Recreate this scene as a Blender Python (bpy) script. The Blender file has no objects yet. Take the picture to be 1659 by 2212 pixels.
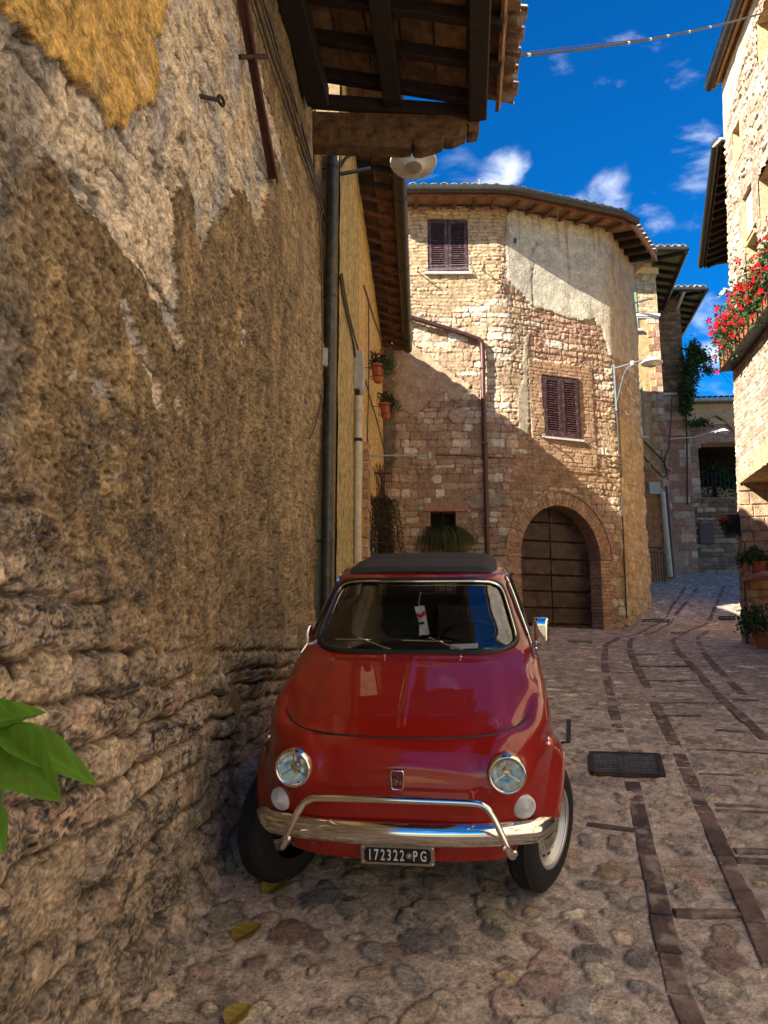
import bpy, bmesh, math, random
import numpy as np
from mathutils import Matrix, Vector
random.seed(7); rng = np.random.default_rng(7)
sc = bpy.context.scene
COL = sc.collection
R = math.radians
# ---------------------------------------------------------------- camera, sky, sun, exposure
F, CX, CY, PITCH = 1660.0, 829.5, 1106.0, R(10)
cam = bpy.data.cameras.new('camera'); camo = bpy.data.objects.new('camera', cam); COL.objects.link(camo)
camo.location = (0, 0, 0); camo.rotation_euler = (R(90)+PITCH, 0, 0)
cam.sensor_fit = 'VERTICAL'; cam.sensor_height = 24; cam.lens = 24*F/2212
cam.clip_start = .05; cam.clip_end = 3000
sc.camera = camo
SUN_AZ, SUN_EL = R(58.5), R(32)      # measured from straight behind the camera, to the left
SD = Vector((-math.sin(SUN_AZ)*math.cos(SUN_EL), -math.cos(SUN_AZ)*math.cos(SUN_EL), math.sin(SUN_EL)))
sun = bpy.data.lights.new('sun', 'SUN'); sun.energy = 5.0; sun.angle = R(.5); sun.color = (1, .96, .90)
suno = bpy.data.objects.new('sun', sun); COL.objects.link(suno)
suno.rotation_euler = SD.to_track_quat('Z', 'Y').to_euler(); suno.location = SD*40
w = bpy.data.worlds.new('World'); sc.world = w; w.use_nodes = True
nt = w.node_tree; nt.nodes.clear()
def N(nt, t, **k):
    n = nt.nodes.new(t)
    for a, b in k.items(): setattr(n, a, b)
    return n
bg = N(nt, 'ShaderNodeBackground'); wo = N(nt, 'ShaderNodeOutputWorld')
sky = N(nt, 'ShaderNodeTexSky', sky_type='NISHITA', sun_disc=False)
sky.sun_elevation = SUN_EL; sky.sun_rotation = math.atan2(SD.x, SD.y); sky.altitude = 300; sky.air_density = 1.0; sky.dust_density = .3; sky.ozone_density = 2.2
hs = N(nt, 'ShaderNodeHueSaturation'); hs.inputs['Hue'].default_value = .512; hs.inputs['Saturation'].default_value = 1.75; hs.inputs['Value'].default_value = .46
nt.links.new(sky.outputs[0], hs.inputs['Color'])
# clouds: soft fractal puffs, thicker low over the roofs
tc = N(nt, 'ShaderNodeTexCoord')
sep = N(nt, 'ShaderNodeSeparateXYZ'); nt.links.new(tc.outputs['Generated'], sep.inputs[0])
mp = N(nt, 'ShaderNodeMapping'); mp.inputs['Scale'].default_value = (1, 1, 1.9); mp.inputs['Location'].default_value = (1.13, .37, .52)
nt.links.new(tc.outputs['Generated'], mp.inputs[0])
n1 = N(nt, 'ShaderNodeTexNoise'); n1.inputs['Scale'].default_value = 7.5; n1.inputs['Detail'].default_value = 10; n1.inputs['Roughness'].default_value = .55; n1.inputs['Distortion'].default_value = .4
nt.links.new(mp.outputs[0], n1.inputs['Vector'])
def sblob(cx, cy, cz, r0, r1, k):
    # a smooth cap of directions around one bearing where a cloud bank stands
    d = N(nt, 'ShaderNodeVectorMath', operation='DISTANCE'); d.inputs[1].default_value = (cx, cy, cz)
    nt.links.new(tc.outputs['Generated'], d.inputs[0])
    m = N(nt, 'ShaderNodeMapRange', interpolation_type='SMOOTHSTEP'); m.inputs[1].default_value = r1; m.inputs[2].default_value = r0; m.inputs[3].default_value = 0; m.inputs[4].default_value = k
    nt.links.new(d.outputs['Value'], m.inputs[0]); return m
def raydir(u, v):
    x = (u-CX)/F; h = (CY-v)/F
    return Vector((x, math.cos(PITCH)-h*math.sin(PITCH), math.sin(PITCH)+h*math.cos(PITCH)))
def pdir(u, v):
    d = raydir(u, v).normalized(); return d
acc = None
for (u, v, r0, r1, k) in [(1300, 440, .0, .075, .15), (1095, 385, .0, .055, .14), (1480, 345, .0, .12, .07), (1405, 465, .0, .05, .15), (1550, 820, .02, .08, .15), (1520, 710, .0, .12, .07), (960, 330, 0, .09, .06), (1240, 585, 0, .1, .08)]:
    b = sblob(*pdir(u, v), r0, r1, k)
    if acc is None: acc = b.outputs[0]
    else:
        a = N(nt, 'ShaderNodeMath', operation='MAXIMUM'); nt.links.new(acc, a.inputs[0]); nt.links.new(b.outputs[0], a.inputs[1]); acc = a.outputs[0]
# far from the view the same kind of scattered cloud goes on
wide = N(nt, 'ShaderNodeTexNoise'); wide.inputs['Scale'].default_value = 1.6; wide.inputs['Detail'].default_value = 3
nt.links.new(mp.outputs[0], wide.inputs['Vector'])
wm = N(nt, 'ShaderNodeMapRange'); wm.inputs[1].default_value = .52; wm.inputs[2].default_value = .70; wm.inputs[3].default_value = 0; wm.inputs[4].default_value = .26
nt.links.new(wide.outputs['Fac'], wm.inputs[0])
a = N(nt, 'ShaderNodeMath', operation='MAXIMUM'); nt.links.new(acc, a.inputs[0]); nt.links.new(wm.outputs[0], a.inputs[1]); acc = a.outputs[0]
ad = N(nt, 'ShaderNodeMath', operation='ADD'); nt.links.new(n1.outputs['Fac'], ad.inputs[0]); nt.links.new(acc, ad.inputs[1])
cr = N(nt, 'ShaderNodeMapRange', interpolation_type='SMOOTHSTEP'); cr.inputs[1].default_value = .61; cr.inputs[2].default_value = .90; cr.inputs[3].default_value = 0; cr.inputs[4].default_value = .8
nt.links.new(ad.outputs[0], cr.inputs[0])
mx = N(nt, 'ShaderNodeMix', data_type='RGBA'); nt.links.new(cr.outputs[0], mx.inputs['Factor'])
nt.links.new(hs.outputs[0], mx.inputs[6]); mx.inputs[7].default_value = (4.2, 4.4, 4.8, 1)
nt.links.new(mx.outputs[2], bg.inputs[0]); bg.inputs[1].default_value = .15
nt.links.new(bg.outputs[0], wo.inputs[0])
sc.render.engine = 'CYCLES'
sc.view_settings.view_transform = 'Standard'; sc.view_settings.look = 'None'; sc.view_settings.exposure = 1.65; sc.view_settings.gamma = 1
try:
    sc.view_settings.use_white_balance = True; sc.view_settings.white_balance_temperature = 6700; sc.view_settings.white_balance_tint = 10
except Exception: pass
try: sc.cycles.max_bounces = 8; sc.cycles.transparent_max_bounces = 12
except Exception: pass
# ---------------------------------------------------------------- pixel rays (metres, camera at the origin)
def at_y(u, v, y):
    d = raydir(u, v); return d*(y/d.y)
def at_line(u, v, p0, p1):
    # where the bearing meets the upright plane over the plan line p0-p1 : (s along from p0, z, point)
    d = raydir(u, v); ex, ey = p1[0]-p0[0], p1[1]-p0[1]; L = math.hypot(ex, ey); ex /= L; ey /= L
    k = (p0[0]*ey-p0[1]*ex)/(d.x*ey-d.y*ex); P = d*k
    return ((P.x-p0[0])*ex+(P.y-p0[1])*ey, P.z, P)
GP = np.array([(-2, -2.1), (0, -1.74), (2, -1.39), (3.745, -1.045), (5.54, -.655), (8, -.40), (12, -.02), (16, .37), (17.4, .52), (19, 1.0), (21, 1.42), (24, 2.06), (28, 2.68), (34, 3.4), (60, 4.5), (400, 5)])
def pchip(xk, yk, x):
    xk = np.asarray(xk, float); yk = np.asarray(yk, float); x = np.clip(np.asarray(x, float), xk[0], xk[-1])
    h = np.diff(xk); d = np.diff(yk)/h; m = np.zeros(len(xk)); m[0] = d[0]; m[-1] = d[-1]
    for i in range(1, len(xk)-1):
        if d[i-1]*d[i] > 0:
            w1 = 2*h[i]+h[i-1]; w2 = h[i]+2*h[i-1]; m[i] = (w1+w2)/(w1/d[i-1]+w2/d[i])
    i = np.clip(np.searchsorted(xk, x, side='right')-1, 0, len(xk)-2); t = (x-xk[i])/h[i]
    return ((1+2*t)*(1-t)**2)*yk[i]+t*(1-t)**2*h[i]*m[i]+t*t*(3-2*t)*yk[i+1]+t*t*(t-1)*h[i]*m[i+1]
def G(x, y):
    y = np.asarray(y, float); x = np.asarray(x, float)
    fl = np.clip((y-14)/1.5, 0, 1)*np.clip((19.0-y)/1.5, 0, 1)*np.clip((x-3)/2, 0, 1)
    return pchip(GP[:, 0], GP[:, 1], y) - .12*fl*np.clip((5.9-x)/.6, 0, 1)
def g(x, y): return float(G(x, y))
def on_ground(u, v):
    d = raydir(u, v); lo, hi = .5, 60
    ff = lambda k: d.z*k-g(d.x*k, d.y*k)
    ks = np.geomspace(1.2, 60, 400); fs = [ff(k) for k in ks]
    for i in range(399):
        if fs[i] > 0 >= fs[i+1] or (fs[i] >= 0 and fs[i+1] < 0):
            lo, hi = ks[i], ks[i+1]
            for _ in range(30):
                m = (lo+hi)/2
                if ff(m) > 0: lo = m
                else: hi = m
            return d*lo
    return d*30
# ---------------------------------------------------------------- numpy noise
def hsh(ix, iy, s):
    h = (ix.astype(np.int64)*374761393+iy.astype(np.int64)*668265263+s*1442695041) & 0xffffffff
    h = ((h ^ (h >> 13))*1274126177) & 0xffffffff
    h = ((h ^ (h >> 16))*2246822519) & 0xffffffff
    return ((h ^ (h >> 15)) & 0xffffff)/float(0x1000000)
def pn(x, y, s=0):
    ix = np.floor(x); iy = np.floor(y); fx = x-ix; fy = y-iy
    ux = fx*fx*fx*(fx*(fx*6-15)+10); uy = fy*fy*fy*(fy*(fy*6-15)+10)
    def gr(a, b, dx, dy):
        t = hsh(a, b, s)*6.2831853; return np.cos(t)*dx+np.sin(t)*dy
    a = gr(ix, iy, fx, fy); b = gr(ix+1, iy, fx-1, fy); c = gr(ix, iy+1, fx, fy-1); d = gr(ix+1, iy+1, fx-1, fy-1)
    return ((a+(b-a)*ux)*(1-uy)+(c+(d-c)*ux)*uy)*1.5
def fbm(x, y, o=4, s=0, gain=.5):
    r = 0; a = 1; t = 0
    for i in range(o):
        r = r+a*pn(x*2**i+17.3*i, y*2**i-9.1*i, s+i*13); t += a; a *= gain
    return r/t*1.4
def ridged(x, y, o=4, s=0):
    r = 0; a = 1; t = 0
    for i in range(o):
        r = r+a*(1-np.abs(pn(x*2**i+7.3*i, y*2**i-5.1*i, s+i*11))*2); t += a; a *= .5
    return r/t
def ss(a, b, x):
    t = np.clip((x-a)/(b-a), 0, 1); return t*t*(3-2*t)
def psdf(poly, x, y):
    # signed distance, inside positive
    poly = np.asarray(poly, float); n = len(poly); d = np.full(x.shape, 1e9); ins = np.zeros(x.shape, bool)
    for i in range(n):
        ax, ay = poly[i]; bx, by = poly[(i+1) % n]; ex, ey = bx-ax, by-ay
        t = np.clip(((x-ax)*ex+(y-ay)*ey)/(ex*ex+ey*ey+1e-12), 0, 1)
        d = np.minimum(d, np.hypot(x-ax-t*ex, y-ay-t*ey))
        c = ((ay > y) != (by > y)) & (x < (bx-ax)*(y-ay)/(by-ay+1e-12)+ax); ins ^= c
    return np.where(ins, d, -d)
def pldist(pl, x, y):
    d = np.full(x.shape, 1e9)
    for (ax, ay), (bx, by) in zip(pl[:-1], pl[1:]):
        ex, ey = bx-ax, by-ay; t = np.clip(((x-ax)*ex+(y-ay)*ey)/(ex*ex+ey*ey+1e-12), 0, 1)
        d = np.minimum(d, np.hypot(x-ax-t*ex, y-ay-t*ey))
    return d
def courses(s, z, z0, z1, hr, wr, seed, off=0):
    # coursed masonry: id and distance to the nearest joint
    rg = np.random.default_rng(seed); rows = [z0]
    while rows[-1] < z1: rows.append(rows[-1]+rg.uniform(*hr))
    rows = np.array(rows); r = np.clip(np.searchsorted(rows, z, side='right')-1, 0, len(rows)-2)
    dz = np.minimum(z-rows[r], rows[r+1]-z); ids = np.full(s.shape, -1, np.int64); ds = np.zeros(s.shape)
    smin, smax = s.min()-1, s.max()+1; base = off
    for k in range(len(rows)-1):
        J = [smin+rg.uniform(0, wr[1])]
        while J[-1] < smax: J.append(J[-1]+rg.uniform(*wr))
        J = np.array(J); m = r == k
        if m.any():
            q = np.clip(np.searchsorted(J, s[m], side='right')-1, 0, len(J)-2)
            ids[m] = base+q; ds[m] = np.minimum(s[m]-J[q], J[q+1]-s[m])
        base += len(J)
    e = np.minimum(ds, dz); both = (ds < .05) & (dz < .05)
    e = np.where(both, np.maximum(0, .05-np.hypot(.05-np.maximum(ds, 0), .05-np.maximum(dz, 0))), e)
    return ids, e
def rnd(ids, s): return hsh(ids, ids*0+s, s)
def mixc(a, b, t): return a+(b-a)*t[..., None]
def lin(*c): return np.array([((x/255)/12.92 if x <= 10 else ((x/255+.055)/1.055)**2.4) for x in c])
# ---------------------------------------------------------------- objects
def tag(o, label=None, cat=None, group=None, kind=None):
    if label: o['label'] = label
    if cat: o['category'] = cat
    if group: o['group'] = group
    if kind: o['kind'] = kind
    return o
def empty(name, loc=(0, 0, 0), rot=(0, 0, 0), label=None, cat=None, group=None):
    o = bpy.data.objects.new(name, None); COL.objects.link(o); o.location = loc; o.rotation_euler = rot; o.empty_display_size = .1
    return tag(o, label, cat, group)
def mkobj(name, me, mat, parent=None):
    o = bpy.data.objects.new(name, me); COL.objects.link(o)
    if mat: 
        if not me.materials: me.materials.append(mat)
    if parent: 
        o.parent = parent
        o.matrix_parent_inverse = INV.get(parent.name) or Matrix()
    return o
INV = {}
def world_parent(p):
    # children of this object are given in world coordinates
    INV[p.name] = Matrix.LocRotScale(p.location, p.rotation_euler, None).inverted(); return p
def npmesh(name, V, Fq, col=None, smooth=True, uv=None):
    me = bpy.data.meshes.new(name); V = np.ascontiguousarray(V, dtype=np.float32); Fq = np.ascontiguousarray(Fq, dtype=np.int32); k = Fq.shape[1]
    me.vertices.add(len(V)); me.vertices.foreach_set('co', V.ravel())
    me.loops.add(Fq.size); me.loops.foreach_set('vertex_index', Fq.ravel())
    me.polygons.add(len(Fq)); me.polygons.foreach_set('loop_start', np.arange(0, Fq.size, k, dtype=np.int32)); me.polygons.foreach_set('loop_total', np.full(len(Fq), k, np.int32))
    me.polygons.foreach_set('use_smooth', np.full(len(Fq), smooth, bool))
    if col is not None:
        at = me.attributes.new('Col', 'FLOAT_COLOR', 'POINT'); c = np.ones((len(V), 4), np.float32); c[:, :3] = col; at.data.foreach_set('color', c.ravel())
    me.update(calc_edges=True); return me
def relief(parent, gname, pname, P, ids, col, mat, maxp=300, stuffname=None, pmat=None):
    # one displaced sheet, split into its bed (id -1) and one object for every stone or brick (id >= 0); -2 is a hole
    ny, nx = P.shape[:2]; V = P.reshape(-1, 3); C = col.reshape(-1, 3)
    I = np.arange(ny*nx).reshape(ny, nx); Q = np.stack([I[:-1, :-1], I[:-1, 1:], I[1:, 1:], I[1:, :-1]], -1).reshape(-1, 4); fid = ids.reshape(-1)
    def sub(sel, name, par, m):
        q = Q[sel]; u, inv = np.unique(q, return_inverse=True)
        return mkobj(name, npmesh(name, V[u], inv.reshape(q.shape), C[u]), m, par)
    root = sub(fid == -1, gname, parent, mat)
    order = np.argsort(fid, kind='stable'); order = order[fid[order] >= 0]
    if len(order):
        f = fid[order]; cut = np.flatnonzero(np.diff(f))+1; groups = np.split(order, cut)
        cen = V[Q].mean(1); area = np.linalg.norm(np.cross(V[Q[:, 1]]-V[Q[:, 0]], V[Q[:, 3]]-V[Q[:, 0]]), axis=1)
        d2 = (cen**2).sum(1); x, y, z = cen.T; dep = y*math.cos(PITCH)+z*math.sin(PITCH); up = -y*math.sin(PITCH)+z*math.cos(PITCH)
        vis = (dep > .3) & (np.abs(x) < .52*dep) & (np.abs(up) < .69*dep)
        sc_ = [float((area[gq]/d2[gq]*(vis[gq]+.001)).sum()) for gq in groups]
        rk = np.argsort(sc_)[::-1]; rest = []
        for n, k in enumerate(rk):
            if n < maxp and len(groups[k]) > 6: sub(groups[k], pname, root, pmat or mat)
            else: rest.append(groups[k])
        if rest:
            o = sub(np.concatenate(rest), stuffname or ('small_'+pname+'s'), root, pmat or mat); o['kind'] = 'stuff'
    return root
def normals(P):
    du = np.gradient(P, axis=1); dv = np.gradient(P, axis=0); n = np.cross(du, dv); return n/(np.linalg.norm(n, axis=-1, keepdims=True)+1e-9)
class MB:
    def __init__(s): s.v = []; s.f = []; s.c = []
    def add(s, v, f):
        b = len(s.v); s.v += [tuple(p) for p in v]; s.f += [tuple(b+i for i in q) for q in f]; return s
    def box(s, c, size, M=None, ch=0):
        x, y, z = [k/2 for k in size]; M = M or Matrix()
        if ch <= 0:
            vs = [(a*x, b*y, d*z) for d in (-1, 1) for a, b in ((-1, -1), (1, -1), (1, 1), (-1, 1))]
            fs = [(0, 3, 2, 1), (4, 5, 6, 7), (0, 1, 5, 4), (1, 2, 6, 5), (2, 3, 7, 6), (3, 0, 4, 7)]
        else:
            vs = []
            for (zz, ins) in ((-z, ch), (-z+ch, 0), (z-ch, 0), (z, ch)):
                for a, b in ((-1, -1), (1, -1), (1, 1), (-1, 1)): vs.append((a*(x-ins), b*(y-ins), zz))
            fs = [(0, 3, 2, 1), (12, 13, 14, 15)]
            for l in range(3):
                for k in range(4): fs.append((l*4+k, l*4+(k+1) % 4, l*4+4+(k+1) % 4, l*4+4+k))
        c = Vector(c); return s.add([c+(M @ Vector(p)) for p in vs], fs)
    def bar(s, a, b, wd, ht, up=(0, 0, 1), ch=0):
        # box from a to b, ht along up
        a = Vector(a); b = Vector(b); d = b-a; L = d.length; d.normalize(); up = Vector(up); sx = d.cross(up).normalized(); u2 = sx.cross(d)
        M = Matrix((sx, d, u2)).transposed(); return s.box((a+b)/2, (wd, L, ht), M, ch)
    def tube(s, pts, r, seg=8, caps=True, closed=False):
        pts = [Vector(p) for p in pts]; n = len(pts); rr = r if hasattr(r, '__len__') else [r]*n
        t0 = (pts[1]-pts[0]).normalized(); ref = Vector((0, 0, 1)) if abs(t0.z) < .9 else Vector((1, 0, 0)); nrm = t0.cross(ref).normalized(); vs = []; fs = []
        for i in range(n):
            if closed: t = (pts[(i+1) % n]-pts[i-1]).normalized()
            else: t = (pts[min(i+1, n-1)]-pts[max(i-1, 0)]).normalized()
            nrm = (nrm-t*nrm.dot(t)).normalized(); bn = t.cross(nrm)
            for k in range(seg):
                a = 2*math.pi*k/seg; vs.append(pts[i]+(nrm*math.cos(a)+bn*math.sin(a))*rr[i])
        for i in range(n if closed else n-1):
            for k in range(seg):
                a = i*seg+k; b = i*seg+(k+1) % seg; c = ((i+1) % n)*seg+(k+1) % seg; d = ((i+1) % n)*seg+k; fs.append((a, b, c, d))
        if caps and not closed: fs += [tuple(range(seg))[::-1], tuple((n-1)*seg+k for k in range(seg))]
        return s.add(vs, fs)
    def lathe(s, prof, c=(0, 0, 0), M=None, seg=24, closed=False):
        # prof (radius, height) about local z
        M = M or Matrix(); c = Vector(c); vs = []; fs = []
        for r, h in prof:
            for k in range(seg):
                a = 2*math.pi*k/seg; vs.append(c+(M @ Vector((r*math.cos(a), r*math.sin(a), h))))
        for i in range(len(prof)-1):
            for k in range(seg): fs.append((i*seg+k, i*seg+(k+1) % seg, (i+1)*seg+(k+1) % seg, (i+1)*seg+k))
        return s.add(vs, fs)
    def prism(s, poly, a, b):
        # poly: list of 3d points, extruded by vector b-a
        n = len(poly); ex = Vector(b)-Vector(a); vs = [Vector(p) for p in poly]+[Vector(p)+ex for p in poly]
        fs = [tuple(range(n))[::-1], tuple(n+i for i in range(n))]+[(i, (i+1) % n, n+(i+1) % n, n+i) for i in range(n)]
        return s.add(vs, fs)
    def build(s, name, mat, parent=None, smooth=False):
        me = bpy.data.meshes.new(name); me.from_pydata(s.v, [], s.f); me.update()
        bm = bmesh.new(); bm.from_mesh(me); bmesh.ops.recalc_face_normals(bm, faces=bm.faces); bm.to_mesh(me); bm.free()
        if smooth:
            me.polygons.foreach_set('use_smooth', [True]*len(me.polygons))
            if smooth != 'all':
                try: me.set_sharp_from_angle(angle=R(40))
                except Exception: pass
        return mkobj(name, me, mat, parent)
def spline(pts, n=8):
    pts = [Vector(p) for p in pts]; out = []
    for i in range(len(pts)-1):
        p0 = pts[max(i-1, 0)]; p1 = pts[i]; p2 = pts[i+1]; p3 = pts[min(i+2, len(pts)-1)]
        for k in range(n):
            t = k/n; out.append(.5*((2*p1)+(p2-p0)*t+(2*p0-5*p1+4*p2-p3)*t*t+(3*p1-p0-3*p2+p3)*t**3))
    out.append(pts[-1]); return out
# ---------------------------------------------------------------- materials
MATS = {}
def bsdf(name):
    m = bpy.data.materials.new(name); m.use_nodes = True; t = m.node_tree; return m, t, t.nodes['Principled BSDF']
def simple(name, col, rough=.6, metal=0, var=.25, scale=14, bump=.2, bscale=60, bdist=.004, coat=0, spec=.5, dirt=None):
    m, t, b = bsdf(name)
    b.inputs['Roughness'].default_value = rough; b.inputs['Metallic'].default_value = metal
    b.inputs['Coat Weight'].default_value = coat; b.inputs['Coat Roughness'].default_value = .03; b.inputs['Specular IOR Level'].default_value = spec
    tcn = N(t, 'ShaderNodeTexCoord'); no = N(t, 'ShaderNodeTexNoise'); no.inputs['Scale'].default_value = scale; no.inputs['Detail'].default_value = 6; no.inputs['Roughness'].default_value = .65
    t.links.new(tcn.outputs['Object'], no.inputs['Vector'])
    r = N(t, 'ShaderNodeMapRange'); r.inputs[1].default_value = .36; r.inputs[2].default_value = .64; r.inputs[3].default_value = 1-var; r.inputs[4].default_value = 1+var
    t.links.new(no.outputs['Fac'], r.inputs[0])
    hv = N(t, 'ShaderNodeHueSaturation'); hv.inputs['Color'].default_value = (*col, 1)
    oi = N(t, 'ShaderNodeObjectInfo'); rr = N(t, 'ShaderNodeMapRange'); rr.inputs[3].default_value = 1-var*.6; rr.inputs[4].default_value = 1+var*.6
    t.links.new(oi.outputs['Random'], rr.inputs[0]); mu = N(t, 'ShaderNodeMath', operation='MULTIPLY'); t.links.new(r.outputs[0], mu.inputs[0]); t.links.new(rr.outputs[0], mu.inputs[1])
    t.links.new(mu.outputs[0], hv.inputs['Value']); out = hv.outputs[0]
    if dirt:
        n3 = N(t, 'ShaderNodeTexNoise'); n3.inputs['Scale'].default_value = dirt[1]; n3.inputs['Detail'].default_value = 8; t.links.new(tcn.outputs['Object'], n3.inputs['Vector'])
        r3 = N(t, 'ShaderNodeMapRange'); r3.inputs[1].default_value = .52; r3.inputs[2].default_value = .66; r3.inputs[3].default_value = 0; r3.inputs[4].default_value = dirt[2]; t.links.new(n3.outputs['Fac'], r3.inputs[0])
        mm = N(t, 'ShaderNodeMix', data_type='RGBA'); t.links.new(r3.outputs[0], mm.inputs['Factor']); t.links.new(out, mm.inputs[6]); mm.inputs[7].default_value = (*dirt[0], 1); out = mm.outputs[2]
    t.links.new(out, b.inputs['Base Color'])
    if bump > 0:
        n2 = N(t, 'ShaderNodeTexNoise'); n2.inputs['Scale'].default_value = bscale; n2.inputs['Detail'].default_value = 5; t.links.new(tcn.outputs['Object'], n2.inputs['Vector'])
        bp = N(t, 'ShaderNodeBump'); bp.inputs['Strength'].default_value = bump; bp.inputs['Distance'].default_value = bdist; t.links.new(n2.outputs['Fac'], bp.inputs['Height']); t.links.new(bp.outputs[0], b.inputs['Normal'])
    MATS[name] = m; return m
def attrmat(name, rough=.9, grain=90, gvar=.28, bump=.5, bdist=.006, big=3, spec=.25, asp=1.0):
    # albedo comes from the surface's own colour attribute, grain and fine relief from noise
    m, t, b = bsdf(name); b.inputs['Roughness'].default_value = rough; b.inputs['Specular IOR Level'].default_value = spec
    at = N(t, 'ShaderNodeAttribute', attribute_name='Col'); g0 = N(t, 'ShaderNodeNewGeometry'); ge = N(t, 'ShaderNodeMapping'); ge.inputs['Scale'].default_value = (1, asp, 1); t.links.new(g0.outputs['Position'], ge.inputs[0])
    no = N(t, 'ShaderNodeTexNoise'); no.inputs['Scale'].default_value = grain; no.inputs['Detail'].default_value = 5; no.inputs['Roughness'].default_value = .7; t.links.new(ge.outputs[0], no.inputs['Vector'])
    n2 = N(t, 'ShaderNodeTexNoise'); n2.inputs['Scale'].default_value = grain*.17; n2.inputs['Detail'].default_value = 6; n2.inputs['Roughness'].default_value = .7; t.links.new(ge.outputs[0], n2.inputs['Vector'])
    a1 = N(t, 'ShaderNodeMath', operation='ADD'); t.links.new(no.outputs['Fac'], a1.inputs[0]); t.links.new(n2.outputs['Fac'], a1.inputs[1])
    r = N(t, 'ShaderNodeMapRange'); r.inputs[1].default_value = .82; r.inputs[2].default_value = 1.18; r.inputs[3].default_value = 1-gvar; r.inputs[4].default_value = 1+gvar; t.links.new(a1.outputs[0], r.inputs[0])
    hv = N(t, 'ShaderNodeHueSaturation'); t.links.new(at.outputs['Color'], hv.inputs['Color']); t.links.new(r.outputs[0], hv.inputs['Value']); t.links.new(hv.outputs[0], b.inputs['Base Color'])
    bp = N(t, 'ShaderNodeBump'); bp.inputs['Strength'].default_value = bump; bp.inputs['Distance'].default_value = bdist; t.links.new(a1.outputs[0], bp.inputs['Height']); t.links.new(bp.outputs[0], b.inputs['Normal'])
    MATS[name] = m; return m
M_wall = attrmat('old_render', grain=80, bump=.7, bdist=.007, gvar=.58, asp=.6)
M_mas = attrmat('rubble_masonry', grain=26, bump=.8, bdist=.03, gvar=.3)
M_street = attrmat('street_stone', rough=.62, grain=85, bump=.8, bdist=.007, gvar=.45, spec=.3)
M_wood_dark = simple('dark_timber', (.018, .010, .006), .8, var=.5, bump=.6, bscale=30)
M_wood = simple('old_timber', (.10, .052, .022), .8, var=.6, scale=9, bump=.9, bscale=22, bdist=.02)
M_wood_red = simple('stained_timber', (.16, .055, .022), .7, var=.4)
M_wood_new = simple('pale_timber', (.36, .17, .06), .75, var=.3, bump=.5)
M_terra = simple('terracotta_slab', (.20, .105, .05), .85, var=.45, scale=7, bump=.5, dirt=((.06, .05, .04), 5, .7))
M_tile = simple('roof_tile', (.26, .16, .10), .9, var=.5, scale=9, bump=.8, bscale=40, bdist=.01, dirt=((.45, .42, .36), 9, .8))
M_tile_lich = simple('lichen_roof_tile', (.36, .31, .23), .9, var=.5, scale=14, bump=.8, bscale=40, bdist=.01, dirt=((.62, .60, .52), 13, .9))
M_pipe = simple('dark_green_metal_pipe', (.035, .035, .028), .42, .3, var=.3, bump=.1, dirt=((.11, .10, .07), 14, .4))
M_gutter = simple('brown_grey_gutter', (.055, .048, .036), .4, .4, var=.2, bump=.05)
M_copper = simple('red_brown_pipe', (.10, .05, .042), .35, .5, var=.2, bump=.05)
M_cable = simple('cable_sheath', (.09, .07, .05), .7, var=.3, bump=.1)
M_cable_dk = simple('dark_cable', (.018, .018, .02), .55, var=.2, bump=.1)
M_iron = simple('rusty_iron', (.035, .02, .015), .75, .3, var=.4, bump=.5, bscale=90)
M_rustbar = simple('red_oxide_iron', (.05, .014, .009), .6, .2, var=.35, bump=.4)
M_grey = simple('grey_plastic', (.42, .42, .38), .5, var=.08, bump=.05, dirt=((.22, .2, .16), 8, .4))
M_white = simple('pale_enamel', (.62, .62, .58), .4, var=.1, bump=.05, dirt=((.3, .27, .2), 10, .4))
M_beige = simple('beige_conduit', (.50, .45, .33), .5, var=.12, bump=.05, dirt=((.3, .25, .16), 6, .5))
M_lamp_glass = simple('lamp_glass', (.30, .29, .25), .2, var=.15, bump=0)
M_shut = simple('dark_red_shutter', (.045, .017, .019), .6, var=.3, bump=.4, dirt=((.15, .09, .075), 16, .8))
M_shut_green = simple('green_shutter', (.23, .31, .20), .6, var=.15, bump=.2)
M_brick = simple('brick', (.42, .26, .14), .9, var=.35, scale=12, bump=.9, bscale=45, bdist=.02)
M_brick_dk = simple('dark_strip_brick', (.125, .078, .056), .75, var=.5, scale=7, bump=.9, bscale=50, bdist=.01, dirt=((.36, .28, .21), 9, .85))
M_door = simple('brown_painted_door', (.045, .021, .013), .5, var=.5, scale=7, bump=.5, bscale=18, bdist=.01, dirt=((.11, .058, .036), 4, .8))
M_pot = simple('terracotta_pot', (.40, .10, .035), .7, var=.2, bump=.15)
M_black = simple('black_metal', (.009, .009, .009), .5, var=.2, bump=.1)
M_hole = simple('dark_room', (.012, .01, .008), .95, var=.1, bump=0)
M_sill = simple('white_stone', (.62, .60, .55), .7, var=.15, bump=.2)
M_pink = simple('pink_limestone', (.45, .24, .15), .85, var=.2, bump=.8, bdist=.02, dirt=((.3, .25, .18), 7, .4))
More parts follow.
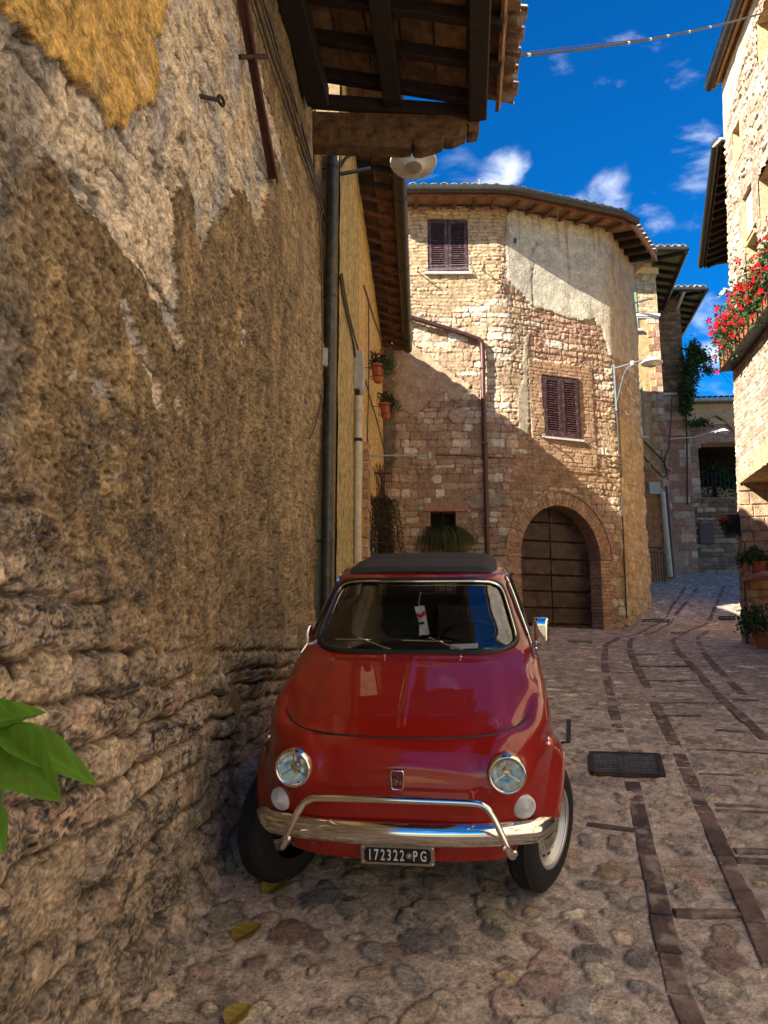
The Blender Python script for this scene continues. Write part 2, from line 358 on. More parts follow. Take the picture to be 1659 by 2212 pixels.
def leafmat(name, col, hue=.04, trans=.35):
    m, t, b = bsdf(name); b.inputs['Roughness'].default_value = .5; b.inputs['Specular IOR Level'].default_value = .35
    oi = N(t, 'ShaderNodeAttribute', attribute_name='Rnd'); hv = N(t, 'ShaderNodeHueSaturation'); hv.inputs['Color'].default_value = (*col, 1)
    r = N(t, 'ShaderNodeMapRange'); r.inputs[3].default_value = .45; r.inputs[4].default_value = 1.7; t.links.new(oi.outputs['Fac'], r.inputs[0]); t.links.new(r.outputs[0], hv.inputs['Value'])
    r2 = N(t, 'ShaderNodeMapRange'); r2.inputs[3].default_value = .5-hue; r2.inputs[4].default_value = .5+hue; t.links.new(oi.outputs['Fac'], r2.inputs[0]); t.links.new(r2.outputs[0], hv.inputs['Hue'])
    t.links.new(hv.outputs[0], b.inputs['Base Color'])
    tr = N(t, 'ShaderNodeBsdfTranslucent'); t.links.new(hv.outputs[0], tr.inputs[0]); ms = N(t, 'ShaderNodeMixShader'); ms.inputs[0].default_value = trans
    o = t.nodes['Material Output']; t.links.new(b.outputs[0], ms.inputs[1]); t.links.new(tr.outputs[0], ms.inputs[2]); t.links.new(ms.outputs[0], o.inputs[0]); MATS[name] = m; return m
M_leaf = leafmat('green_leaf', (.045, .085, .02)); M_leaf_lt = leafmat('light_green_leaf', (.13, .22, .02)); M_red = leafmat('red_petal', (.40, .005, .008), .01)
M_dry = leafmat('dry_foliage', (.10, .075, .022)); M_grassy = leafmat('fern_green', (.07, .085, .012)); M_purple = leafmat('dark_purple_petal', (.06, .01, .03), .02); M_pinkp = leafmat('pink_petal', (.65, .25, .3), .01); M_yel = leafmat('yellow_petal', (.7, .35, .03), .02)
M_fallen = leafmat('fallen_leaf', (.21, .14, .03), .02, .2)
def leaves(name, mat, parent, pts, size, rs=(.6, 1.3), nrm=None, long=1.6, droop=0):
    # many small folded leaf faces, one mesh
    n = len(pts); pts = np.asarray(pts, float); a = rng.normal(size=(n, 3)); a[:, 2] -= droop; a /= np.linalg.norm(a, axis=1, keepdims=True)
    b = rng.normal(size=(n, 3)); b -= a*(a*b).sum(1, keepdims=True); b /= np.linalg.norm(b, axis=1, keepdims=True); c = np.cross(a, b)
    s = size*rng.uniform(*rs, size=(n, 1)); L = a*s*long; W = b*s*.5; H = c*s*.22
    V = np.stack([pts, pts+L*.45+W-H*0+H, pts+L, pts+L*.45-W+H, pts+L*.5-H*.2], 1).reshape(-1, 3)
    base = np.arange(n)[:, None]*5; Fq = np.concatenate([base+np.array([[0, 1, 4]]), base+np.array([[1, 2, 4]]), base+np.array([[2, 3, 4]]), base+np.array([[3, 0, 4]])], 0)
    me = npmesh(name, V, Fq, smooth=False); at = me.attributes.new('Rnd', 'FLOAT', 'POINT'); at.data.foreach_set('value', np.repeat(rng.random(n).astype(np.float32), 5))
    return mkobj(name, me, mat, parent)
# ================================================================ THE STREET
def c8(pts): return [(995.4+x*.4298, 1260.8+y*.4298) for x, y in pts]
def gpl(pts): return [tuple(on_ground(*p)[:2]) for p in pts]
S_LINES = [gpl(c8(p)) for p in (
    [(1215, 2330), (1150, 2212), (1100, 2060), (1050, 1870), (1010, 1700), (975, 1500), (935, 1330), (905, 1200), (875, 1070), (855, 985)],
    [(815, 855), (795, 760), (770, 650), (745, 540), (730, 450), (722, 380), (727, 310), (765, 288), (850, 262), (950, 222), (1035, 160), (1080, 90), (1128, 15)],
    [(1680, 2190), (1600, 2000), (1540, 1850), (1450, 1640), (1380, 1480), (1310, 1340), (1250, 1200), (1190, 1080), (1140, 960), (1090, 850), (1040, 740), (1000, 660), (960, 570), (920, 490), (880, 410), (850, 330), (848, 292), (910, 266), (1000, 235), (1060, 180), (1120, 110), (1190, 15)],
    [(1900, 1230), (1700, 960), (1600, 840), (1500, 755), (1400, 655), (1320, 590), (1230, 490), (1160, 410), (1090, 340), (1062, 285), (1120, 250), (1205, 215), (1262, 160), (1290, 90), (1322, 10)],
    [(1420, 560), (1330, 470), (1250, 385), (1205, 325), (1190, 275), (1240, 235)])]
X_LINES = [gpl(c8(p)) for p in (
    [(625, 1205), (760, 1222), (885, 1240)], [(950, 1238), (1220, 1238)], [(1268, 1112), (1560, 1122)], [(1272, 1138), (1560, 1150)], [(1185, 955), (1420, 965)], [(1310, 975), (1560, 990)],
    [(1125, 832), (1350, 840)], [(1340, 838), (1560, 858)], [(1065, 1650), (1400, 1655)], [(1000, 603), (1330, 600)], [(1030, 662), (1200, 660)], [(968, 541), (1210, 545)], [(790, 583), (935, 578)],
    [(905, 488), (1180, 488)], [(888, 416), (1145, 414)], [(868, 356), (1100, 354)], [(760, 450), (890, 447)], [(1270, 735), (1500, 752)], [(1360, 580), (1500, 590)], [(1370, 1340), (1560, 1345)], [(1370, 1385), (1560, 1395)],
    [(1105, 205), (1190, 212)], [(1060, 245), (1110, 248)])]
GR = [tuple(on_ground(*p)[:2]) for p in c8([(655, 858), (990, 868), (1018, 972), (665, 960)])]
street = empty('street', label='cobbled hill street with brick strips', cat=None); street['kind'] = 'structure'
del street['label']
ny = 880; ts = np.linspace(0, 1, ny); Ys = 1.25*(36/1.25)**ts
nx = 500; A = np.tan(np.linspace(math.atan(-.62), math.atan(.66), nx))
XX = A[None, :]*(Ys[:, None]+.25); YY = np.repeat(Ys[:, None], nx, 1)
def cobbles(x, y, cx, cy, seed, rmin, rmax, off, elong=0.0):
    gx = np.floor(x/cx); gy = np.floor(y/cy); bq = np.full(x.shape, 9.); bid = np.full(x.shape, -1, np.int64); br = np.zeros(x.shape); wob = fbm(x*22, y*22, 2, seed+5)*.22+fbm(x*7, y*7, 2, seed+6)*.14
    for dx in (-1, 0, 1):
        for dy in (-1, 0, 1):
            ax = gx+dx; ay = gy+dy; r1 = hsh(ax, ay, seed); r2 = hsh(ax, ay, seed+1); r3 = hsh(ax, ay, seed+2); r4 = hsh(ax, ay, seed+3); r5 = hsh(ax, ay, seed+4)
            px = (ax+.5+(r1-.5)*.75)*cx; py = (ay+.5+(r2-.5)*.75)*cy; rad = rmin+(rmax-rmin)*r3**1.6; th = (r4-.5)*(3.14-elong*2.4); asp = .48+.45*r5
            ux = (x-px)*np.cos(th)+(y-py)*np.sin(th); uy = -(x-px)*np.sin(th)+(y-py)*np.cos(th)
            p = 2.6; q = (np.abs(ux/rad)**p+np.abs(uy/(rad*asp))**p)**(1/p)+wob
            m = q < bq; bq = np.where(m, q, bq); bid = np.where(m, (ax+500).astype(np.int64)*4001+(ay+500).astype(np.int64)+off, bid); br = np.where(m, rad*asp, br)
    return bid, (1-bq)*br
PV = 0
idA, eA = cobbles(XX, YY, .175, .135, 11, .030, .098, 0)
idB, eB = cobbles(XX, YY, .23, .15, 21, .06, .125, 40000000, .8)
wfar = ss(6.2, 7.2, YY+fbm(XX, YY, 2, 3)*1.2) > .5
ids = np.where(wfar, idB, idA); e = np.where(wfar, eB, eA)
sd = np.full(XX.shape, 9.)
for pl in S_LINES: sd = np.minimum(sd, pldist(pl, XX, YY))
for pl in X_LINES: sd = np.minimum(sd, pldist(pl, XX, YY)+.005)
gsd = -psdf(GR, XX, YY)
keep = (e > 0) & (sd > .055) & (gsd > .015)
rh = hsh(ids, ids*0, 77)
h = np.where(keep, .002+.008*ss(0, .010, e)*(.25+rh*.9), 0)+fbm(XX*.7, YY*.7, 3, 5)*.018*ss(1, 4, YY)+fbm(XX*9, YY*9, 4, 8)*.0035
h += np.where(keep, fbm(XX*24+rh*9, YY*24, 3, 9)*.003, fbm(XX*45, YY*45, 2, 10)*.0022)
h -= .012*np.exp(-np.maximum(gsd, 0)/.05)*(gsd > -1)
tilt = .5*(hsh(ids, ids*0, 78)-.5)*.06; h += np.where(keep, tilt*((XX % .2)-.1)*ss(0, .02, e)*.5, 0)
ZZ = G(XX, YY)+h
mort = lin(152, 132, 112); pal = np.array([lin(138, 120, 100), lin(150, 132, 108), lin(116, 104, 92), lin(160, 136, 110), lin(142, 116, 98), lin(132, 118, 94), lin(130, 102, 86), lin(118, 108, 96), lin(170, 150, 122), lin(150, 124, 88)])
farpal = np.array([lin(160, 140, 116), lin(176, 154, 126), lin(146, 128, 108), lin(164, 134, 112), lin(150, 132, 104), lin(184, 164, 136)])
pi = (hsh(ids, ids*0, 79)*10).astype(int); sc1 = pal[pi]; sc2 = farpal[(hsh(ids, ids*0, 80)*6).astype(int)]
stc = np.where(wfar[..., None], sc2*.82, sc1*.9)*(.66+.62*hsh(ids, ids*0, 81))[..., None]
base = mort*(.95+.25*fbm(XX*1.2, YY*1.2, 4, 31)[..., None]+.15*fbm(XX*14, YY*14, 3, 32)[..., None])
base = mixc(base, base*.55, ss(.1, .5, fbm(XX*3, YY*3, 4, 34)) * .5)
# mortar is darker in the far paving
wj = np.where(keep, ss(-.001, .006, e), 0); dusty = ss(-.05, .5, fbm(XX*3.2, YY*3.2, 5, 33)+.35*fbm(XX*20, YY*20, 3, 36))*.48
wj2 = wj*(1-dusty*(1-.35*wfar))*.96; colr = mixc(base*(1-.25*wfar)[..., None], stc, wj2)
stk = fbm(XX*60, YY*60, 2, 35)[..., None]; colr *= (1+.28*stk+.22*fbm(XX*26+rh*5, YY*26, 3, 37)[..., None])
ring_shade = ss(.012, .0, np.abs(e))*np.where((e > -.012) & (sd > .05), 1, 0); colr *= (1-.55*ring_shade)[..., None]*np.array([1.72, 1.86, 2.0])  # dark contact ring at stone edges, joint shade put into the colour
fid = np.where(keep[:-1, :-1] & keep[1:, 1:] & (ids[:-1, :-1] == ids[1:, 1:]), ids[:-1, :-1], -1)
Pst = np.stack([XX, YY, ZZ], -1)
relief(street, 'roadbed', 'cobble', Pst, fid, np.clip(colr, .01, .9), M_street, 290)
def strip_bricks(pl, wid, lenr, mname, parent, nm, hh=.0, dbl=False):
    pts = [Vector((x, y, 0)) for x, y in pl]; seg = [(b-a).length for a, b in zip(pts, pts[1:])]; tot = sum(seg)
    def P(s):
        for a, b, l in zip(pts, pts[1:], seg):
            if s <= l: return a+(b-a)*(s/l), (b-a).normalized()
            s -= l
        return pts[-1], (pts[-1]-pts[-2]).normalized()
    s = 0; far = MB(); out = 0
    while s < tot:
        L = random.uniform(*lenr); a, _ = P(s+.005); b, _ = P(min(s+L-.005, tot)); s += L
        if (b-a).length < .03: continue
        if random.random() < .06: continue
        k = random.uniform(0, .004)+hh; a.z = g(a.x, a.y)+k-.027; b.z = g(b.x, b.y)+k-.027+random.uniform(-.002, .002)
        mb = MB() if a.y < 11 else far
        a += Vector((random.uniform(-.004, .004), 0, 0)); mb.bar(a, b, wid*random.uniform(.9, 1.06), .064, ch=.006)
        if mb is not far: mb.build(nm, mname, parent, smooth=False)
    if far.v: o = far.build('far_strip_bricks', mname, parent); o['kind'] = 'stuff'
bed = [c for c in street.children][0]
for pl in S_LINES: strip_bricks(pl, .092, (.24, .31), M_brick_dk, street, 'brick')
for pl in X_LINES: strip_bricks(pl, .062, (.26, .36), M_brick_dk, street, 'brick')
# coarse land under and around everything, out to the horizon
def coarse(name, x0, x1, y0, y1, n, m, zf, mat, kind='structure'):
    xs = np.linspace(x0, x1, n); ys = np.linspace(y0, y1, m); X, Y = np.meshgrid(xs, ys); P = np.stack([X, Y, zf(X, Y)], -1)
    I = np.arange(n*m).reshape(m, n); Q = np.stack([I[:-1, :-1], I[:-1, 1:], I[1:, 1:], I[1:, :-1]], -1).reshape(-1, 4)
    o = mkobj(name, npmesh(name, P.reshape(-1, 3), Q), mat); o['kind'] = kind; return o
M_earth = simple('earth_and_paving', lin(120, 105, 88), .95, scale=3, bump=.4, bdist=.02)
def landz(X, Y):
    near = (np.abs(X) < 22) & (Y < 40)
    return G(X, Y)-.07-.0*X
ys = np.concatenate([np.linspace(-40, -2, 8), np.linspace(-1.5, 40, 84), np.geomspace(44, 900, 14)]); xs = np.concatenate([-np.geomspace(900, 12, 12), np.linspace(-10, 20, 31), np.geomspace(24, 900, 12)])
X_, Y_ = np.meshgrid(xs, ys); Pc = np.stack([X_, Y_, G(X_, Y_)-.07], -1); I = np.arange(X_.size).reshape(X_.shape); Q = np.stack([I[:-1, :-1], I[:-1, 1:], I[1:, 1:], I[1:, :-1]], -1).reshape(-1, 4)
o = mkobj('ground', npmesh('ground', Pc.reshape(-1, 3), Q), M_earth); o['kind'] = 'structure'
# ================================================================ NEAR LEFT HOUSE : WALL
def XA(Y, Z=0):
    Y = np.asarray(Y, float); return np.interp(Y, [-1, 1.5, 3, 4.5, 6, 7.6], [-1.02, -.97, -.91, -.85, -.74, -.60])-.012*np.maximum(np.asarray(Z, float)-1, 0)
def pa(u, v):
    # pixel on the near wall -> (Y, Z)
    d = raydir(u, v); k = -.9/d.x
    for _ in range(12): k = float(XA(d.y*k, d.z*k))/d.x
    return (d.y*k, d.z*k)
def c6(pts): return [pa(x*.46, y*.46) for x, y in pts]
def c7(pts): return [pa(x*.55, 995.4+y*.55) for x, y in pts]
house = empty('stone_house', (-.9, 3, -1.2), label='old stone house with flaking ochre and brown render beside the red car', cat='house'); world_parent(house)
u_ = np.linspace(1/1.15, 1/7.62, 540); Yc = np.concatenate([np.linspace(-1.2, .95, 12), 1/u_]); ncol = len(Yc); nrow = 800
zb = G(XA(Yc), Yc)-.06; zt = np.full(ncol, 5.32)
Yd = np.maximum(Yc, 1.0); th0 = np.arctan(zb/Yd); th1 = np.arctan(zt/Yd); T = th0+(th1-th0)*np.linspace(0, 1, nrow)[:, None]
SY = np.repeat(Yc[None], nrow, 0); SZ = np.tan(T)*Yd
def msk(poly, wig=.05, fr=6, seed=1, soft=.012):
    d = psdf(poly, SY, SZ)+fbm(SY*fr*.6, SZ*fr, 5, seed, .6)*wig; return d
ochre = msk(c6([(-200, -200), (-60, -60), (15, 0), (50, 100), (110, 150), (190, 260), (260, 290), (310, 370), (400, 410), (450, 480), (490, 560), (500, 612), (540, 590), (572, 628), (590, 560), (630, 500), (700, 490), (712, 350), (702, 200), (732, 60), (750, -100), (760, -300)]), .03, 12, 3)
creamP = c6([(-100, -300), (-20, 300), (60, 480), (120, 620), (190, 740), (240, 760), (300, 830), (350, 900), (400, 980), (480, 1060), (500, 1110), (560, 1180), (620, 1250), (680, 1380), (760, 1470), (800, 1560), (850, 1650), (872, 1600), (840, 1500), (820, 1400), (830, 1300), (805, 1200), (790, 1050), (800, 900), (860, 880), (890, 950), (920, 1050), (960, 1160), (1000, 1090), (1060, 1000), (1090, 900), (1130, 890), (1160, 950), (1180, 1060), (1205, 1110), (1240, 1000), (1255, 850), (1290, 700), (1320, 800), (1340, 920), (1360, 900), (1340, 760), (1300, 560), (1240, 380), (1190, 200), (1150, 0), (1100, -400)])
cream = msk(creamP, .05, 9, 5)
drip = msk(c6([(540, 1390), (600, 1440), (650, 1560), (740, 1720), (800, 1900), (770, 1930), (740, 1880), (690, 1720), (620, 1640), (580, 1540)]), .045, 14, 7)
for q in ([(365, 1700), (400, 1700), (405, 1770), (370, 1770)], [(460, 1740), (520, 1780), (540, 1900), (470, 1860)], [(860, 1860), (880, 1900), (860, 1960), (845, 1900)], [(1140, 1500), (1160, 1560), (1150, 1620)], [(1240, 620), (1260, 640), (1300, 760), (1290, 780)]):
    drip = np.maximum(drip, msk(c6(q), .04, 14, 8))
n1_ = fbm(SY*2.2, SZ*1.6, 5, 41); n2_ = fbm(SY*5.5, SZ*9, 5, 42, .6); n3_ = fbm(SY*17, SZ*30, 4, 43, .65); n4_ = fbm(SY*34, SZ*60, 2, 44)*1.5*ss(7.5, 4, SY)
vst = fbm(SY*11, SZ*1.3, 4, 45)            # rain streaks
hfl = ss(.2, 1.2, 2.2-SZ)                   # lower
# exposed stone courses at the foot
zl = np.interp(Yc, [1.0, 1.8, 2.5, 3.3, 4.5, 5.5, 6.5, 7.6], [.9, .55, .20, .02, .05, .10, .08, .15])[None]+fbm(SY*1.2, SZ*0+3, 3, 51)*.25+fbm(SY*5, SZ*5, 3, 52)*.06
expo = ss(-.18, .30, zl-SZ)
slope_ = .11*(SY-4)
ids, e = courses(SY+.05*fbm(SY*2, SZ*2, 3, 61)+.010*fbm(SY*9, SZ*13, 2, 62), SZ-slope_*ss(0, -1.2, SZ)*.9+.045*fbm(SY*1.6, SZ*2, 3, 63)+.01*fbm(SY*14, SZ*14, 2, 64), -2.6, 1.6, (.10, .19), (.17, .46), 66)
rh = hsh(ids, ids*0, 67); rh2 = hsh(ids, ids*0, 68); crk = np.exp(-np.maximum(e, 0)/.0075)*ss(-.38, .08, fbm(SY*2.5, SZ*5, 3, 65))
sh = ss(0, .026, e+fbm(SY*25, SZ*25, 2, 69)*.010)
stone_h = (sh*(.015+.034*rh**1.3)-.018)*expo-.026*crk*expo+ (ridged(SY*5+rh*7, SZ*9, 4, 70)-.5)*.009*expo*sh+fbm(SY*10, SZ*18, 4, 71)*.007*expo
smear = ss(.0, .55, fbm(SY*1.7, SZ*1.7, 3, 72)+.15-.8*(1-expo)); stone_h *= (1-.40*smear)
H = fbm(SY*.55, SZ*.5, 3, 73)*.07+fbm(SY*2, SZ*2, 3, 74)*.016
brown_h = n3_*.0055+n4_*.0045+n2_*.008
rotu = SY*.5+SZ*.87; rotv = SY*.87-SZ*.5
cream_n = (ridged(rotu*1.6, rotv*9, 4, 75)-.5); cream_h = -.012+cream_n*.016+fbm(rotu*5, rotv*22, 3, 76)*.005-.03*ss(.35, .6, fbm(rotu*2.2, rotv*6, 4, 77))
wc = ss(0, .006, cream); wd = ss(0, .006, drip); wcc = np.maximum(wc, wd); wo_ = ss(0, .005, ochre)
H += (brown_h*(1-wcc)+cream_h*wcc)*(1-expo*.8)+wo_*(.009-cream_h*.75)+stone_h
H -= .02*ss(.5, .75, fbm(SY*3.1, SZ*4.2, 4, 78))*(1-wo_)*hfl
# block step behind the projecting foot, flare at the ground
yst = 4.45+.10*fbm(SY*0, SZ*3, 3, 79)+.05*((np.floor((SZ+2)/.2) % 2)); step = ss(yst, yst+.03, SY)*ss(-.05, -.35, SZ+.05*fbm(SY*3, SZ*3, 2, 80))
H -= .10*step*ss(6.8, 5.6, SY)
foot = G(XA(SY), SY); H += .10*np.exp(-np.maximum(SZ-foot, 0)/.16)*(1-step)
pits = ss(.34, .44, fbm(SY*15, SZ*26, 3, 92, .6))*(1-wo_*.7); slit = ss(.30, .46, fbm(SY*3.0+.6*fbm(SY*2, SZ*2, 2, 95), SZ*15, 4, 96, .55))*(.35+.65*wcc)*(1-wo_*.85); H -= .016*slit; H -= .010*pits; H += (fbm(SY*6, SZ*7, 4, 93, .6)*.0045+fbm(SY*13, SZ*24, 3, 94, .6)*.0045)*(1-wo_*.7)*(1-.4*expo)
PW = np.stack([XA(SY, SZ)+H, SY+.0*H, SZ], -1)
browncol = lin(104, 84, 54); browncol2 = lin(132, 108, 68); creamcol = lin(172, 150, 112); creamg = lin(142, 130, 108); ochrecol = lin(160, 124, 60); stonec = lin(150, 128, 92); stoned = lin(58, 52, 44); black = lin(32, 30, 28); tan = lin(156, 132, 98)
c = browncol*(1+.35*n2_+.3*n3_+.25*n4_)[..., None]*np.ones((1, 1, 3))
c = mixc(c, browncol2*(1+.35*n3_+.1*vst)[..., None], ss(-.1, .6, .35*vst+.7*n1_+.6*ss(4.5, 7, SY)+.25*ss(.5, -.4, SZ)))
c = mixc(c, lin(158, 132, 84)*(1+.3*n3_)[..., None], ss(.2, .6, .7*vst+.5*n2_)*ss(4.3, 6.5, SY)*.7)
cc = mixc(creamcol*(1+.18*n3_+.22*cream_n)[..., None], creamg*(1+.25*n2_)[..., None], ss(-.15, .45, n1_+.4*n2_+.35*ss(3, 1.8, SY)))
cc = mixc(cc, lin(170, 128, 70)*np.ones((1, 1, 3)), ss(.3, .6, fbm(SY*4, SZ*3, 4, 81))*.5*ss(2.5, 4, SY))
c = mixc(c, cc, wcc)
edgec = np.exp(-np.abs(cream)/.02)*.35; c *= (1-edgec*(1-wcc))[..., None]
oc = ochrecol*(1+.16*n2_+.16*fbm(SY*3, SZ*1.2, 4, 82))[..., None]; oc = mixc(oc, lin(176, 148, 104)*np.ones((1, 1, 3)), ss(.2, .6, fbm(SY*7, SZ*3, 4, 83))*.35)
c = mixc(c, oc, wo_); c *= (1-.5*np.exp(-((ochre)/.01)**2)*(wo_ < .9))[..., None]
# bluish grey lichened strip nearest the camera
ll = ss(2.05, 1.75, SY+.12*fbm(SY*3, SZ*2, 3, 84))*ss(-.2, .2, SZ)
gl = mixc(lin(120, 108, 84)*(1+.3*n2_)[..., None], lin(78, 76, 68)*(1+.3*n3_)[..., None], ss(-.15, .25, fbm(SY*5, SZ*4, 5, 85, .6)))
c = mixc(c, gl, ll*.75*(1-wo_))
# stones
st = mixc(stonec*(.68+.62*rh2)[..., None]*(1+.3*n3_+.2*n2_)[..., None], tan*(1+.25*n2_)[..., None], ss(.45, .7, rh)*.8)
st = mixc(st, lin(146, 104, 76)*np.ones((1, 1, 3)), (rh2 > .86)*.45)
dk = ss(-.16, .10, fbm(SY*3.2, SZ*4.5, 5, 86, .62)+.60*(rh-.55)+.24*ss(4.2, 2.2, SY)-.10+.10*ss(-.2, -1.0, SZ)-.35*smear-.5*ss(4.5, 6, SY))
lich = ss(-.10, .16, n3_+.4*n2_+.5*n4_)
st = mixc(st, mixc(stoned*np.ones((1, 1, 3)), black*np.ones((1, 1, 3)), lich), dk*(.12+.88*lich)*(.4+.6*sh))
mj = lin(152, 128, 94)*(1+.25*n3_+.2*n2_)[..., None]
st = mixc(mj*(1-.62*ss(.010, .001, e))[..., None], st, ss(.004, .022, e+n2_*.01))
st = mixc(st, mj*.97, smear*.6); st *= (1-.75*crk)[..., None]
c = mixc(c, st, expo)
# black lichen mats climbing over the brown render at the far left
lm = ss(.0, .22, fbm(SY*2.6, SZ*3.6, 5, 87, .6)+.12*ss(2.6, 1.8, SY))*ss(1.3, .6, SZ)*ss(3.9, 2.8, SY)*(1-wcc)*(1-wo_); c = mixc(c, mixc(lin(46, 42, 38)*np.ones((1, 1, 3)), lin(120, 104, 78)*np.ones((1, 1, 3)), ss(.1, .5, n3_)), lm*.9*(.15+.85*lich))
damp = np.exp(-np.maximum(SZ-foot, 0)/.22); c = mixc(c, lin(128, 110, 82)*(1+.3*n2_)[..., None], damp*.55)
pid = np.where((expo > .55) & (e > .006), ids, -1); fid = np.where((pid[:-1, :-1] == pid[1:, 1:]) & (pid[:-1, 1:] == pid[1:, :-1]), pid[:-1, :-1], -1)
wallA = relief(house, 'wall', 'stone', PW, fid, np.clip(c*np.array([1.30, 1.44, 1.98])*(1+.22*n4_+.18*fbm(SY*28, SZ*50, 2, 91))[..., None]*(1-.45*pits)[..., None]*(1-.62*slit)[..., None]*(1-.0*wo_)[..., None], .008, .9), M_wall, 290)
# solid body of the house behind the face
mb = MB(); mb.prism([(-1.14, -1.2, -2.4), (-7, -1.2, -2.4), (-7, 7.5, -2.4), (-.84, 7.5, -2.4)], (0, 0, 0), (0, 0, 7.7)); mb.build('house_body', simple('plain_render', lin(140, 118, 80), .9), house)
mb = MB(); ye = 7.58
mb.prism([(float(XA(ye))-.26, 7.46, -1.4), (float(XA(ye))+.015, 7.46, -1.4), (float(XA(ye))+.015, 7.63, -1.4), (float(XA(ye))-.26, 7.63, -1.4)], (0, 0, 0), (0, 0, 6.6)); mb.build('corner_render', simple('rough_corner', lin(140, 116, 74), .9, var=.4, bump=.9, bdist=.02), house)
# ================================================================ NEAR LEFT HOUSE : ROOF, CORBEL
ra = R(6.0); RO = Vector((-.60, 6.42, 0)); Rd = Vector((-math.sin(ra), -math.cos(ra), 0)); Ra = Vector((math.cos(ra), -math.sin(ra), 0)); UPV = Vector((0, 0, 1))
def rp(al, ac, dz=0): return RO+Rd*al+Ra*ac+UPV*(5.29-.262*ac+dz)
rn = Ra.cross(Rd); rn = (Ra*.262+UPV).normalized()
roof = MB(); roof.bar(rp(-.02, -3, .16), rp(-.02, -3, .16)+Rd*8.2, .02, .02); 
for (a0, a1) in ((-6.2, 1.62),):
    m = MB(); p = [rp(-.02, a0, .12), rp(-.02, a1, .12), rp(8, a1, .12), rp(8, a0, .12)]; m.prism(p, (0, 0, 0), (0, 0, .05)); rf = m.build('roof', M_tile, house)
k = 0
for i in range(18):                                  # rafters across the wall
    al = .06+i*.452
    m = MB(); m.bar(rp(al, -.25, -.01), rp(al, 1.66 if i else 1.5, -.01), .085, .115, up=rn, ch=.008); m.build('rafter', M_wood_dark, rf)
m = MB(); m.bar(rp(-.10, -.1, -.19), rp(-.06, 1.50, -.06), .07, .13, up=rn, ch=.006); m.build('rafter', M_wood_dark, rf)
for ac, wd_, hh in ((.68, .17, .13), (1.46, .17, .13)):
    m = MB(); m.bar(rp(-.06, ac, -.09), rp(8, ac, -.09), wd_, hh, ch=.012); m.build('purlin', M_wood_dark, rf)
m = MB(); m.bar(rp(-.02, -.02, -.2), rp(8, .0, -.2), .2, .2, ch=.01); m.build('wall_plate', M_wood_dark, rf)
for i in range(17):
    for j in range(6):
        al = .06+i*.452; a0 = -.06+j*.288
        if a0 > 1.5: continue
        m = MB(); m.bar(rp(al+.012, a0+.144, .072), rp(al+.444, a0+.144, .072+random.uniform(-.004, .004)), .276, .03, up=rn, ch=.005); m.build('terracotta_slab', M_terra, rf)
m = MB(); m.bar(rp(-.06, 1.655, .045), rp(8, 1.655, .045), .035, .13, up=rn, ch=.004); m.build('fascia_board', M_wood_new if False else simple('weathered_fascia', (.22, .11, .045), .8, var=.4, bump=.5), rf)
def halftile(m, a, b, r, th=.014, seg=7, up=True, nrm=UPV, taper=.82):
    a = Vector(a); b = Vector(b); d = (b-a).normalized(); s = d.cross(nrm).normalized(); n = s.cross(d); sg = 1 if up else -1
    vs = []
    for P, rr in ((a, r), (b, r*taper)):
        for r2 in (rr, rr-th):
            for k in range(seg+1):
                t = math.pi*k/seg; vs.append(P+s*math.cos(t)*r2+n*math.sin(t)*r2*.62*sg)
    q = seg+1; fs = []
    for k in range(seg):
        fs += [(k, k+1, 2*q+k+1, 2*q+k), (q+k+1, q+k, 3*q+k, 3*q+k+1), (k+1, k, q+k, q+k+1), (2*q+k, 2*q+k+1, 3*q+k+1, 3*q+k)]
    for k in (0, seg): fs.append((k, q+k, 3*q+k, 2*q+k) if k == 0 else (q+k, k, 2*q+k, 3*q+k))
    return m.add(vs, fs)
def tilerow(P, n, sp, cols, parent, mat, r=.085, ln=.42, drop=.262, name='roof_tile', lift=.10, a0=1.62, over=.20):
    for i in range(n):
        for c in range(cols):
            jx = random.uniform(-.012, .012); jz = random.uniform(-.006, .01)
            e0 = a0+over-c*(ln-.09)+random.uniform(-.02, .02)
            m = MB(); halftile(m, P(i*sp+sp/2+jx, e0, lift+.045+jz+c*.012), P(i*sp+sp/2+jx, e0-ln, lift+.045+jz+c*.012), r); m.build(name, mat, parent, smooth=True)
            if c == 0:
                m = MB(); halftile(m, P(i*sp+jx, e0-.02, lift+.05+jz), P(i*sp+jx, e0-.02-ln, lift+.05+jz), r*.95, up=False); m.build(name, mat, parent, smooth=True)
tilerow(lambda al, ac, dz: rp(al-.05, ac, dz), 38, .212, 2, rf, M_tile)
# corbel beam
def c2(pts, Y): return [at_y(597.2+x*.36, y*.36, Y) for x, y in pts]
m = MB(); pr = c2([(215, 664), (420, 672), (640, 676), (900, 684), (1220, 690), (1219, 778), (1182, 788), (1150, 790), (1152, 745), (1135, 738), (1148, 762), (1144, 792), (1060, 828), (1003, 826), (1002, 845), (930, 868), (868, 884), (830, 880), (812, 846), (812, 872), (768, 880), (520, 872), (262, 862), (215, 860)], 6.33)
m.prism(pr, (0, 0, 0), (.0, .17, 0)); cb = m.build('corbel_beam', M_wood, house)
bm = bmesh.new(); bm.from_mesh(cb.data); bmesh.ops.bevel(bm, geom=[e for e in bm.edges], offset=.008, segments=1, affect='EDGES', clamp_overlap=True); bm.to_mesh(cb.data); bm.free()
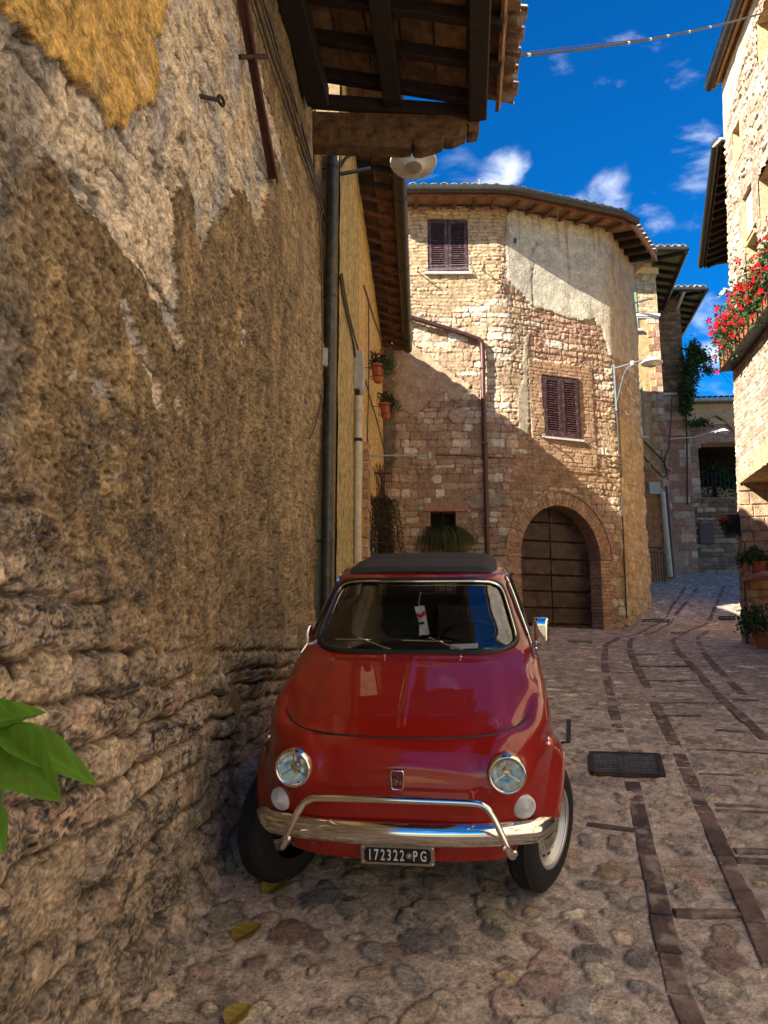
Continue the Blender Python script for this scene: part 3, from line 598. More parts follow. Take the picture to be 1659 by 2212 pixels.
# ================================================================ YELLOW HOUSE ON THE LEFT
yh = empty('yellow_house', (-.3, 12, 0), label='narrow yellow plastered house behind the dark downpipe on the left', cat='house'); world_parent(yh)
B0, B1 = Vector((-.47, 7.55, 0)), Vector((-.0, 16.35, 0)); Bd = (B1-B0).normalized(); Bn = Vector((Bd.y, -Bd.x, 0)); BL = (B1-B0).length
def bp(s, z, o=0): return B0+Bd*s+Bn*o+UPV*z
nS, nZ = 200, 520; S1 = np.linspace(0, BL, nS)**1.0; Z1 = np.linspace(-.9, 6.45, nZ); S2, Z2 = np.meshgrid(S1, Z1)
hB = fbm(S2*1.5, Z2*1.2, 4, 101)*.012+fbm(S2*14, Z2*14, 3, 102)*.003
yel = lin(206, 168, 100); grn = lin(150, 134, 88); dirty = lin(110, 96, 60)
st1 = fbm(S2*9, Z2*.35, 4, 103); st2 = fbm(S2*22, Z2*.5, 3, 104)
cB = yel*(1+.10*fbm(S2*3, Z2*2, 4, 105))[..., None]*np.ones((1, 1, 3))
cB = mixc(cB, lin(172, 152, 98)*(1+.45*st2)[..., None], ss(2.6, 2.2, S2)*.85)
cB = mixc(cB, grn*(1+.4*st1)[..., None], ss(.1, .45, st1+.25*ss(2.5, 6, Z2))*.7*ss(6, 2.5, S2))
cB = mixc(cB, dirty*(1+.3*st2)[..., None], ss(.25, .5, fbm(S2*6, Z2*3, 5, 106)+.9*ss(.7, -.8, Z2)-.25)*ss(3, .5, S2))
cB = mixc(cB, lin(150, 112, 66)*np.ones((1, 1, 3)), ss(.3, .5, fbm(S2*12, Z2*.5, 4, 107))*.45*ss(4, 6.5, S2))
PB = np.stack([B0.x+Bd.x*S2+Bn.x*hB, B0.y+Bd.y*S2+Bn.y*hB, Z2], -1)
relief(yh, 'wall', 'x', PB, np.full((nZ-1, nS-1), -1), np.clip(cB*.95, .01, .9), M_wall)
m = MB(); q = [bp(0, -1, -.02), bp(BL, -1, -.02), Vector((-8, 16.3, -1)), Vector((-8, 7.6, -1))]; m.prism(q, (0, 0, 0), (0, 0, 7.35)); m.build('house_body', MATS['plain_render'], yh)
def brp(s, o, dz=0): return bp(s, 6.60-.30*o+dz, o)
m = MB(); m.prism([brp(-.0, -7, .10), brp(-.0, .50, .10), brp(BL-.25, .50, .10), brp(BL-.25, -7, .10)], (0, 0, 0), (0, 0, .05)); rfB = m.build('roof', M_tile, yh)
s = .1; i = 0
while s < BL-.2:
    m = MB(); m.bar(brp(s, -.12, .005), brp(s, .44, .005), .07, .06, ch=.006); m.build('rafter', M_wood_red if i > 6 else M_wood_dark, rfB)
    for j in range(2):
        m = MB(); m.bar(brp(s+.04, .06+j*.27, .06), brp(s+.385, .06+j*.27, .06), .25, .03, ch=.004); m.build('terracotta_slab', M_terra, rfB)
    s += .40; i += 1
m = MB(); m.bar(brp(0, .475, .03), brp(BL-.25, .475, .03), .03, .15, ch=.004); m.build('fascia_board', M_wood_dark, rfB)
tilerow(lambda al, ac, dz: brp(al, ac, dz), 40, .21, 1, rfB, M_tile, a0=.42, over=.14, lift=.08)
m = MB(); g0 = brp(.1, .58, -.05); g1 = brp(BL-.55, .55, -.07); m.tube([g0.lerp(g1, t) for t in (0, .5, 1)], .095, 14); gt = m.build('gutter', M_pipe, yh, smooth=True)
for k in range(8):
    m = MB(); p = g0.lerp(g1, (k+.4)/8); d = (g1-g0).normalized(); m.tube([p-d*.012, p+d*.012], .101, 14); m.build('gutter_joint', M_pipe, gt, smooth=True)
# ================================================================ CENTRAL STONE HOUSE
ch_ = empty('corner_stone_house', (3, 17, .4), label='three storey stone and brick house with brown arched garage door', cat='house'); world_parent(ch_)
CP = [(-.35, 16.3), (2.65, 16.3), (5.45, 17.28), (6.62, 19.0)]
cum = [0]
for a, b in zip(CP, CP[1:]): cum.append(cum[-1]+math.hypot(b[0]-a[0], b[1]-a[1]))
def pcs(u, v):
    for i in range(3):
        s_, z_, P = at_line(u, v, CP[i], CP[i+1]); L = cum[i+1]-cum[i]
        if (s_ >= 0 or i == 0) and (s_ <= L or i == 2): return (cum[i]+s_, z_)
    return (cum[2], z_)
sm = np.linspace(-.2, cum[-1]+.2, 900)
px_ = np.interp(sm, cum, [p[0] for p in CP]); py_ = np.interp(sm, cum, [p[1] for p in CP])
ker = np.hanning(61); ker /= ker.sum(); pxs = np.convolve(np.pad(px_, 30, 'edge'), ker, 'valid'); pys = np.convolve(np.pad(py_, 30, 'edge'), ker, 'valid')
tx = np.gradient(pxs); ty = np.gradient(pys); tl = np.hypot(tx, ty); NX, NY = ty/tl, -tx/tl
def cpos(s, z, o=0):
    return Vector((float(np.interp(s, sm, pxs)+o*np.interp(s, sm, NX)), float(np.interp(s, sm, pys)+o*np.interp(s, sm, NY)), z))
def ctan(s): return (cpos(s+.05, 0)-cpos(s-.05, 0)).normalized()
def k3(pts): return [pcs(796.3+x*.4, 365+y*.4) for x, y in pts]
def k4(pts): return [pcs(763+x*.42, 796.3+y*.42) for x, y in pts]
w1 = (pcs(923, 475)[0], pcs(1010, 475)[0], pcs(966, 592)[1], pcs(966, 474)[1])
w2 = (pcs(1172, 880)[0], pcs(1248, 880)[0], pcs(1172, 945)[1], pcs(1172, 812)[1])
w3 = (pcs(930, 1130)[0], pcs(985, 1130)[0], pcs(958, 1175)[1], pcs(958, 1105)[1])
dr0, dr1 = pcs(1127, 1300)[0], pcs(1300, 1300)[0]; dcx = (dr0+dr1)/2; drx = (dr1-dr0)/2; dzt = pcs(1200, 1092)[1]; drz = 1.17; dzc = dzt-drz; dzb = .26
print('C', w1, w2, w3, dr0, dr1, dzt)
top = 10.05
sg = np.unique(np.round(np.concatenate([np.linspace(0, cum[-1], 420), [w1[0], w1[1], w2[0], w2[1], w3[0], w3[1]]]), 4)); zg = np.unique(np.round(np.concatenate([np.linspace(-.1, top, 480), [w1[2], w1[3], w2[2], w2[3], w3[2], w3[3]]]), 4))
S, Z = np.meshgrid(sg, zg)
wS = S+.03*fbm(S*3, Z*3, 3, 201)+.012*fbm(S*12, Z*12, 2, 202); wZ = Z+.05*fbm(S*1.2, Z*1.5, 3, 203)+.012*fbm(S*10, Z*10, 2, 204)
idr, er = courses(wS, wZ, -.5, 11, (.085, .20), (.13, .46), 205)
idb, eb = courses(wS+.02*fbm(S*5, Z*5, 2, 206), wZ, -.5, 11, (.075, .105), (.2, .42), 207, off=20000)
idk, ek = courses(S, Z+.004*fbm(S*4, Z*4, 2, 208), -.5, 11, (.078, .082), (.24, .27), 209, off=60000)
def z3(p, wig=.06, fr=5, sd=1): return psdf(p, S, Z)+fbm(S*fr, Z*fr, 4, sd, .6)*wig
bz = z3(k3([(-100, 100), (730, 100), (735, 420), (700, 640), (640, 720), (400, 780), (-100, 800)]), .12, 4, 211)        # thin brick courses round the top window
fr2 = psdf([(w2[0]-.33, w2[2]-.75), (w2[1]+.42, w2[2]-.75), (w2[1]+.42, w2[3]+.36), (w2[0]-.33, w2[3]+.36)], S, Z)+.02*fbm(S*9, Z*9, 2, 212)
gar = z3(k4([(800, 640), (830, 430), (1290, 470), (1290, 600), (1100, 610), (930, 620), (830, 730)]), .08, 5, 213)
isk = (fr2 > 0) | (gar > 0); isb = (bz > 0) & ~isk
ids = np.where(isk, idk, np.where(isb, idb, idr)); e = np.where(isk, ek, np.where(isb, eb, er)); rh = hsh(ids, ids*0, 214); rh2 = hsh(ids, ids*0, 215)
plA = z3(k3([(742, 262), (735, 400), (742, 520), (748, 600), (830, 680), (880, 742), (960, 762), (1060, 802), (1150, 826), (1215, 815), (1250, 860), (1280, 930), (1300, 1010), (1345, 1035), (1410, 1050), (1440, 1050), (1480, 600), (1450, 250), (1300, 100), (800, 100)]), .045, 7, 221)
plB = z3(k3([(20, 900), (150, 955), (240, 945), (310, 990), (400, 1060), (500, 1130), (560, 1165), (520, 1200), (480, 1250), (440, 1240), (420, 1195), (340, 1230), (300, 1290), (240, 1330), (190, 1300), (130, 1290), (20, 1320)]), .05, 8, 222)
plB = np.maximum(plB, z3(k3([(440, 1300), (500, 1285), (530, 1320), (505, 1375), (450, 1370), (425, 1340)]), .03, 9, 223))
plC = z3(k3([(840, 900), (870, 900), (862, 1010), (865, 1400), (860, 1440), (800, 1440), (800, 1300), (830, 1100)]), .06, 7, 224)
plC = np.maximum(plC, z3(k4([(560, 690), (640, 640), (800, 650), (805, 700), (660, 725), (600, 715)]), .04, 8, 225))
dmp = z3(k3([(60, 930), (140, 960), (150, 1100), (145, 1250), (160, 1400), (150, 1600), (60, 1700), (20, 1200)]), .09, 6, 226)
pinkz = ss(-.2, .2, z3(k3([(850, 740), (1230, 830), (1290, 1000), (1290, 1400), (1180, 1400), (1180, 1070), (860, 1000)]), .1, 4, 227))
whq = ss(-.1, .1, z3(k3([(660, 600), (760, 640), (770, 1500), (650, 1500), (640, 1000), (560, 840), (300, 830), (300, 760), (600, 700)]), .1, 3, 228))
sh = ss(0, .022, e+.006*fbm(S*30, Z*30, 2, 229))
hs_ = sh*(.007+.020*rh)+(ridged(S*5+rh*9, Z*6, 4, 230)-.5)*.022*sh+fbm(S*14, Z*14, 3, 231)*.012-.012
hk = ss(0, .012, e)*(.006+.006*rh)
dead = ss(-.05, .5, fbm(S*1.3, Z*1.3, 4, 232)); hs_ *= (1-.5*dead)
h = np.where(isk, hk+.02*(fr2 > 0), np.where(isb, hs_*.75, hs_))
def lay(h, d, hv): 
    w_ = ss(0, .02, d); return h*(1-w_)+hv*w_
hp = fbm(S*2, Z*2, 4, 233)*.01+fbm(S*20, Z*20, 2, 234)*.002
h = lay(h, plA, .030+hp); h = lay(h, plB, .026+hp); h = lay(h, plC, .022+hp)
h += fbm(S*.4, Z*.4, 2, 235)*.06
s3 = ss(cum[2]-.35, cum[2]+.1, S)
h += s3*fbm(S*2.5, Z*2.5, 4, 236)*.05*ss(5.5, 4.5, Z)+s3*ss(5.0, .5, Z)*.0
base = np.array([lin(196, 160, 116), lin(180, 142, 104), lin(206, 174, 132), lin(186, 144, 112), lin(170, 130, 94), lin(214, 190, 154)])
ct = base[(rh2*6).astype(int)]*(.90+.22*rh)[..., None]
ct = mixc(ct, lin(188, 132, 102)*(.8+.4*rh)[..., None], pinkz*.7)
ct = mixc(ct, lin(226, 212, 186)*(.85+.2*rh)[..., None], np.where(rh2 > .93, .9, 0)+whq*(rh2 > .55)*.7)
cbk = mixc(lin(206, 172, 118)*(.8+.35*rh)[..., None], lin(190, 150, 104)*(.8+.4*rh)[..., None], (rh2 > .6)*1.0)
ckk = lin(182, 134, 88)*(.72+.5*rh)[..., None]
ct = np.where(isk[..., None], ckk, np.where(isb[..., None], cbk, ct))
mo = lin(178, 144, 100)*(1+.25*fbm(S*9, Z*9, 4, 237))[..., None]
mo = mixc(mo, lin(190, 146, 84)*np.ones((1, 1, 3)), ss(.1, .5, fbm(S*1.4, Z*1.4, 3, 238))*.6)
c = mixc(mo*(1-.45*ss(.012, .0, e)*(1-isk*.5))[..., None], ct, ss(.0, .016, e)*(1-.75*dead*(1-isk)))
c = mixc(c, lin(150, 112, 78)*np.ones((1, 1, 3)), ss(.2, .6, fbm(S*2.5, Z*2.5, 5, 239))*.35)
orange = ss(.12, .5, fbm(S*9, Z*.7, 3, 240))*((fr2 > 0) & (Z > w2[3]+.02)); c = mixc(c, lin(176, 110, 50)*np.ones((1, 1, 3)), orange*.8)
pgrey = lin(206, 194, 166)*(1+.16*fbm(S*1.8, Z*1.2, 4, 241)+.12*fbm(S*10, Z*10, 3, 242))[..., None]
pgrey = mixc(pgrey, lin(186, 150, 92)*(1+.3*fbm(S*7, Z*.6, 3, 250))[..., None], ss(cum[2]-.5, cum[2]+.3, S)*.75)
streak = ss(.25, .7, fbm(S*7, Z*.5, 4, 243)+.30*ss(8.5, 9.9, Z)); pgrey = mixc(pgrey, lin(128, 112, 80)*np.ones((1, 1, 3)), streak*.45)
c = mixc(c, pgrey, ss(0, .012, plA)); c = mixc(c, lin(196, 158, 116)*(1+.12*fbm(S*4, Z*4, 4, 244))[..., None], ss(0, .012, plB)*.95); c = mixc(c, lin(168, 152, 122)*(1+.15*fbm(S*6, Z*6, 4, 245))[..., None], ss(0, .012, plC)*.9)
for d in (plA, plB, plC): c *= (1-.45*np.exp(-((d+.008)/.012)**2))[..., None]
c = mixc(c, lin(104, 92, 68)*(1+.3*fbm(S*6, Z*6, 4, 246))[..., None], ss(0, .08, dmp)*.8)
yst = s3*ss(5.6, 5.0, Z+fbm(S*3, Z*3, 2, 247)*.3); c = mixc(c, lin(196, 156, 88)*(.85+.35*fbm(S*8, Z*8, 4, 248)+.25*rh)[..., None], yst*.7)
# a long crack through the plaster
for ck in ([(900, 400), (880, 440), (888, 520), (880, 600), (885, 660), (890, 740)], [(940, 400), (900, 415), (885, 450)], [(700, 930), (690, 1000), (680, 1100)], [(730, 1380), (745, 1400), (740, 1500)]):
    d = pldist(k3(ck), S, Z)+.02*fbm(S*12, Z*12, 2, 249); kk = np.exp(-np.abs(d)/.014); c *= (1-.55*kk)[..., None]; h -= .012*kk
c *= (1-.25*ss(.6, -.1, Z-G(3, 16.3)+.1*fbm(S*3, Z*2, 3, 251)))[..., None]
Xc = np.interp(S, sm, pxs)+h*np.interp(S, sm, NX); Yc_ = np.interp(S, sm, pys)+h*np.interp(S, sm, NY)
cS, cZ = (S[:-1, :-1]+S[1:, 1:])/2, (Z[:-1, :-1]+Z[1:, 1:])/2
solid = np.maximum(np.maximum(plA, plB), plC) > .0
pid = np.where((~solid) & (e > .004) & (dead < .75), ids, -1); fid = np.where((pid[:-1, :-1] == pid[1:, 1:]) & (pid[:-1, 1:] == pid[1:, :-1]), pid[:-1, :-1], -1)
for (a, b, lo, hi) in (w1, w2, w3): fid[(cS > a) & (cS < b) & (cZ > lo) & (cZ < hi)] = -2
ind = ((np.abs(cS-dcx) < drx+.03) & (cZ < dzc)) | ((((cS-dcx)/(drx+.03))**2+((cZ-dzc)/(drz+.03))**2 < 1) & (cZ >= dzc)); fid[ind] = -2
c = mixc(c, c.mean(-1, keepdims=True)*np.array([1.06, 1.0, .92])*1.0, np.full(S.shape, .32))
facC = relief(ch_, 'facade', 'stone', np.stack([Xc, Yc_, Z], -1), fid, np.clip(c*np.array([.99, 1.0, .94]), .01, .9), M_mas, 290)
# solid behind
m = MB(); q = [cpos(s_, -.5, -.45) for s_ in np.linspace(.05, cum[-1], 14)]+[Vector((6.3, 22, -.5)), Vector((-7, 23, -.5)), Vector((-7, 16.9, -.5))]; m.prism(q, (0, 0, 0), (0, 0, top+.5)); m.build('house_body', MATS['plain_render'], ch_)
def boxp(m, s0, s1, z0, z1, o0, o1):
    # box in facade coordinates
    a, b, c_, d = cpos(s0, z0, o0), cpos(s1, z0, o0), cpos(s1, z0, o1), cpos(s0, z0, o1); m.prism([a, b, c_, d], (0, 0, 0), (0, 0, z1-z0))
# reveals
for (a, b, lo, hi), dep in ((w1, .14), (w2, .10), (w3, .3)):
    m = MB(); t = .05
    boxp(m, a-t, a, lo-t, hi+t, -dep-.05, .0); boxp(m, b, b+t, lo-t, hi+t, -dep-.05, .0); boxp(m, a, b, hi, hi+t, -dep-.05, .0); boxp(m, a, b, lo-t, lo, -dep-.05, .0); m.build('window_reveal', simple('reveal_render', lin(170, 140, 100), .9) if 'reveal_render' not in MATS else MATS['reveal_render'], ch_)
def shutter(parent, P, w_, h_, mat, tilt=.0, nsl=22, groupname='shutter'):
    # P(x, z, o) in metres from the leaf's lower left corner
    def bx(m, x0, x1, z0, z1, o0, o1): m.prism([P(x0, z0, o0), P(x1, z0, o0), P(x1, z0, o1), P(x0, z0, o1)], (0, 0, 0), P(x0, z1, o0)-P(x0, z0, o0))
    m = MB(); f = .075
    bx(m, 0, f, 0, h_, 0, .035); bx(m, w_-f, w_, 0, h_, 0, .035); bx(m, f, w_-f, 0, .12, .001, .034); bx(m, f, w_-f, h_-.09, h_, .001, .034); fr = m.build(groupname, mat, parent)
    z = .125; sp = (h_-.22)/nsl
    for k in range(nsl):
        m = MB(); a, b = P(f, z, .032), P(w_-f, z, .032); c_, d = P(w_-f, z+sp*.72, .006), P(f, z+sp*.72, .006); n_ = (P(0, 0, .006)-P(0, 0, 0)); u_ = UPV*.008
        m.add([a, b, c_, d, a+u_, b+u_, c_+u_, d+u_], [(0, 1, 2, 3), (7, 6, 5, 4), (0, 4, 5, 1), (1, 5, 6, 2), (2, 6, 7, 3), (3, 7, 4, 0)]); m.build('slat', mat, fr); z += sp
    m = MB(); bx(m, f, w_-f, .1, h_-.05, -.004, .002); m.build('shutter_back', M_black, fr)
    return fr
for (a, b, lo, hi), of, ns in ((w1, -.02, 20), (w2, .025, 22)):
    mid = (a+b)/2
    for (x0, x1) in ((a+.012, mid-.006), (mid+.006, b-.012)):
        shutter(ch_, lambda x, z, o, x0=x0: cpos(x0+x, lo+.03+z, of+o), x1-x0, hi-lo-.05, M_shut, nsl=ns)
    m = MB(); boxp(m, a-.07, b+.07, lo-.035, lo+.012, -.1, .10); m.build('window_sill', M_sill, ch_)
m = MB(); boxp(m, w2[0]-.03, w2[0], w2[2]+.02, w2[3]+.03, .0, .05); boxp(m, w2[1], w2[1]+.03, w2[2]+.02, w2[3]+.03, .0, .05); boxp(m, w2[0], w2[1], w2[3], w2[3]+.03, .0, .05); m.build('window_frame', M_shut, ch_)
# small dark window with pink lintel
m = MB(); boxp(m, w3[0]-.02, w3[1]+.02, w3[2]-.02, w3[3]+.02, -.32, -.30); m.build('dark_opening', M_hole, ch_)
for a, b in ((w3[0]-.12, (w3[0]+w3[1])/2-.008), ((w3[0]+w3[1])/2+.008, w3[1]+.26)):
    m = MB(); boxp(m, a, b, w3[3]+.005, w3[3]+.19, -.1, .045); m.build('lintel', M_pink, ch_)
m = MB(); m.tube([cpos((w3[0]+w3[1])/2, w3[2], -.06), cpos((w3[0]+w3[1])/2, w3[3], -.06)], .012, 6); m.build('window_bar', M_iron, ch_)
m = MB(); boxp(m, w3[0]-.2, w3[1]+.2, w3[2]-.13, w3[2], -.2, .07); m.build('window_sill', M_sill if False else M_pink, ch_)
# arched doorway : voussoir bricks, jamb bricks, plank door
def arc(t, r, o): 
    return cpos(dcx-math.cos(t)*(drx+r), dzc+math.sin(t)*(drz+r), o)
nv = 58
for k in range(nv):
    t0 = math.pi*(k+.06)/nv; t1 = math.pi*(k+.94)/nv; oo = .035+random.uniform(-.006, .008); rr = .29+random.uniform(-.01, .01)
    m = MB(); m.add([arc(t0, 0, -.12), arc(t1, 0, -.12), arc(t1, rr, -.12), arc(t0, rr, -.12), arc(t0, 0, oo), arc(t1, 0, oo), arc(t1, rr, oo), arc(t0, rr, oo)], [(0, 3, 2, 1), (4, 5, 6, 7), (0, 1, 5, 4), (1, 2, 6, 5), (2, 3, 7, 6), (3, 0, 4, 7)]); m.build('brick', M_brick, facC)
m = MB(); pts = []
for k in range(48):
    t0 = math.pi*k/47; pts.append(t0)
for a, b in zip(pts, pts[1:]):
    m.add([arc(a, .0, .03), arc(b, .0, .03), arc(b, .0, -.46), arc(a, .0, -.46), arc(a, .3, .0), arc(b, .3, .0)], [(0, 1, 2, 3), (0, 1, 5, 4)])
for k in range(30):    # thin brick hood course round the arch
    t0 = math.pi*(k+.04)/30; t1 = math.pi*(k+.96)/30; q = MB(); q.add([arc(t0, .30, -.05), arc(t1, .30, -.05), arc(t1, .35, -.05), arc(t0, .35, -.05), arc(t0, .30, .055), arc(t1, .30, .055), arc(t1, .35, .055), arc(t0, .35, .055)], [(0, 3, 2, 1), (4, 5, 6, 7), (0, 1, 5, 4), (1, 2, 6, 5), (2, 3, 7, 6), (3, 0, 4, 7)]); q.build('brick', M_brick, facC)
m.build('arch_soffit', simple('soffit_brick', (.22, .13, .075), .9, var=.4, scale=20, bump=.9, bscale=30, bdist=.02), ch_)
nj = int((dzc-dzb)/.075)
for k in range(nj):
    z0 = dzb-.05+k*.0775
    for sgn, sx in ((-1, dcx-drx), (1, dcx+drx)):
        ln_ = .29 if k % 2 else .24
        a, b = (sx-ln_, sx) if sgn < 0 else (sx, sx+ln_)
        m = MB(); boxp(m, a, b, z0+.004, z0+.072, -.46, .03+random.uniform(-.005, .008)); m.build('brick', M_brick, facC)
door = MB(); boxp(door, dcx-drx-.1, dcx+drx+.1, dzb-.3, dzt+.1, -.46, -.43); dr_ = door.build('garage_door', M_door, ch_)
zz_ = dzb-.10; hh_ = [.34, .36, .36, .36, .36, .40, .42, .5]
for hgt in hh_:
    for (a, b) in ((dcx-drx-.05, dcx-.02), (dcx-.0, dcx+drx+.05)):
        m = MB(); z1 = min(zz_+hgt, dzt+.1)
        aa, bb = a, b; P0, P1, P2, P3 = [cpos(x, 0, -.43) for x in (aa, bb, bb, aa)]
        def pt(x, z, o): return cpos(x, z, o)
        V_ = [pt(a, zz_, -.43), pt(b, zz_, -.43), pt(b, z1, -.43), pt(a, z1, -.43), pt(a+.006, zz_+.03, -.395), pt(b-.006, zz_+.03, -.395), pt(b-.006, z1-.022, -.40), pt(a+.006, z1-.022, -.40)]
        m.add(V_, [(0, 3, 2, 1), (4, 5, 6, 7), (0, 1, 5, 4), (1, 2, 6, 5), (2, 3, 7, 6), (3, 0, 4, 7)]); m.build('door_panel', M_door, dr_)
    zz_ += hgt
m = MB(); m.tube([cpos(dcx+.95, dzb+1.0, -.39), cpos(dcx+.95, dzb+1.0, -.34), cpos(dcx+.83, dzb+1.01, -.34)], .012, 6); m.build('handle', M_black, dr_)
m = MB(); boxp(m, dcx-drx-.6, dcx-drx-.30, 1.95, 2.06, .0, .07); m.build('stone_bracket', M_brick, ch_)
# eaves : rafters, boards, gutter, tiles
def ev(s_, o, z): return cpos(s_, z, o)
m = MB(); n_ = 40; ins = [ev(s_, -.35, 10.16) for s_ in np.linspace(.0, cum[-1], n_)]; outs = [ev(s_, .60, 10.02) for s_ in np.linspace(.0, cum[-1], n_)]
vs = ins+outs+[p+UPV*.05 for p in ins]+[p+UPV*.05 for p in outs]; fs = []
for i in range(n_-1): fs += [(i, i+1, n_+i+1, n_+i), (2*n_+i, 3*n_+i, 3*n_+i+1, 2*n_+i+1), (n_+i, n_+i+1, 3*n_+i+1, 3*n_+i)]
m.add(vs, fs); eb_ = m.build('eave_boarding', simple('eave_board', (.30, .19, .10), .85, var=.35), ch_)
for i in range(int(cum[-1]/.44)+1):
    s_ = .2+i*.44
    if s_ > cum[-1]-.02: break
    bigr = .115 if s_ > cum[2] else .075
    m = MB(); m.bar(ev(s_, -.1, 10.03), ev(s_, .56, 9.935), bigr, bigr*1.25, ch=.005); m.build('rafter_end', M_wood_red if s_ < cum[2] else M_wood_dark, ch_)
se = np.linspace(.0, cum[2]+.1, 30); m = MB()
for a, b in zip(se, se[1:]): m.bar(ev(a, .60, 9.99), ev(b, .60, 9.99), .03, .13)
m.build('fascia_board', M_wood_red, ch_)
m = MB(); sv = np.linspace(cum[2]+.05, cum[-1]+.02, 5)
for a, b in zip(sv, sv[1:]): m.bar(ev(a, .62, 10.0), ev(b, .62, 10.0), .05, .18)
m.build('fascia_board', M_wood_new, ch_)
m = MB(); gp = [ev(s_, .70, 10.06) for s_ in np.linspace(-.2, cum[2]+.12, 26)]; m.tube(gp, .095, 14); gC = m.build('gutter', M_gutter, ch_, smooth=True)
for s_ in (1.2, 2.55, 3.3, 4.4, 5.3): 
    m = MB(); a = ev(s_, .70, 10.06); d = ctan(s_); m.tube([a-d*.015, a+d*.015], .102, 14); m.build('gutter_joint', M_gutter, gC, smooth=True)
# roof surface and eave tiles
m = MB(); q = [ev(s_, .55, 10.14) for s_ in np.linspace(0, cum[-1], 16)]; ap = [Vector((-7, 21, 11.3)), Vector((3, 21.5, 11.3)), Vector((6, 22, 11.2)), Vector((9, 23, 10.2))]
cen_ = Vector((1.5, 20.0, 11.2)); vs = [cen_]+[Vector((-7, 16.2, 10.2))]+q+[Vector((6.6, 22.3, 10.2)), Vector((-7, 23.4, 10.2))]
m.add(vs, [(0, i, i+1) for i in range(1, len(vs)-1)]+[(0, len(vs)-1, 1)]); rC = m.build('roof', M_tile_lich, ch_)
s_ = .08
while s_ < cum[-1]-.05:
    for c_ in range(2):
        m = MB(); o0 = .66-c_*.36; o1 = o0-.42; z0 = 10.17+c_*.10+random.uniform(-.008, .012); halftile(m, ev(s_, o0, z0), ev(s_, o1, z0+.10), .095, th=.018); m.build('roof_tile', M_tile_lich, rC, smooth=True)
    s_ += .232+random.uniform(-.01, .01)
# ================================================================ FAR BUILDINGS
def plane_fn(p0, p1, lean=0, z0=0):
    a = Vector((p0[0], p0[1], 0)); b = Vector((p1[0], p1[1], 0)); d = (b-a).normalized(); n = Vector((d.y, -d.x, 0))
    def f(s, z, o=0): return a+d*s+n*(o-lean*(z-z0))+UPV*z
    return f, (b-a).length, d, n
def wallsheet(parent, name, f, s0, s1, z0, z1, ns, nz, hfun, holes=(), mat=None, maxp=0, pname='stone', d=None, n=None, sadd=(), zadd=()):
    sg_ = np.unique(np.round(np.concatenate([np.linspace(s0, s1, ns), [x for h_ in holes for x in h_[:2]], sadd]), 4)); zg_ = np.unique(np.round(np.concatenate([np.linspace(z0, z1, nz), [x for h_ in holes for x in h_[2:]], zadd]), 4))
    S_, Z_ = np.meshgrid(sg_, zg_); h_, c_, ids_ = hfun(S_, Z_)
    o = np.array(f(0, 0, 0)); ds = np.array(f(1, 0, 0))-o; dz = np.array(f(0, 1, 0))-o; dn = np.array(f(0, 0, 1))-o
    P = o+S_[..., None]*ds+Z_[..., None]*dz+h_[..., None]*dn
    fid = np.where((ids_[:-1, :-1] == ids_[1:, 1:]) & (ids_[:-1, 1:] == ids_[1:, :-1]), ids_[:-1, :-1], -1)
    cs, cz = (S_[:-1, :-1]+S_[1:, 1:])/2, (Z_[:-1, :-1]+Z_[1:, 1:])/2
    for (a, b, lo, hi) in holes: fid[(cs > a) & (cs < b) & (cz > lo) & (cz < hi)] = -2
    return relief(parent, name, pname, P, fid, np.clip(c_, .01, .9), mat or M_mas, maxp)
def ashlar(S, Z, seed, hr, wr, pal, off=0, depth=.012, mort=lin(160, 135, 100), wob=.01, rough=.008, joint=.012, hl=None):
    S2 = S+wob*fbm(S*4, Z*4, 2, seed+1); Z2 = Z+wob*fbm(S*4, Z*4, 2, seed+2)
    ids, e = courses(S2, Z2, Z.min()-.3, Z.max()+.5, hr, wr, seed+3, off); rh = hsh(ids, ids*0, seed+4); rh2 = hsh(ids, ids*0, seed+5)
    h = ss(0, joint, e)*(depth*(.4+rh))+fbm(S*11, Z*11, 4, seed+6)*rough
    pal = np.array(pal); c = pal[(rh2*len(pal)).astype(int)]*(.78+.4*rh)[..., None]*(1+.12*fbm(S*5, Z*5, 4, seed+7))[..., None]
    m = mort*(1+.2*fbm(S*7, Z*7, 3, seed+8))[..., None]*(1-.35*ss(joint*.8, 0, e))[..., None]
    c = mixc(m, c, ss(0, joint*.9, e)); return h, c, np.where(e > joint*.35, ids, -1), e
def reveal(parent, f, a, b, lo, hi, dep, mat, t=.06, o0=-.0, back=None, nm='window_reveal'):
    def bx(m, s0, s1, z0, z1, oa, ob): m.prism([f(s0, z0, oa), f(s1, z0, oa), f(s1, z0, ob), f(s0, z0, ob)], (0, 0, 0), f(s0, z1, oa)-f(s0, z0, oa))
    m = MB(); bx(m, a-t, a, lo-t, hi+t, -dep, o0); bx(m, b, b+t, lo-t, hi+t, -dep, o0); bx(m, a, b, hi, hi+t, -dep, o0); bx(m, a, b, lo-t, lo, -dep, o0); m.build(nm, mat, parent)
    if back: m = MB(); bx(m, a-t, b+t, lo-t, hi+t, -dep-.02, -dep); m.build('dark_opening', back, parent)
def fbox(f, m, s0, s1, z0, z1, oa, ob): m.prism([f(s0, z0, oa), f(s1, z0, oa), f(s1, z0, ob), f(s0, z0, ob)], (0, 0, 0), f(s0, z1, oa)-f(s0, z0, oa))
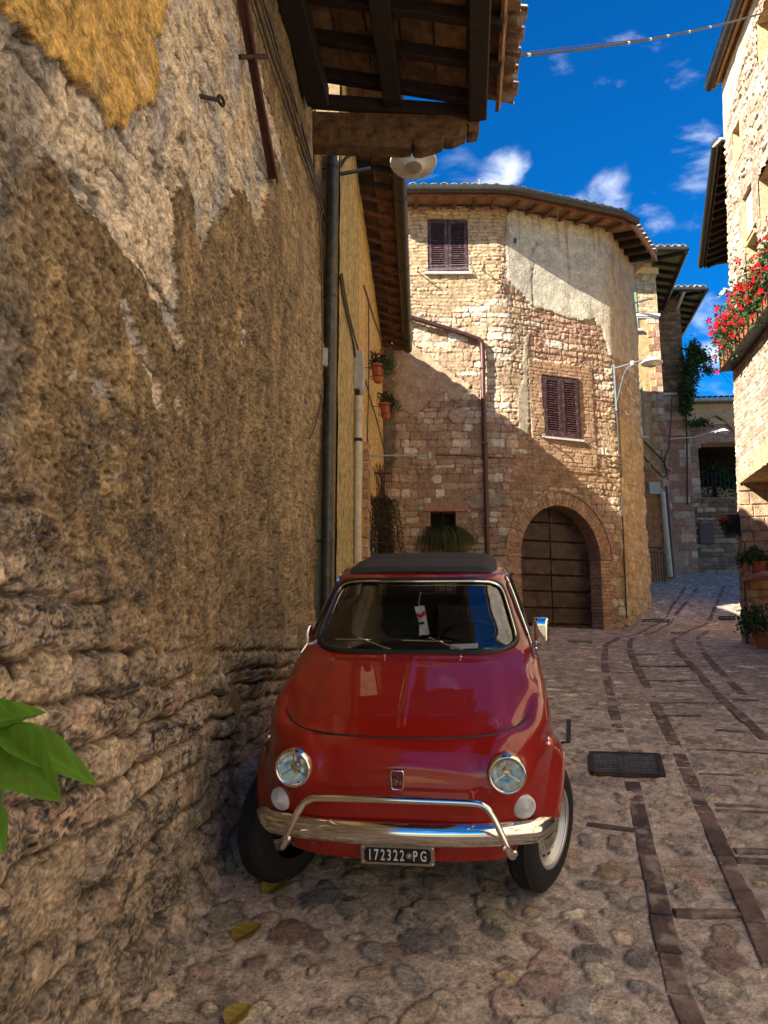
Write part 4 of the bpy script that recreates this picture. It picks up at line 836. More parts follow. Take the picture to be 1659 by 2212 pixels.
# ---- yellow plaster and brick house (behind the central one)
pale = empty('plaster_house', (8, 25, 2), label='tall pale house, buff brick above cream plaster, with green shutters', cat='house'); world_parent(pale)
fD, LD, dD, nD = plane_fn((6.0, 24.0), (9.1, 24.0))
zc = at_y(1440, 682, 24).z; zt_ = 12.35
def hD(S, Z):
    h1, c1, i1, e1 = ashlar(S, Z, 300, (.082, .09), (.26, .34), [lin(216, 190, 148), lin(204, 174, 130), lin(196, 160, 116), lin(222, 200, 164)], depth=.008, mort=lin(176, 156, 122), wob=.006, rough=.003, joint=.016)
    q = np.minimum(S-2.72-.16*((np.floor(Z/.24) % 2)), 9); h2, c2, i2, e2 = ashlar(S, Z, 320, (.235, .245), (.3, .42), [lin(214, 190, 158), lin(198, 160, 128), lin(180, 132, 104)], off=50000, depth=.015, joint=.02)
    pl = lin(212, 178, 124)*(1+.06*fbm(S*2, Z*1, 3, 331))[..., None]*np.ones((1, 1, 3)); pl = mixc(pl, lin(190, 140, 96)*(1+.08*fbm(S*2, Z*2, 3, 332))[..., None], ss(5.9, 5.4, Z)*.9)
    pl = mixc(pl, lin(150, 120, 84)*np.ones((1, 1, 3)), ss(.1, .5, fbm(S*4, Z*.6, 4, 333)+.5*ss(3.4, 2.2, Z))*.4)
    up = Z > zc; qo = q > 0
    h = np.where(up, h1, np.where(qo, h2+.01, fbm(S*3, Z*3, 3, 334)*.006)); c = np.where(up[..., None], c1, np.where(qo[..., None], c2, pl)); return h, c*.75, np.where(up, i1, np.where(qo, i2, -1))
gw = [at_y(1340, 712, 24), at_y(1374, 612, 24)]; gw2 = [at_y(1366, 943, 24), at_y(1386, 835, 24)]
hl = [(gw[0].x-6, gw[1].x-6, gw[0].z, gw[1].z), (gw2[0].x-6-.5, gw2[1].x-6, gw2[0].z, gw2[1].z)]
wallsheet(pale, 'facade', fD, 0, LD, 1.5, zt_, 110, 420, hD, hl, M_mas, 0, 'brick')
for (a, b, lo, hi) in hl:
    reveal(pale, fD, a, b, lo, hi, .12, MATS['reveal_render'], .05, 0, M_hole)
    x0 = b-.52
    shutter(pale, lambda x, z, o, x0=x0, lo=lo: fD(x0+x, lo+.02+z, .0+o), .5, hi-lo-.03, M_shut_green, nsl=26)
    shutter(pale, lambda x, z, o, x0=x0, lo=lo: fD(x0-.53+x, lo+.02+z, .0+o), .5, hi-lo-.03, M_shut_green, nsl=26)
    m = MB(); fbox(fD, m, a-.05, b+.1, lo-.07, lo, -.02, .10); m.build('window_sill', M_sill, pale)
m = MB(); fbox(fD, m, -.1, LD+.05, zc-.04, zc+.05, -.05, .07); fbox(fD, m, -.1, LD+.02, zc-.09, zc-.04, -.05, .04); m.build('string_course', M_sill, pale)
m = MB(); fbox(fD, m, -.1, LD+.10, zt_-.02, zt_+.2, -.3, .05); m.build('cornice', simple('buff_brick', lin(200, 165, 120), .9, var=.3, bump=.6), pale)
m = MB(); m.prism([(6.0, 24.12, .5), (9.04, 24.12, .5), (9.9, 28.4, .5), (6.0, 28.4, .5)], (0, 0, 0), (0, 0, 12.3)); m.build('house_body', MATS['buff_brick'], pale)
def eave(parent, c0, c1, c2, zz, ov, thick=.07, nr=7, mat=M_wood_dark, board=None, pitch=.25):
    # hipped eave round the outer corner c1 : soffit boards, rafters, gutter, tiles
    a, b, c_ = Vector((*c0, zz)), Vector((*c1, zz)), Vector((*c2, zz)); d1 = (b-a).normalized(); d2 = (c_-b).normalized(); n1 = Vector((d1.y, -d1.x, 0)); n2 = Vector((d2.y, -d2.x, 0))
    oa, ob, oc = a+n1*ov, b+(n1+n2)*ov/(1+n1.dot(n2)), c_+n2*ov; lift = UPV*ov*pitch
    m = MB(); m.add([a+lift, b+lift, c_+lift, oa, ob, oc]+[p+UPV*thick for p in (a+lift, b+lift, c_+lift, oa, ob, oc)], [(0, 3, 4, 1), (1, 4, 5, 2), (6, 7, 10, 9), (7, 8, 11, 10), (3, 9, 10, 4), (4, 10, 11, 5)]); rf_ = m.build('roof', board or simple('green_soffit_board', lin(120, 122, 84), .8, var=.3), parent)
    for (p, q, n, ln_) in ((a, b, n1, (b-a).length), (b, c_, n2, (c_-b).length)):
        k = max(2, int(ln_/.55))
        for i in range(k):
            s_ = (i+.5)/k; P = p.lerp(q, s_); m = MB(); m.bar(P+lift-UPV*.06, P+n*ov*.96-UPV*.06, .08, .11); m.build('rafter', mat, rf_)
    m = MB(); m.bar(b+lift-UPV*.06, ob-UPV*.06, .10, .12); m.build('rafter', mat, rf_)
    m = MB(); m.tube([oa+UPV*.02-d1*.1, ob+UPV*.02], .085, 10); m.tube([ob+UPV*.02, oc+UPV*.02], .085, 10); m.build('gutter', M_gutter, parent, smooth=True)
    top_ = (a+c_)/2+UPV*1.3-(n1+n2)*2.5
    m = MB(); m.add([oa+UPV*.1, ob+UPV*.1, oc+UPV*.1, top_], [(0, 1, 3), (1, 2, 3)]); m.build('roof_slope', M_tile_lich, parent)
    for (p, q, n) in ((oa, ob, n1), (ob, oc, n2)):
        ln_ = (q-p).length; k = int(ln_/.23); tn = (-n*1+UPV*pitch)
        for i in range(k):
            P = p.lerp(q, (i+.5)/k)+UPV*(.13+random.uniform(-.01, .01)); m = MB(); halftile(m, P, P+tn.normalized()*.42, .10, th=.02, seg=6); m.build('roof_tile', M_tile_lich, rf_, smooth=True)
eave(pale, (6, 24.0), (9.15, 24.0), (9.95, 28.4), 12.75, .85)
m = MB(); m.bar(fD(1.6, zc+.25, .02), fD(1.6, zc+.25, .02)+Vector((1.15, -.5, .12)), .05, .05); m.build('iron_bracket', M_black, pale)
# conduit, boxes and the fat white pipe on it
m = MB(); A_ = lambda u, v, o=-.06: at_y(u, v, 24+o)
m.tube(spline([A_(1452, 868-14), A_(1446, 960), A_(1438, 985), A_(1437, 1010), A_(1448, 1018)], 5), .022, 6); m.tube(spline([A_(1372, 935), A_(1430, 992), A_(1438, 1010)], 3), .02, 6); m.tube(spline([A_(1374, 965), A_(1430, 1030), A_(1440, 1015)], 3), .02, 6)
m.build('conduit', M_cable_dk, pale, smooth=True)
m = MB(); m.tube([A_(1431, 1062, -.1), A_(1436, 1120, -.1), A_(1448, 1246, -.1)], .085, 10); m.build('wall_pipe', M_beige, pale, smooth=True)
m = MB(); m.tube([A_(1440, 1050, -.04), A_(1457, 1248, -.04)], .05, 8); m.build('wall_pipe', M_copper, pale, smooth=True)
for (u0, v0, u1, v1, mt, nm) in ((1402, 1042, 1424, 1068, M_grey, 'meter_box'), (1391, 1000, 1404, 1016, MATS['reveal_render'], 'junction_box'), (1381, 1044, 1392, 1048, simple('yellow_plate', (.5, .3, .03), .5), 'street_plate')):
    a, b = A_(u0, v1), A_(u1, v0); m = MB(); m.box(((a.x+b.x)/2, 23.93, (a.z+b.z)/2), (abs(b.x-a.x), .12, abs(b.z-a.z)), ch=.012); m.build(nm, mt, pale)
rl = empty('hand_railing', (8.4, 23.3, 1.9), label='small black iron railing beside the cream plaster house', cat='railing'); world_parent(rl)
ra0 = at_y(1405, 1250, 23.2); ra1 = at_y(1436, 1250, 23.4); gz = g(8.5, 23.3)
m = MB(); m.tube([(ra0.x, 23.2, ra0.z+.95), (ra1.x, 23.4, ra1.z+.95), (ra1.x+.05, 23.9, ra1.z+.95)], .022, 6); m.tube([(ra0.x, 23.2, ra0.z+.8), (ra1.x, 23.4, ra1.z+.8)], .014, 6); m.build('rail', M_black, rl)
for k in range(6):
    t = k/5; x = ra0.x+(ra1.x-ra0.x)*t; y = 23.2+.2*t; z = ra0.z-.1; m = MB(); m.tube([(x, y, z), (x, y, z+1.02)], .02 if k in (0, 5) else .010, 6); m.build('post', M_black, rl)
# ---- brick tower house behind it, and the stone wall with the opening at the street's end
tow = empty('brick_tower_house', (11, 28, 2.4), label='brick upper storey house darkened in colour for shade behind the pale one', cat='house'); world_parent(tow)
fE, LE, dE, nE = plane_fn((8.8, 27.6), (11.32, 27.6))
ze = at_y(1460, 852, 27.6).z
def hE(S, Z):
    h1, c1, i1, e1 = ashlar(S, Z, 400, (.085, .095), (.26, .34), [lin(150, 116, 84), lin(130, 98, 72), lin(164, 130, 96)], depth=.008, mort=lin(120, 100, 76), joint=.016)  # upper brick tones darkened for the shadow of the pale house's roof
    h2, c2, i2, e2 = ashlar(S, Z, 420, (.22, .34), (.35, .7), [lin(188, 148, 122), lin(176, 130, 104), lin(206, 176, 148), lin(168, 124, 98)], off=40000, joint=.02)
    up = Z > ze; return np.where(up, h1, h2), np.where(up[..., None], c1, c2)*.9, np.where(up, i1, i2)
wallsheet(tow, 'facade', fE, 0, LE, 2, 13.25, 110, 360, hE, (), M_mas, 0)
m = MB(); fbox(fE, m, 0, LE+.04, ze-.03, ze+.05, -.05, .06); m.build('string_course', M_sill, tow)
m = MB(); m.prism([(8.8, 27.7, 1.5), (11.27, 27.7, 1.5), (12.1, 33, 1.5), (8.8, 33, 1.5)], (0, 0, 0), (0, 0, 11.7)); m.build('house_body', MATS['buff_brick'], tow)
eave(tow, (8.8, 27.6), (11.36, 27.6), (12.15, 32.5), 13.15, .8)
m = MB(); a = at_y(1479, 625, 26.9); m.tube(spline([a, at_y(1477, 632, 26.9), at_y(1466, 660, 27.3), at_y(1462, 668, 27.5)], 4), .06, 8); m.build('rain_pipe', M_grey, tow, smooth=True)
ew = empty('end_wall', (12, 28, 2.6), label='coursed stone wall with a wide barred opening closing the street', cat='wall'); world_parent(ew)
fW, LW, dW, nW = plane_fn((10.2, 28.0), (15.5, 27.6))
def wp(u, v): s_, z_, P = at_line(u, v, (10.2, 28.0), (15.5, 27.6)); return s_, z_
ol, oh = wp(1515, 1075), wp(1572, 952); zW = wp(1540, 912)[1]
def hW(S, Z):
    h1, c1, i1, e1 = ashlar(S, Z, 440, (.24, .34), (.4, .75), [lin(196, 156, 130), lin(182, 136, 110), lin(214, 188, 160), lin(186, 142, 116)], joint=.02, mort=lin(150, 122, 92))
    h2, c2, i2, e2 = ashlar(S, Z, 460, (.10, .22), (.25, .6), [lin(176, 140, 108), lin(150, 118, 88), lin(196, 166, 134), lin(138, 106, 80)], off=40000, joint=.025, depth=.03, rough=.02, wob=.03, mort=lin(110, 88, 64))
    up = Z > ol[1]-.05; c_ = np.where(up[..., None], c1, c2); c_ = mixc(c_, lin(146, 124, 100)*np.ones((1, 1, 3)), ss(4.2, 3.2, Z)*.5); return np.where(up, h1, h2), c_*.86, np.where(up, i1, i2)
hw = (ol[0], ol[0]+2.4, ol[1], oh[1]-.05)
wallsheet(ew, 'masonry', fW, -.3, LW, 2.2, zW, 150, 260, hW, (hw,), M_mas, 200)
reveal(ew, fW, *hw, .7, MATS['buff_brick'], .05, 0)
# shallow arch over the opening, hood moulding and cap
m = MB(); ps = []
for k in range(13):
    t = k/12; s_ = hw[0]-.1+t*2.6; ps.append((s_, hw[3]-.05-1.5*abs(t-.5)**2*1.2+.30))
for (a, b) in zip(ps, ps[1:]): fbox(fW, m, a[0], b[0]-.012, min(a[1], b[1]), min(a[1], b[1])+.45, -.3, .03)
m.build('arch_stones', M_pink, ew)
ps = [wp(1488, 915), wp(1500, 910), wp(1545, 897), wp(1562, 908), wp(1590, 935)]
m = MB()
for a, b in zip(ps, ps[1:]): m.bar(fW(a[0], a[1], .06), fW(b[0], b[1], .06), .22, .09)
m.build('hood_moulding', MATS['buff_brick'], ew)
m = MB(); fbox(fW, m, hw[0]-.3, hw[1]+.3, hw[3]-1.15, hw[3]+.2, -2.7, -2.5); fbox(fW, m, hw[0]-.3, hw[1]+.3, hw[3]+.05, hw[3]+.2, -2.5, -.74); fbox(fW, m, hw[0]-.3, hw[0]-.1, 2, hw[3]+.05, -2.5, -.74); m.build('passage_roof', M_wood_dark, ew)
m = MB(); fbox(fW, m, -.3, LW, zW-.1, zW+.02, -.5, .1); m.build('coping', MATS['buff_brick'], ew)
m = MB(); fbox(fW, m, -.3, hw[0]-.06, 1.8, zW-.1, -.72, -.08); fbox(fW, m, hw[1]+.06, LW, 1.8, zW-.1, -.72, -.08); fbox(fW, m, hw[0]-.06, hw[1]+.06, 1.8, hw[2]-.06, -.72, -.08); fbox(fW, m, hw[0]-.06, hw[1]+.06, hw[3]+.06, zW-.1, -.72, -.08); m.build('wall_core', MATS['buff_brick'], ew)
m = MB()
for k in range(16):
    s_ = hw[0]+.08+k*.155; m.tube([fW(s_, hw[2], -.35), fW(s_, hw[2]+1.05, -.35)], .012, 5)
m.tube([fW(hw[0], hw[2]+1.0, -.35), fW(hw[1], hw[2]+1.0, -.35)], .018, 5); m.build('opening_railing', M_black, ew)
a = wp(1511, 1175); b = wp(1538, 1130)
m = MB(); fbox(fW, m, a[0], b[0], a[1], b[1], .0, .10); hb = m.build('service_hatch', simple('brown_hatch', (.10, .055, .045), .6, var=.15), ew)
m = MB(); fbox(fW, m, a[0]+.03, b[0]-.03, a[1]+.03, b[1]-.03, .10, .112); m.build('hatch_door', MATS['brown_hatch'], hb)
# tiled roof seen beyond the wall
bh = empty('far_tiled_house', (14, 33, 3), label='low far house with lichened tile roof edge above the end wall', cat='house'); world_parent(bh)
zz = at_y(1540, 868, 32).z; m = MB(); m.prism([(11.6, 32.0, 2.5), (18, 31.6, 2.5), (18, 37, 2.5), (11.6, 37, 2.5)], (0, 0, 0), (0, 0, zz-2.5-.15)); m.build('wall', MATS['buff_brick'], bh)
m = MB(); m.prism([(11.4, 31.6, zz-.12), (18, 31.2, zz-.12), (18, 37, zz+1.0), (11.4, 37, zz+1.0)], (0, 0, 0), (0, 0, .1)); r_ = m.build('roof', M_tile_lich, bh)
for i in range(26):
    P = Vector((11.5+i*.24, 31.55-.06*i*.24, zz+.02)); m = MB(); halftile(m, P, P+Vector((0, .42, .09)), .11, th=.025, seg=6); m.build('roof_tile', M_tile_lich, r_, smooth=True)
# ---- right hand building
rb = empty('right_stone_house', (6.5, 11, 0), label='sunlit stone and brick house on the right with red flower box', cat='house'); world_parent(rb)
R0, R1 = (4.87, 6.5), (5.97, 13.0); LEAN = .045
fF, LF, dF, nF = plane_fn(R1, R0, -0.0)                 # runs from the far corner towards the camera
def fF(s, z, o=0):
    a = Vector((*R1, 0)); d = (Vector((*R0, 0))-a).normalized(); n = Vector((d.y, -d.x, 0)); return a+d*s+n*(o-LEAN*np.clip(z, 0, 12))+UPV*z
_a = Vector((*R1, 0)); _d = (Vector((*R0, 0))-_a).normalized(); _n = Vector((_d.y, -_d.x, 0))
if _n.x > 0: _n = -_n
def fF(s, z, o=0): return _a+_d*s+_n*(o-LEAN*float(np.clip(z, 0, 12)))+UPV*z
def pF(u, v, o=0):
    d = raydir(u, v); k = 12
    for _ in range(30):
        P = d*k; dist = (P-_a).dot(_n)+LEAN*min(max(P.z, 0), 12)-o; k += dist/max(1e-6, -(d.dot(_n)))*.9
    P = d*k; return ((P-_a).dot(_d), P.z)
0 and print('F', pF(1578, 1000), pF(1640, 300), pF(1600, 1045), _n)

ztop = 10.6; w_slit = (.46, .86, 8.5, 9.15); w_bar = (.85, 1.4, 6.7, 7.6); w_rec = (1.0, 1.62, 6.0, 6.75); w_up = (2.0, 2.9, 9.15, 10.0); w_mid = (1.8, 2.6, 6.55, 7.35); portal = (.24, 4.2, -1.2, 2.74)
def hF(S, Z):
    pal = [lin(216, 190, 150), lin(204, 172, 130), lin(222, 202, 168), lin(196, 160, 124), lin(210, 182, 148), lin(188, 152, 118)]
    hb, cb_, ib, eb_ = ashlar(S, Z, 500, (.066, .095), (.18, .36), pal, depth=.012, mort=lin(186, 158, 120), wob=.02, rough=.008, joint=.014)
    hr, cr_, ir, er_ = ashlar(S, Z, 520, (.09, .20), (.14, .40), pal, off=60000, depth=.03, mort=lin(196, 168, 128), wob=.05, rough=.028, joint=.03)
    hq, cq, iq, eq = ashlar(S, Z, 540, (.20, .30), (.30, .55), [lin(176, 146, 112), lin(196, 166, 132), lin(160, 126, 98)], off=120000, depth=.02, mort=lin(140, 114, 84), wob=.015, rough=.014, joint=.02)
    rz = (Z+.25*fbm(S*1.5, Z*1.5, 4, 560)) > 5.55+.2*S; rough = rz; low = Z < 1.9
    bz_ = ((psdf([(.2, 8.2), (1.1, 8.2), (1.1, 9.4), (.2, 9.4)], S, Z) > -.05+.05*fbm(S*5, Z*5, 2, 561)) | (psdf([(.6, 5.6), (2, 5.6), (2, 8.0), (.6, 8.0)], S, Z)+.12*fbm(S*4, Z*4, 2, 562) > .05))
    rough = rough & ~bz_
    h = np.where(rough, hr, np.where(low, hq, hb)); c = np.where(rough[..., None], cr_, np.where(low[..., None], cq, cb_)); i_ = np.where(rough, ir, np.where(low, iq, ib))
    pl = (Z > 9.35+.45*S+.06*fbm(S*4, Z*4, 4, 563)); pc_ = lin(222, 196, 152)*(1+.07*fbm(S*2, Z*2, 4, 564)+.08*fbm(S*8, Z*.8, 4, 565))[..., None]
    h = np.where(pl, .035+fbm(S*3, Z*3, 3, 566)*.006, h); c = np.where(pl[..., None], pc_, c); i_ = np.where(pl, -1, i_)
    h = h+fbm(S*.8, Z*.6, 3, 567)*.035*ss(0, .8, S)
    c = mixc(c, lin(170, 136, 100)*np.ones((1, 1, 3)), ss(.1, .6, fbm(S*3, Z*2, 4, 568))*.35)
    c = mixc(c, c.mean(-1, keepdims=True)*np.array([1.05, 1.0, .93]), np.full(S.shape, .3)); return h, c*.84, i_
holes = (w_slit, w_bar, w_rec, w_up, w_mid, portal)
wallsheet(rb, 'facade', fF, 0, 7.5, -.4, ztop, 380, 620, hF, holes, M_mas, 290, 'brick')
for q in (w_slit, w_bar, w_rec, w_up, w_mid): reveal(rb, fF, *q, .32, simple('pale_reveal', lin(190, 160, 118), .9, var=.25, bump=.7, bdist=.02) if 'pale_reveal' not in MATS else MATS['pale_reveal'], .05, .0, M_hole)
m = MB()
for k in range(9): fbox(fF, m, w_bar[0]+.03+k*.058, w_bar[0]+.06+k*.058, w_bar[2]+.02, w_bar[3]-.02, -.10, -.06)
m.build('shutter', M_white, rb)
m = MB(); fbox(fF, m, w_rec[0], w_rec[1], w_rec[2], w_rec[3], -.26, -.22); m.build('window_pane', simple('window_glass', (.08, .11, .14), .1, var=.05, bump=0), rb)
# body behind the face (leans with it) and around the portal recess
m = MB(); fbox(fF, m, .0, 7.5, 2.74, ztop-.02, -3, -.34); fbox(fF, m, .0, .235, -1.2, 2.74, -3, -.06); fbox(fF, m, .235, 7.5, -1.2, 2.74, -3, -1.25); m.build('house_body', MATS['pale_reveal'], rb)
# far end face of the building (turned away from the street)
m = MB(); fbox(fF, m, -.02, .02, -.4, ztop, -3, -.02); m.build('end_face', MATS['pale_reveal'], rb)
# portal: coursed stone jamb facing down the street, soldier brick lintel, brick step
def ashbox(parent, name, o, ax, ay, az, L, Hh, rows, seed, mat, dpt=.04):
    rg = random.Random(seed); z = 0
    while z < Hh:
        rh_ = rg.uniform(*rows); x = -rg.uniform(0, .2)
        while x < L:
            w_ = rg.uniform(.18, .42); a, b = max(x, 0), min(x+w_, L); z1 = min(z+rh_, Hh)
            if b-a > .03: m = MB(); P = [o+ax*(a+.006)+az*(z+.006), o+ax*(b-.006)+az*(z+.006), o+ax*(b-.006)+az*(z1-.006), o+ax*(a+.006)+az*(z1-.006)]; k = rg.uniform(.5, 1)*dpt; c_ = .012; Q = [o+ax*(a+.006+c_)+az*(z+.006+c_), o+ax*(b-.006-c_)+az*(z+.006+c_), o+ax*(b-.006-c_)+az*(z1-.006-c_), o+ax*(a+.006+c_)+az*(z1-.006-c_)]; m.add([p for p in P]+[q+ay*k for q in Q], [(4, 5, 6, 7), (0, 1, 5, 4), (1, 2, 6, 5), (2, 3, 7, 6), (3, 0, 4, 7)]); m.build(name, mat, parent)
            x += w_
        z += rh_
M_jamb = simple('jamb_stone', lin(172, 140, 108), .9, var=.35, scale=9, bump=.9, bscale=30, bdist=.02, dirt=((.16, .12, .09), 6, .6))
inw = -_n
m = MB(); fbox(fF, m, .20, .245, -.6, 2.74, -1.25, -.03); jb = m.build('jamb', M_jamb, rb)
ashbox(jb, 'stone', fF(.245, -.4, -.05)+Vector((0, 0, 0)), inw, _d, UPV, 1.15, 3.1, (.13, .24), 5, M_jamb, .035)
k = 0; s_ = .16
while s_ < 4.3:
    m = MB(); fbox(fF, m, s_+.003, s_+.062, 2.745, 3.10+random.uniform(-.006, .006), -.5, .012+random.uniform(0, .014)); m.build('brick', M_brick if False else simple('lintel_brick', lin(190, 164, 120), .9, var=.3, scale=8, bump=.9, bscale=40, bdist=.015, dirt=((.26, .20, .12), 9, .5)) if 'lintel_brick' not in MATS else MATS['lintel_brick'], rb); s_ += .067; k += 1
m = MB(); fbox(fF, m, .25, 4.2, -1.2, 2.7, -1.22, -1.18); m.build('portal_back', simple('rough_dark_render', lin(120, 92, 70), .95, var=.5, scale=4, bump=.9, bscale=12, bdist=.05), rb)
gz = g(6.2, 12.5)
m = MB(); fbox(fF, m, .25, 1.6, gz-.3, gz+.16, -1.2, -.10); m.build('brick_step', M_brick, rb)
s_ = .27
while s_ < 1.6:
    m = MB(); fbox(fF, m, s_, s_+.058, gz+.0, gz+.175, -.2, -.06); m.build('brick', M_brick, rb); s_ += .066
m = MB(); fbox(fF, m, .25, .72, 1.42, 1.47, -.9, -.08); m.build('shelf', M_wood, rb)
# plaster storey eave
m = MB(); fbox(fF, m, -.08, 7, 10.60, 10.66, -3, .14); fbox(fF, m, -.08, 7, 10.48, 10.62, .12, .17); rF = m.build('roof', M_wood_new, rb)
m = MB(); m.tube([fF(-.12, 10.56, .24), fF(7, 10.56, .24)], .09, 10); m.build('gutter', M_gutter, rb, smooth=True)
for k in range(24):
    P = fF(-.06+k*.24, 10.72, .22); m = MB(); halftile(m, P, P-_n*.42+UPV*.1, .11, th=.02); m.build('roof_tile', M_tile, rF, smooth=True)
m = MB(); m.add([fF(-.12, 10.68, .32), fF(7, 10.68, .32), fF(7, 11.8, -3), fF(-.5, 11.8, -3)], [(0, 1, 2, 3)]); m.build('roof_slope', M_tile, rF)
# little lamps on the far corner
for z, o in ((9.35, .05), (6.35, .05)):
    fl = empty('wall_floodlight', tuple(fF(.02, z, .1)), label='small white floodlight high on the corner of the sunlit house' if z > 8 else 'small grey floodlight lower on the sunlit corner, above the red flowers', cat='floodlight'); world_parent(fl)
    m = MB(); m.bar(fF(.0, z, .0), fF(-.02, z+.05, .12), .02, .02); m.build('bracket', M_grey, fl); m = MB(); m.bar(fF(-.02, z+.02, .10), fF(.03, z-.12, .20), .13, .035, ch=.01); m.build('lamp_head', M_white, fl)
# ---- house beyond with the deep rafter eave
r3 = empty('far_right_house', (8, 15.5, .6), label='far right house in shade under a deep brown rafter eave', cat='house'); world_parent(r3)
e0, e1 = Vector((6.35, 13.0, 9.35)), Vector((7.97, 17.7, 9.35)); ed = (e1-e0).normalized(); en = Vector((-ed.y, ed.x, 0)); 
m = MB(); m.prism([e0-en*.75+UPV*-10, e1-en*.75-UPV*10-ed*.1, e1-en*4-UPV*10, e0-en*4-UPV*10], (0, 0, 0), (0, 0, 10.3)); m.build('wall', MATS['pale_reveal'], r3)
m = MB(); m.prism([e0-UPV*-.03, e1-UPV*-.03, e1-en*1.0+UPV*.30, e0-en*1.0+UPV*.30], (0, 0, 0), (0, 0, .06)); rr_ = m.build('roof', simple('brown_board', (.16, .09, .05), .8), r3)
k = 0
while k*.33 < (e1-e0).length:
    P = e0+ed*k*.33; m = MB(); m.bar(P-en*.02-UPV*.05, P-en*.85+UPV*.2, .08, .11); m.build('rafter', M_wood_dark, rr_); k += 1
m = MB(); m.bar(e0-UPV*.03+en*.02, e1-UPV*.03+en*.02, .03, .14); m.build('fascia_board', M_wood_dark, r3)
m = MB(); m.tube([e0+en*.1, e1+en*.1], .085, 10); m.tube([e1+en*.1, e1-en*.9], .05, 8); m.build('gutter', M_gutter, r3, smooth=True)

# ---- the sunlit house front that carries on along the right side of the street (mirrored in the car's paint)
rn = empty('near_right_house', (4.6, 1, -1.5), label='sunlit cream stone front at the near right, seen mirrored in the car windscreen', cat='house'); world_parent(rn)
fN, LN, dN, nN = plane_fn((4.72, 5.45), (4.25, -9.0))
def fN(s, z, o=0, a=Vector((4.72, 5.45, 0)), d=(Vector((4.25, -9, 0))-Vector((4.72, 5.45, 0))).normalized()): return a+d*s+Vector((-1, .03, 0)).normalized()*o+UPV*z
def hN(S, Z):
    h1, c1, i1, e1 = ashlar(S, Z, 600, (.10, .20), (.2, .5), [lin(226, 204, 166), lin(214, 186, 146), lin(232, 214, 182)], depth=.02, mort=lin(206, 180, 140), wob=.03, rough=.015, joint=.03)
    c1 = mixc(c1, c1.mean(-1, keepdims=True)*np.array([1.03, 1.0, .96]), np.full(S.shape, .45)); return h1, c1*.85, np.full(S.shape, -1)
hN_ = [(1.5, 2.5, 1.2, 2.7), (4.5, 5.5, 1.2, 2.7), (8.5, 9.5, 1.2, 2.7), (1.5, 2.4, 4.4, 5.8), (4.5, 5.4, 4.4, 5.8), (8.5, 9.4, 4.4, 5.8), (5.9, 7.1, -2.2, .6)]
wallsheet(rn, 'facade', fN, 0, LN, -3.2, 9.6, 200, 220, hN, hN_, M_mas, 0)
for q in hN_: reveal(rn, fN, *q, .25, MATS['pale_reveal'], .05, 0, M_shut)
m = MB(); m.prism([Vector((4.80, 5.42, -3.2)), Vector((4.56, -9, -3.2)), Vector((9, -9, -3.2)), Vector((9, 5.42, -3.2))], (0, 0, 0), (0, 0, 12.9)); m.build('house_body', MATS['pale_reveal'], rn)
m = MB(); m.prism([fN(-.1, 9.6, .5), fN(LN, 9.6, .5), fN(LN, 10.9, -4), fN(-.1, 10.9, -4)], (0, 0, 0), (0, 0, .12)); m.build('roof', M_tile, rn)
# ================================================================ THE RED CAR (local frame: x to the viewer's right, y to the rear, z up, origin under the front axle)
def glossy(name, col, rough, metal=0, coat=0, spec=.5, flake=0, dust=0):
    m, t, b = bsdf(name); b.inputs['Base Color'].default_value = (*col, 1); b.inputs['Roughness'].default_value = rough; b.inputs['Metallic'].default_value = metal
    b.inputs['Coat Weight'].default_value = coat; b.inputs['Coat Roughness'].default_value = .025; b.inputs['Specular IOR Level'].default_value = spec
    if dust:
        tcn = N(t, 'ShaderNodeTexCoord'); no = N(t, 'ShaderNodeTexNoise'); no.inputs['Scale'].default_value = 3; no.inputs['Detail'].default_value = 9; no.inputs['Roughness'].default_value = .7; t.links.new(tcn.outputs['Object'], no.inputs['Vector'])
        r = N(t, 'ShaderNodeMapRange'); r.inputs[1].default_value = .45; r.inputs[2].default_value = .8; r.inputs[3].default_value = rough; r.inputs[4].default_value = rough+dust; t.links.new(no.outputs['Fac'], r.inputs[0]); t.links.new(r.outputs[0], b.inputs['Roughness'])
        r2 = N(t, 'ShaderNodeMapRange'); r2.inputs[1].default_value = .4; r2.inputs[2].default_value = .9; r2.inputs[3].default_value = .005; r2.inputs[4].default_value = .035; t.links.new(no.outputs['Fac'], r2.inputs[0]); t.links.new(r2.outputs[0], b.inputs['Coat Roughness'])
        n2 = N(t, 'ShaderNodeTexNoise'); n2.inputs['Scale'].default_value = 6; n2.inputs['Detail'].default_value = 2; t.links.new(tcn.outputs['Object'], n2.inputs['Vector']); bp_ = N(t, 'ShaderNodeBump'); bp_.inputs['Strength'].default_value = .04; bp_.inputs['Distance'].default_value = .004; t.links.new(n2.outputs['Fac'], bp_.inputs['Height']); t.links.new(bp_.outputs[0], b.inputs['Coat Normal'])
    MATS[name] = m; return m
M_paint = glossy('red_car_paint', (.27, .008, .003), .33, 0, 1.0, .18, dust=.12)
M_chrome = glossy('chrome', (.78, .76, .70), .07, 1, dust=.10)
M_rubber = glossy('tyre_rubber', (.007, .007, .007), .8, dust=.1); M_seal = glossy('black_rubber_seal', (.01, .01, .01), .45)
M_rim = glossy('silver_wheel', (.55, .55, .53), .35, .7, dust=.1); M_int = glossy('dark_interior', (.014, .012, .011), .7); M_seat = glossy('black_seat', (.018, .017, .016), .6)
M_soft = simple('black_canvas', (.022, .021, .02), .75, var=.2, bump=.35, bscale=300, bdist=.002)
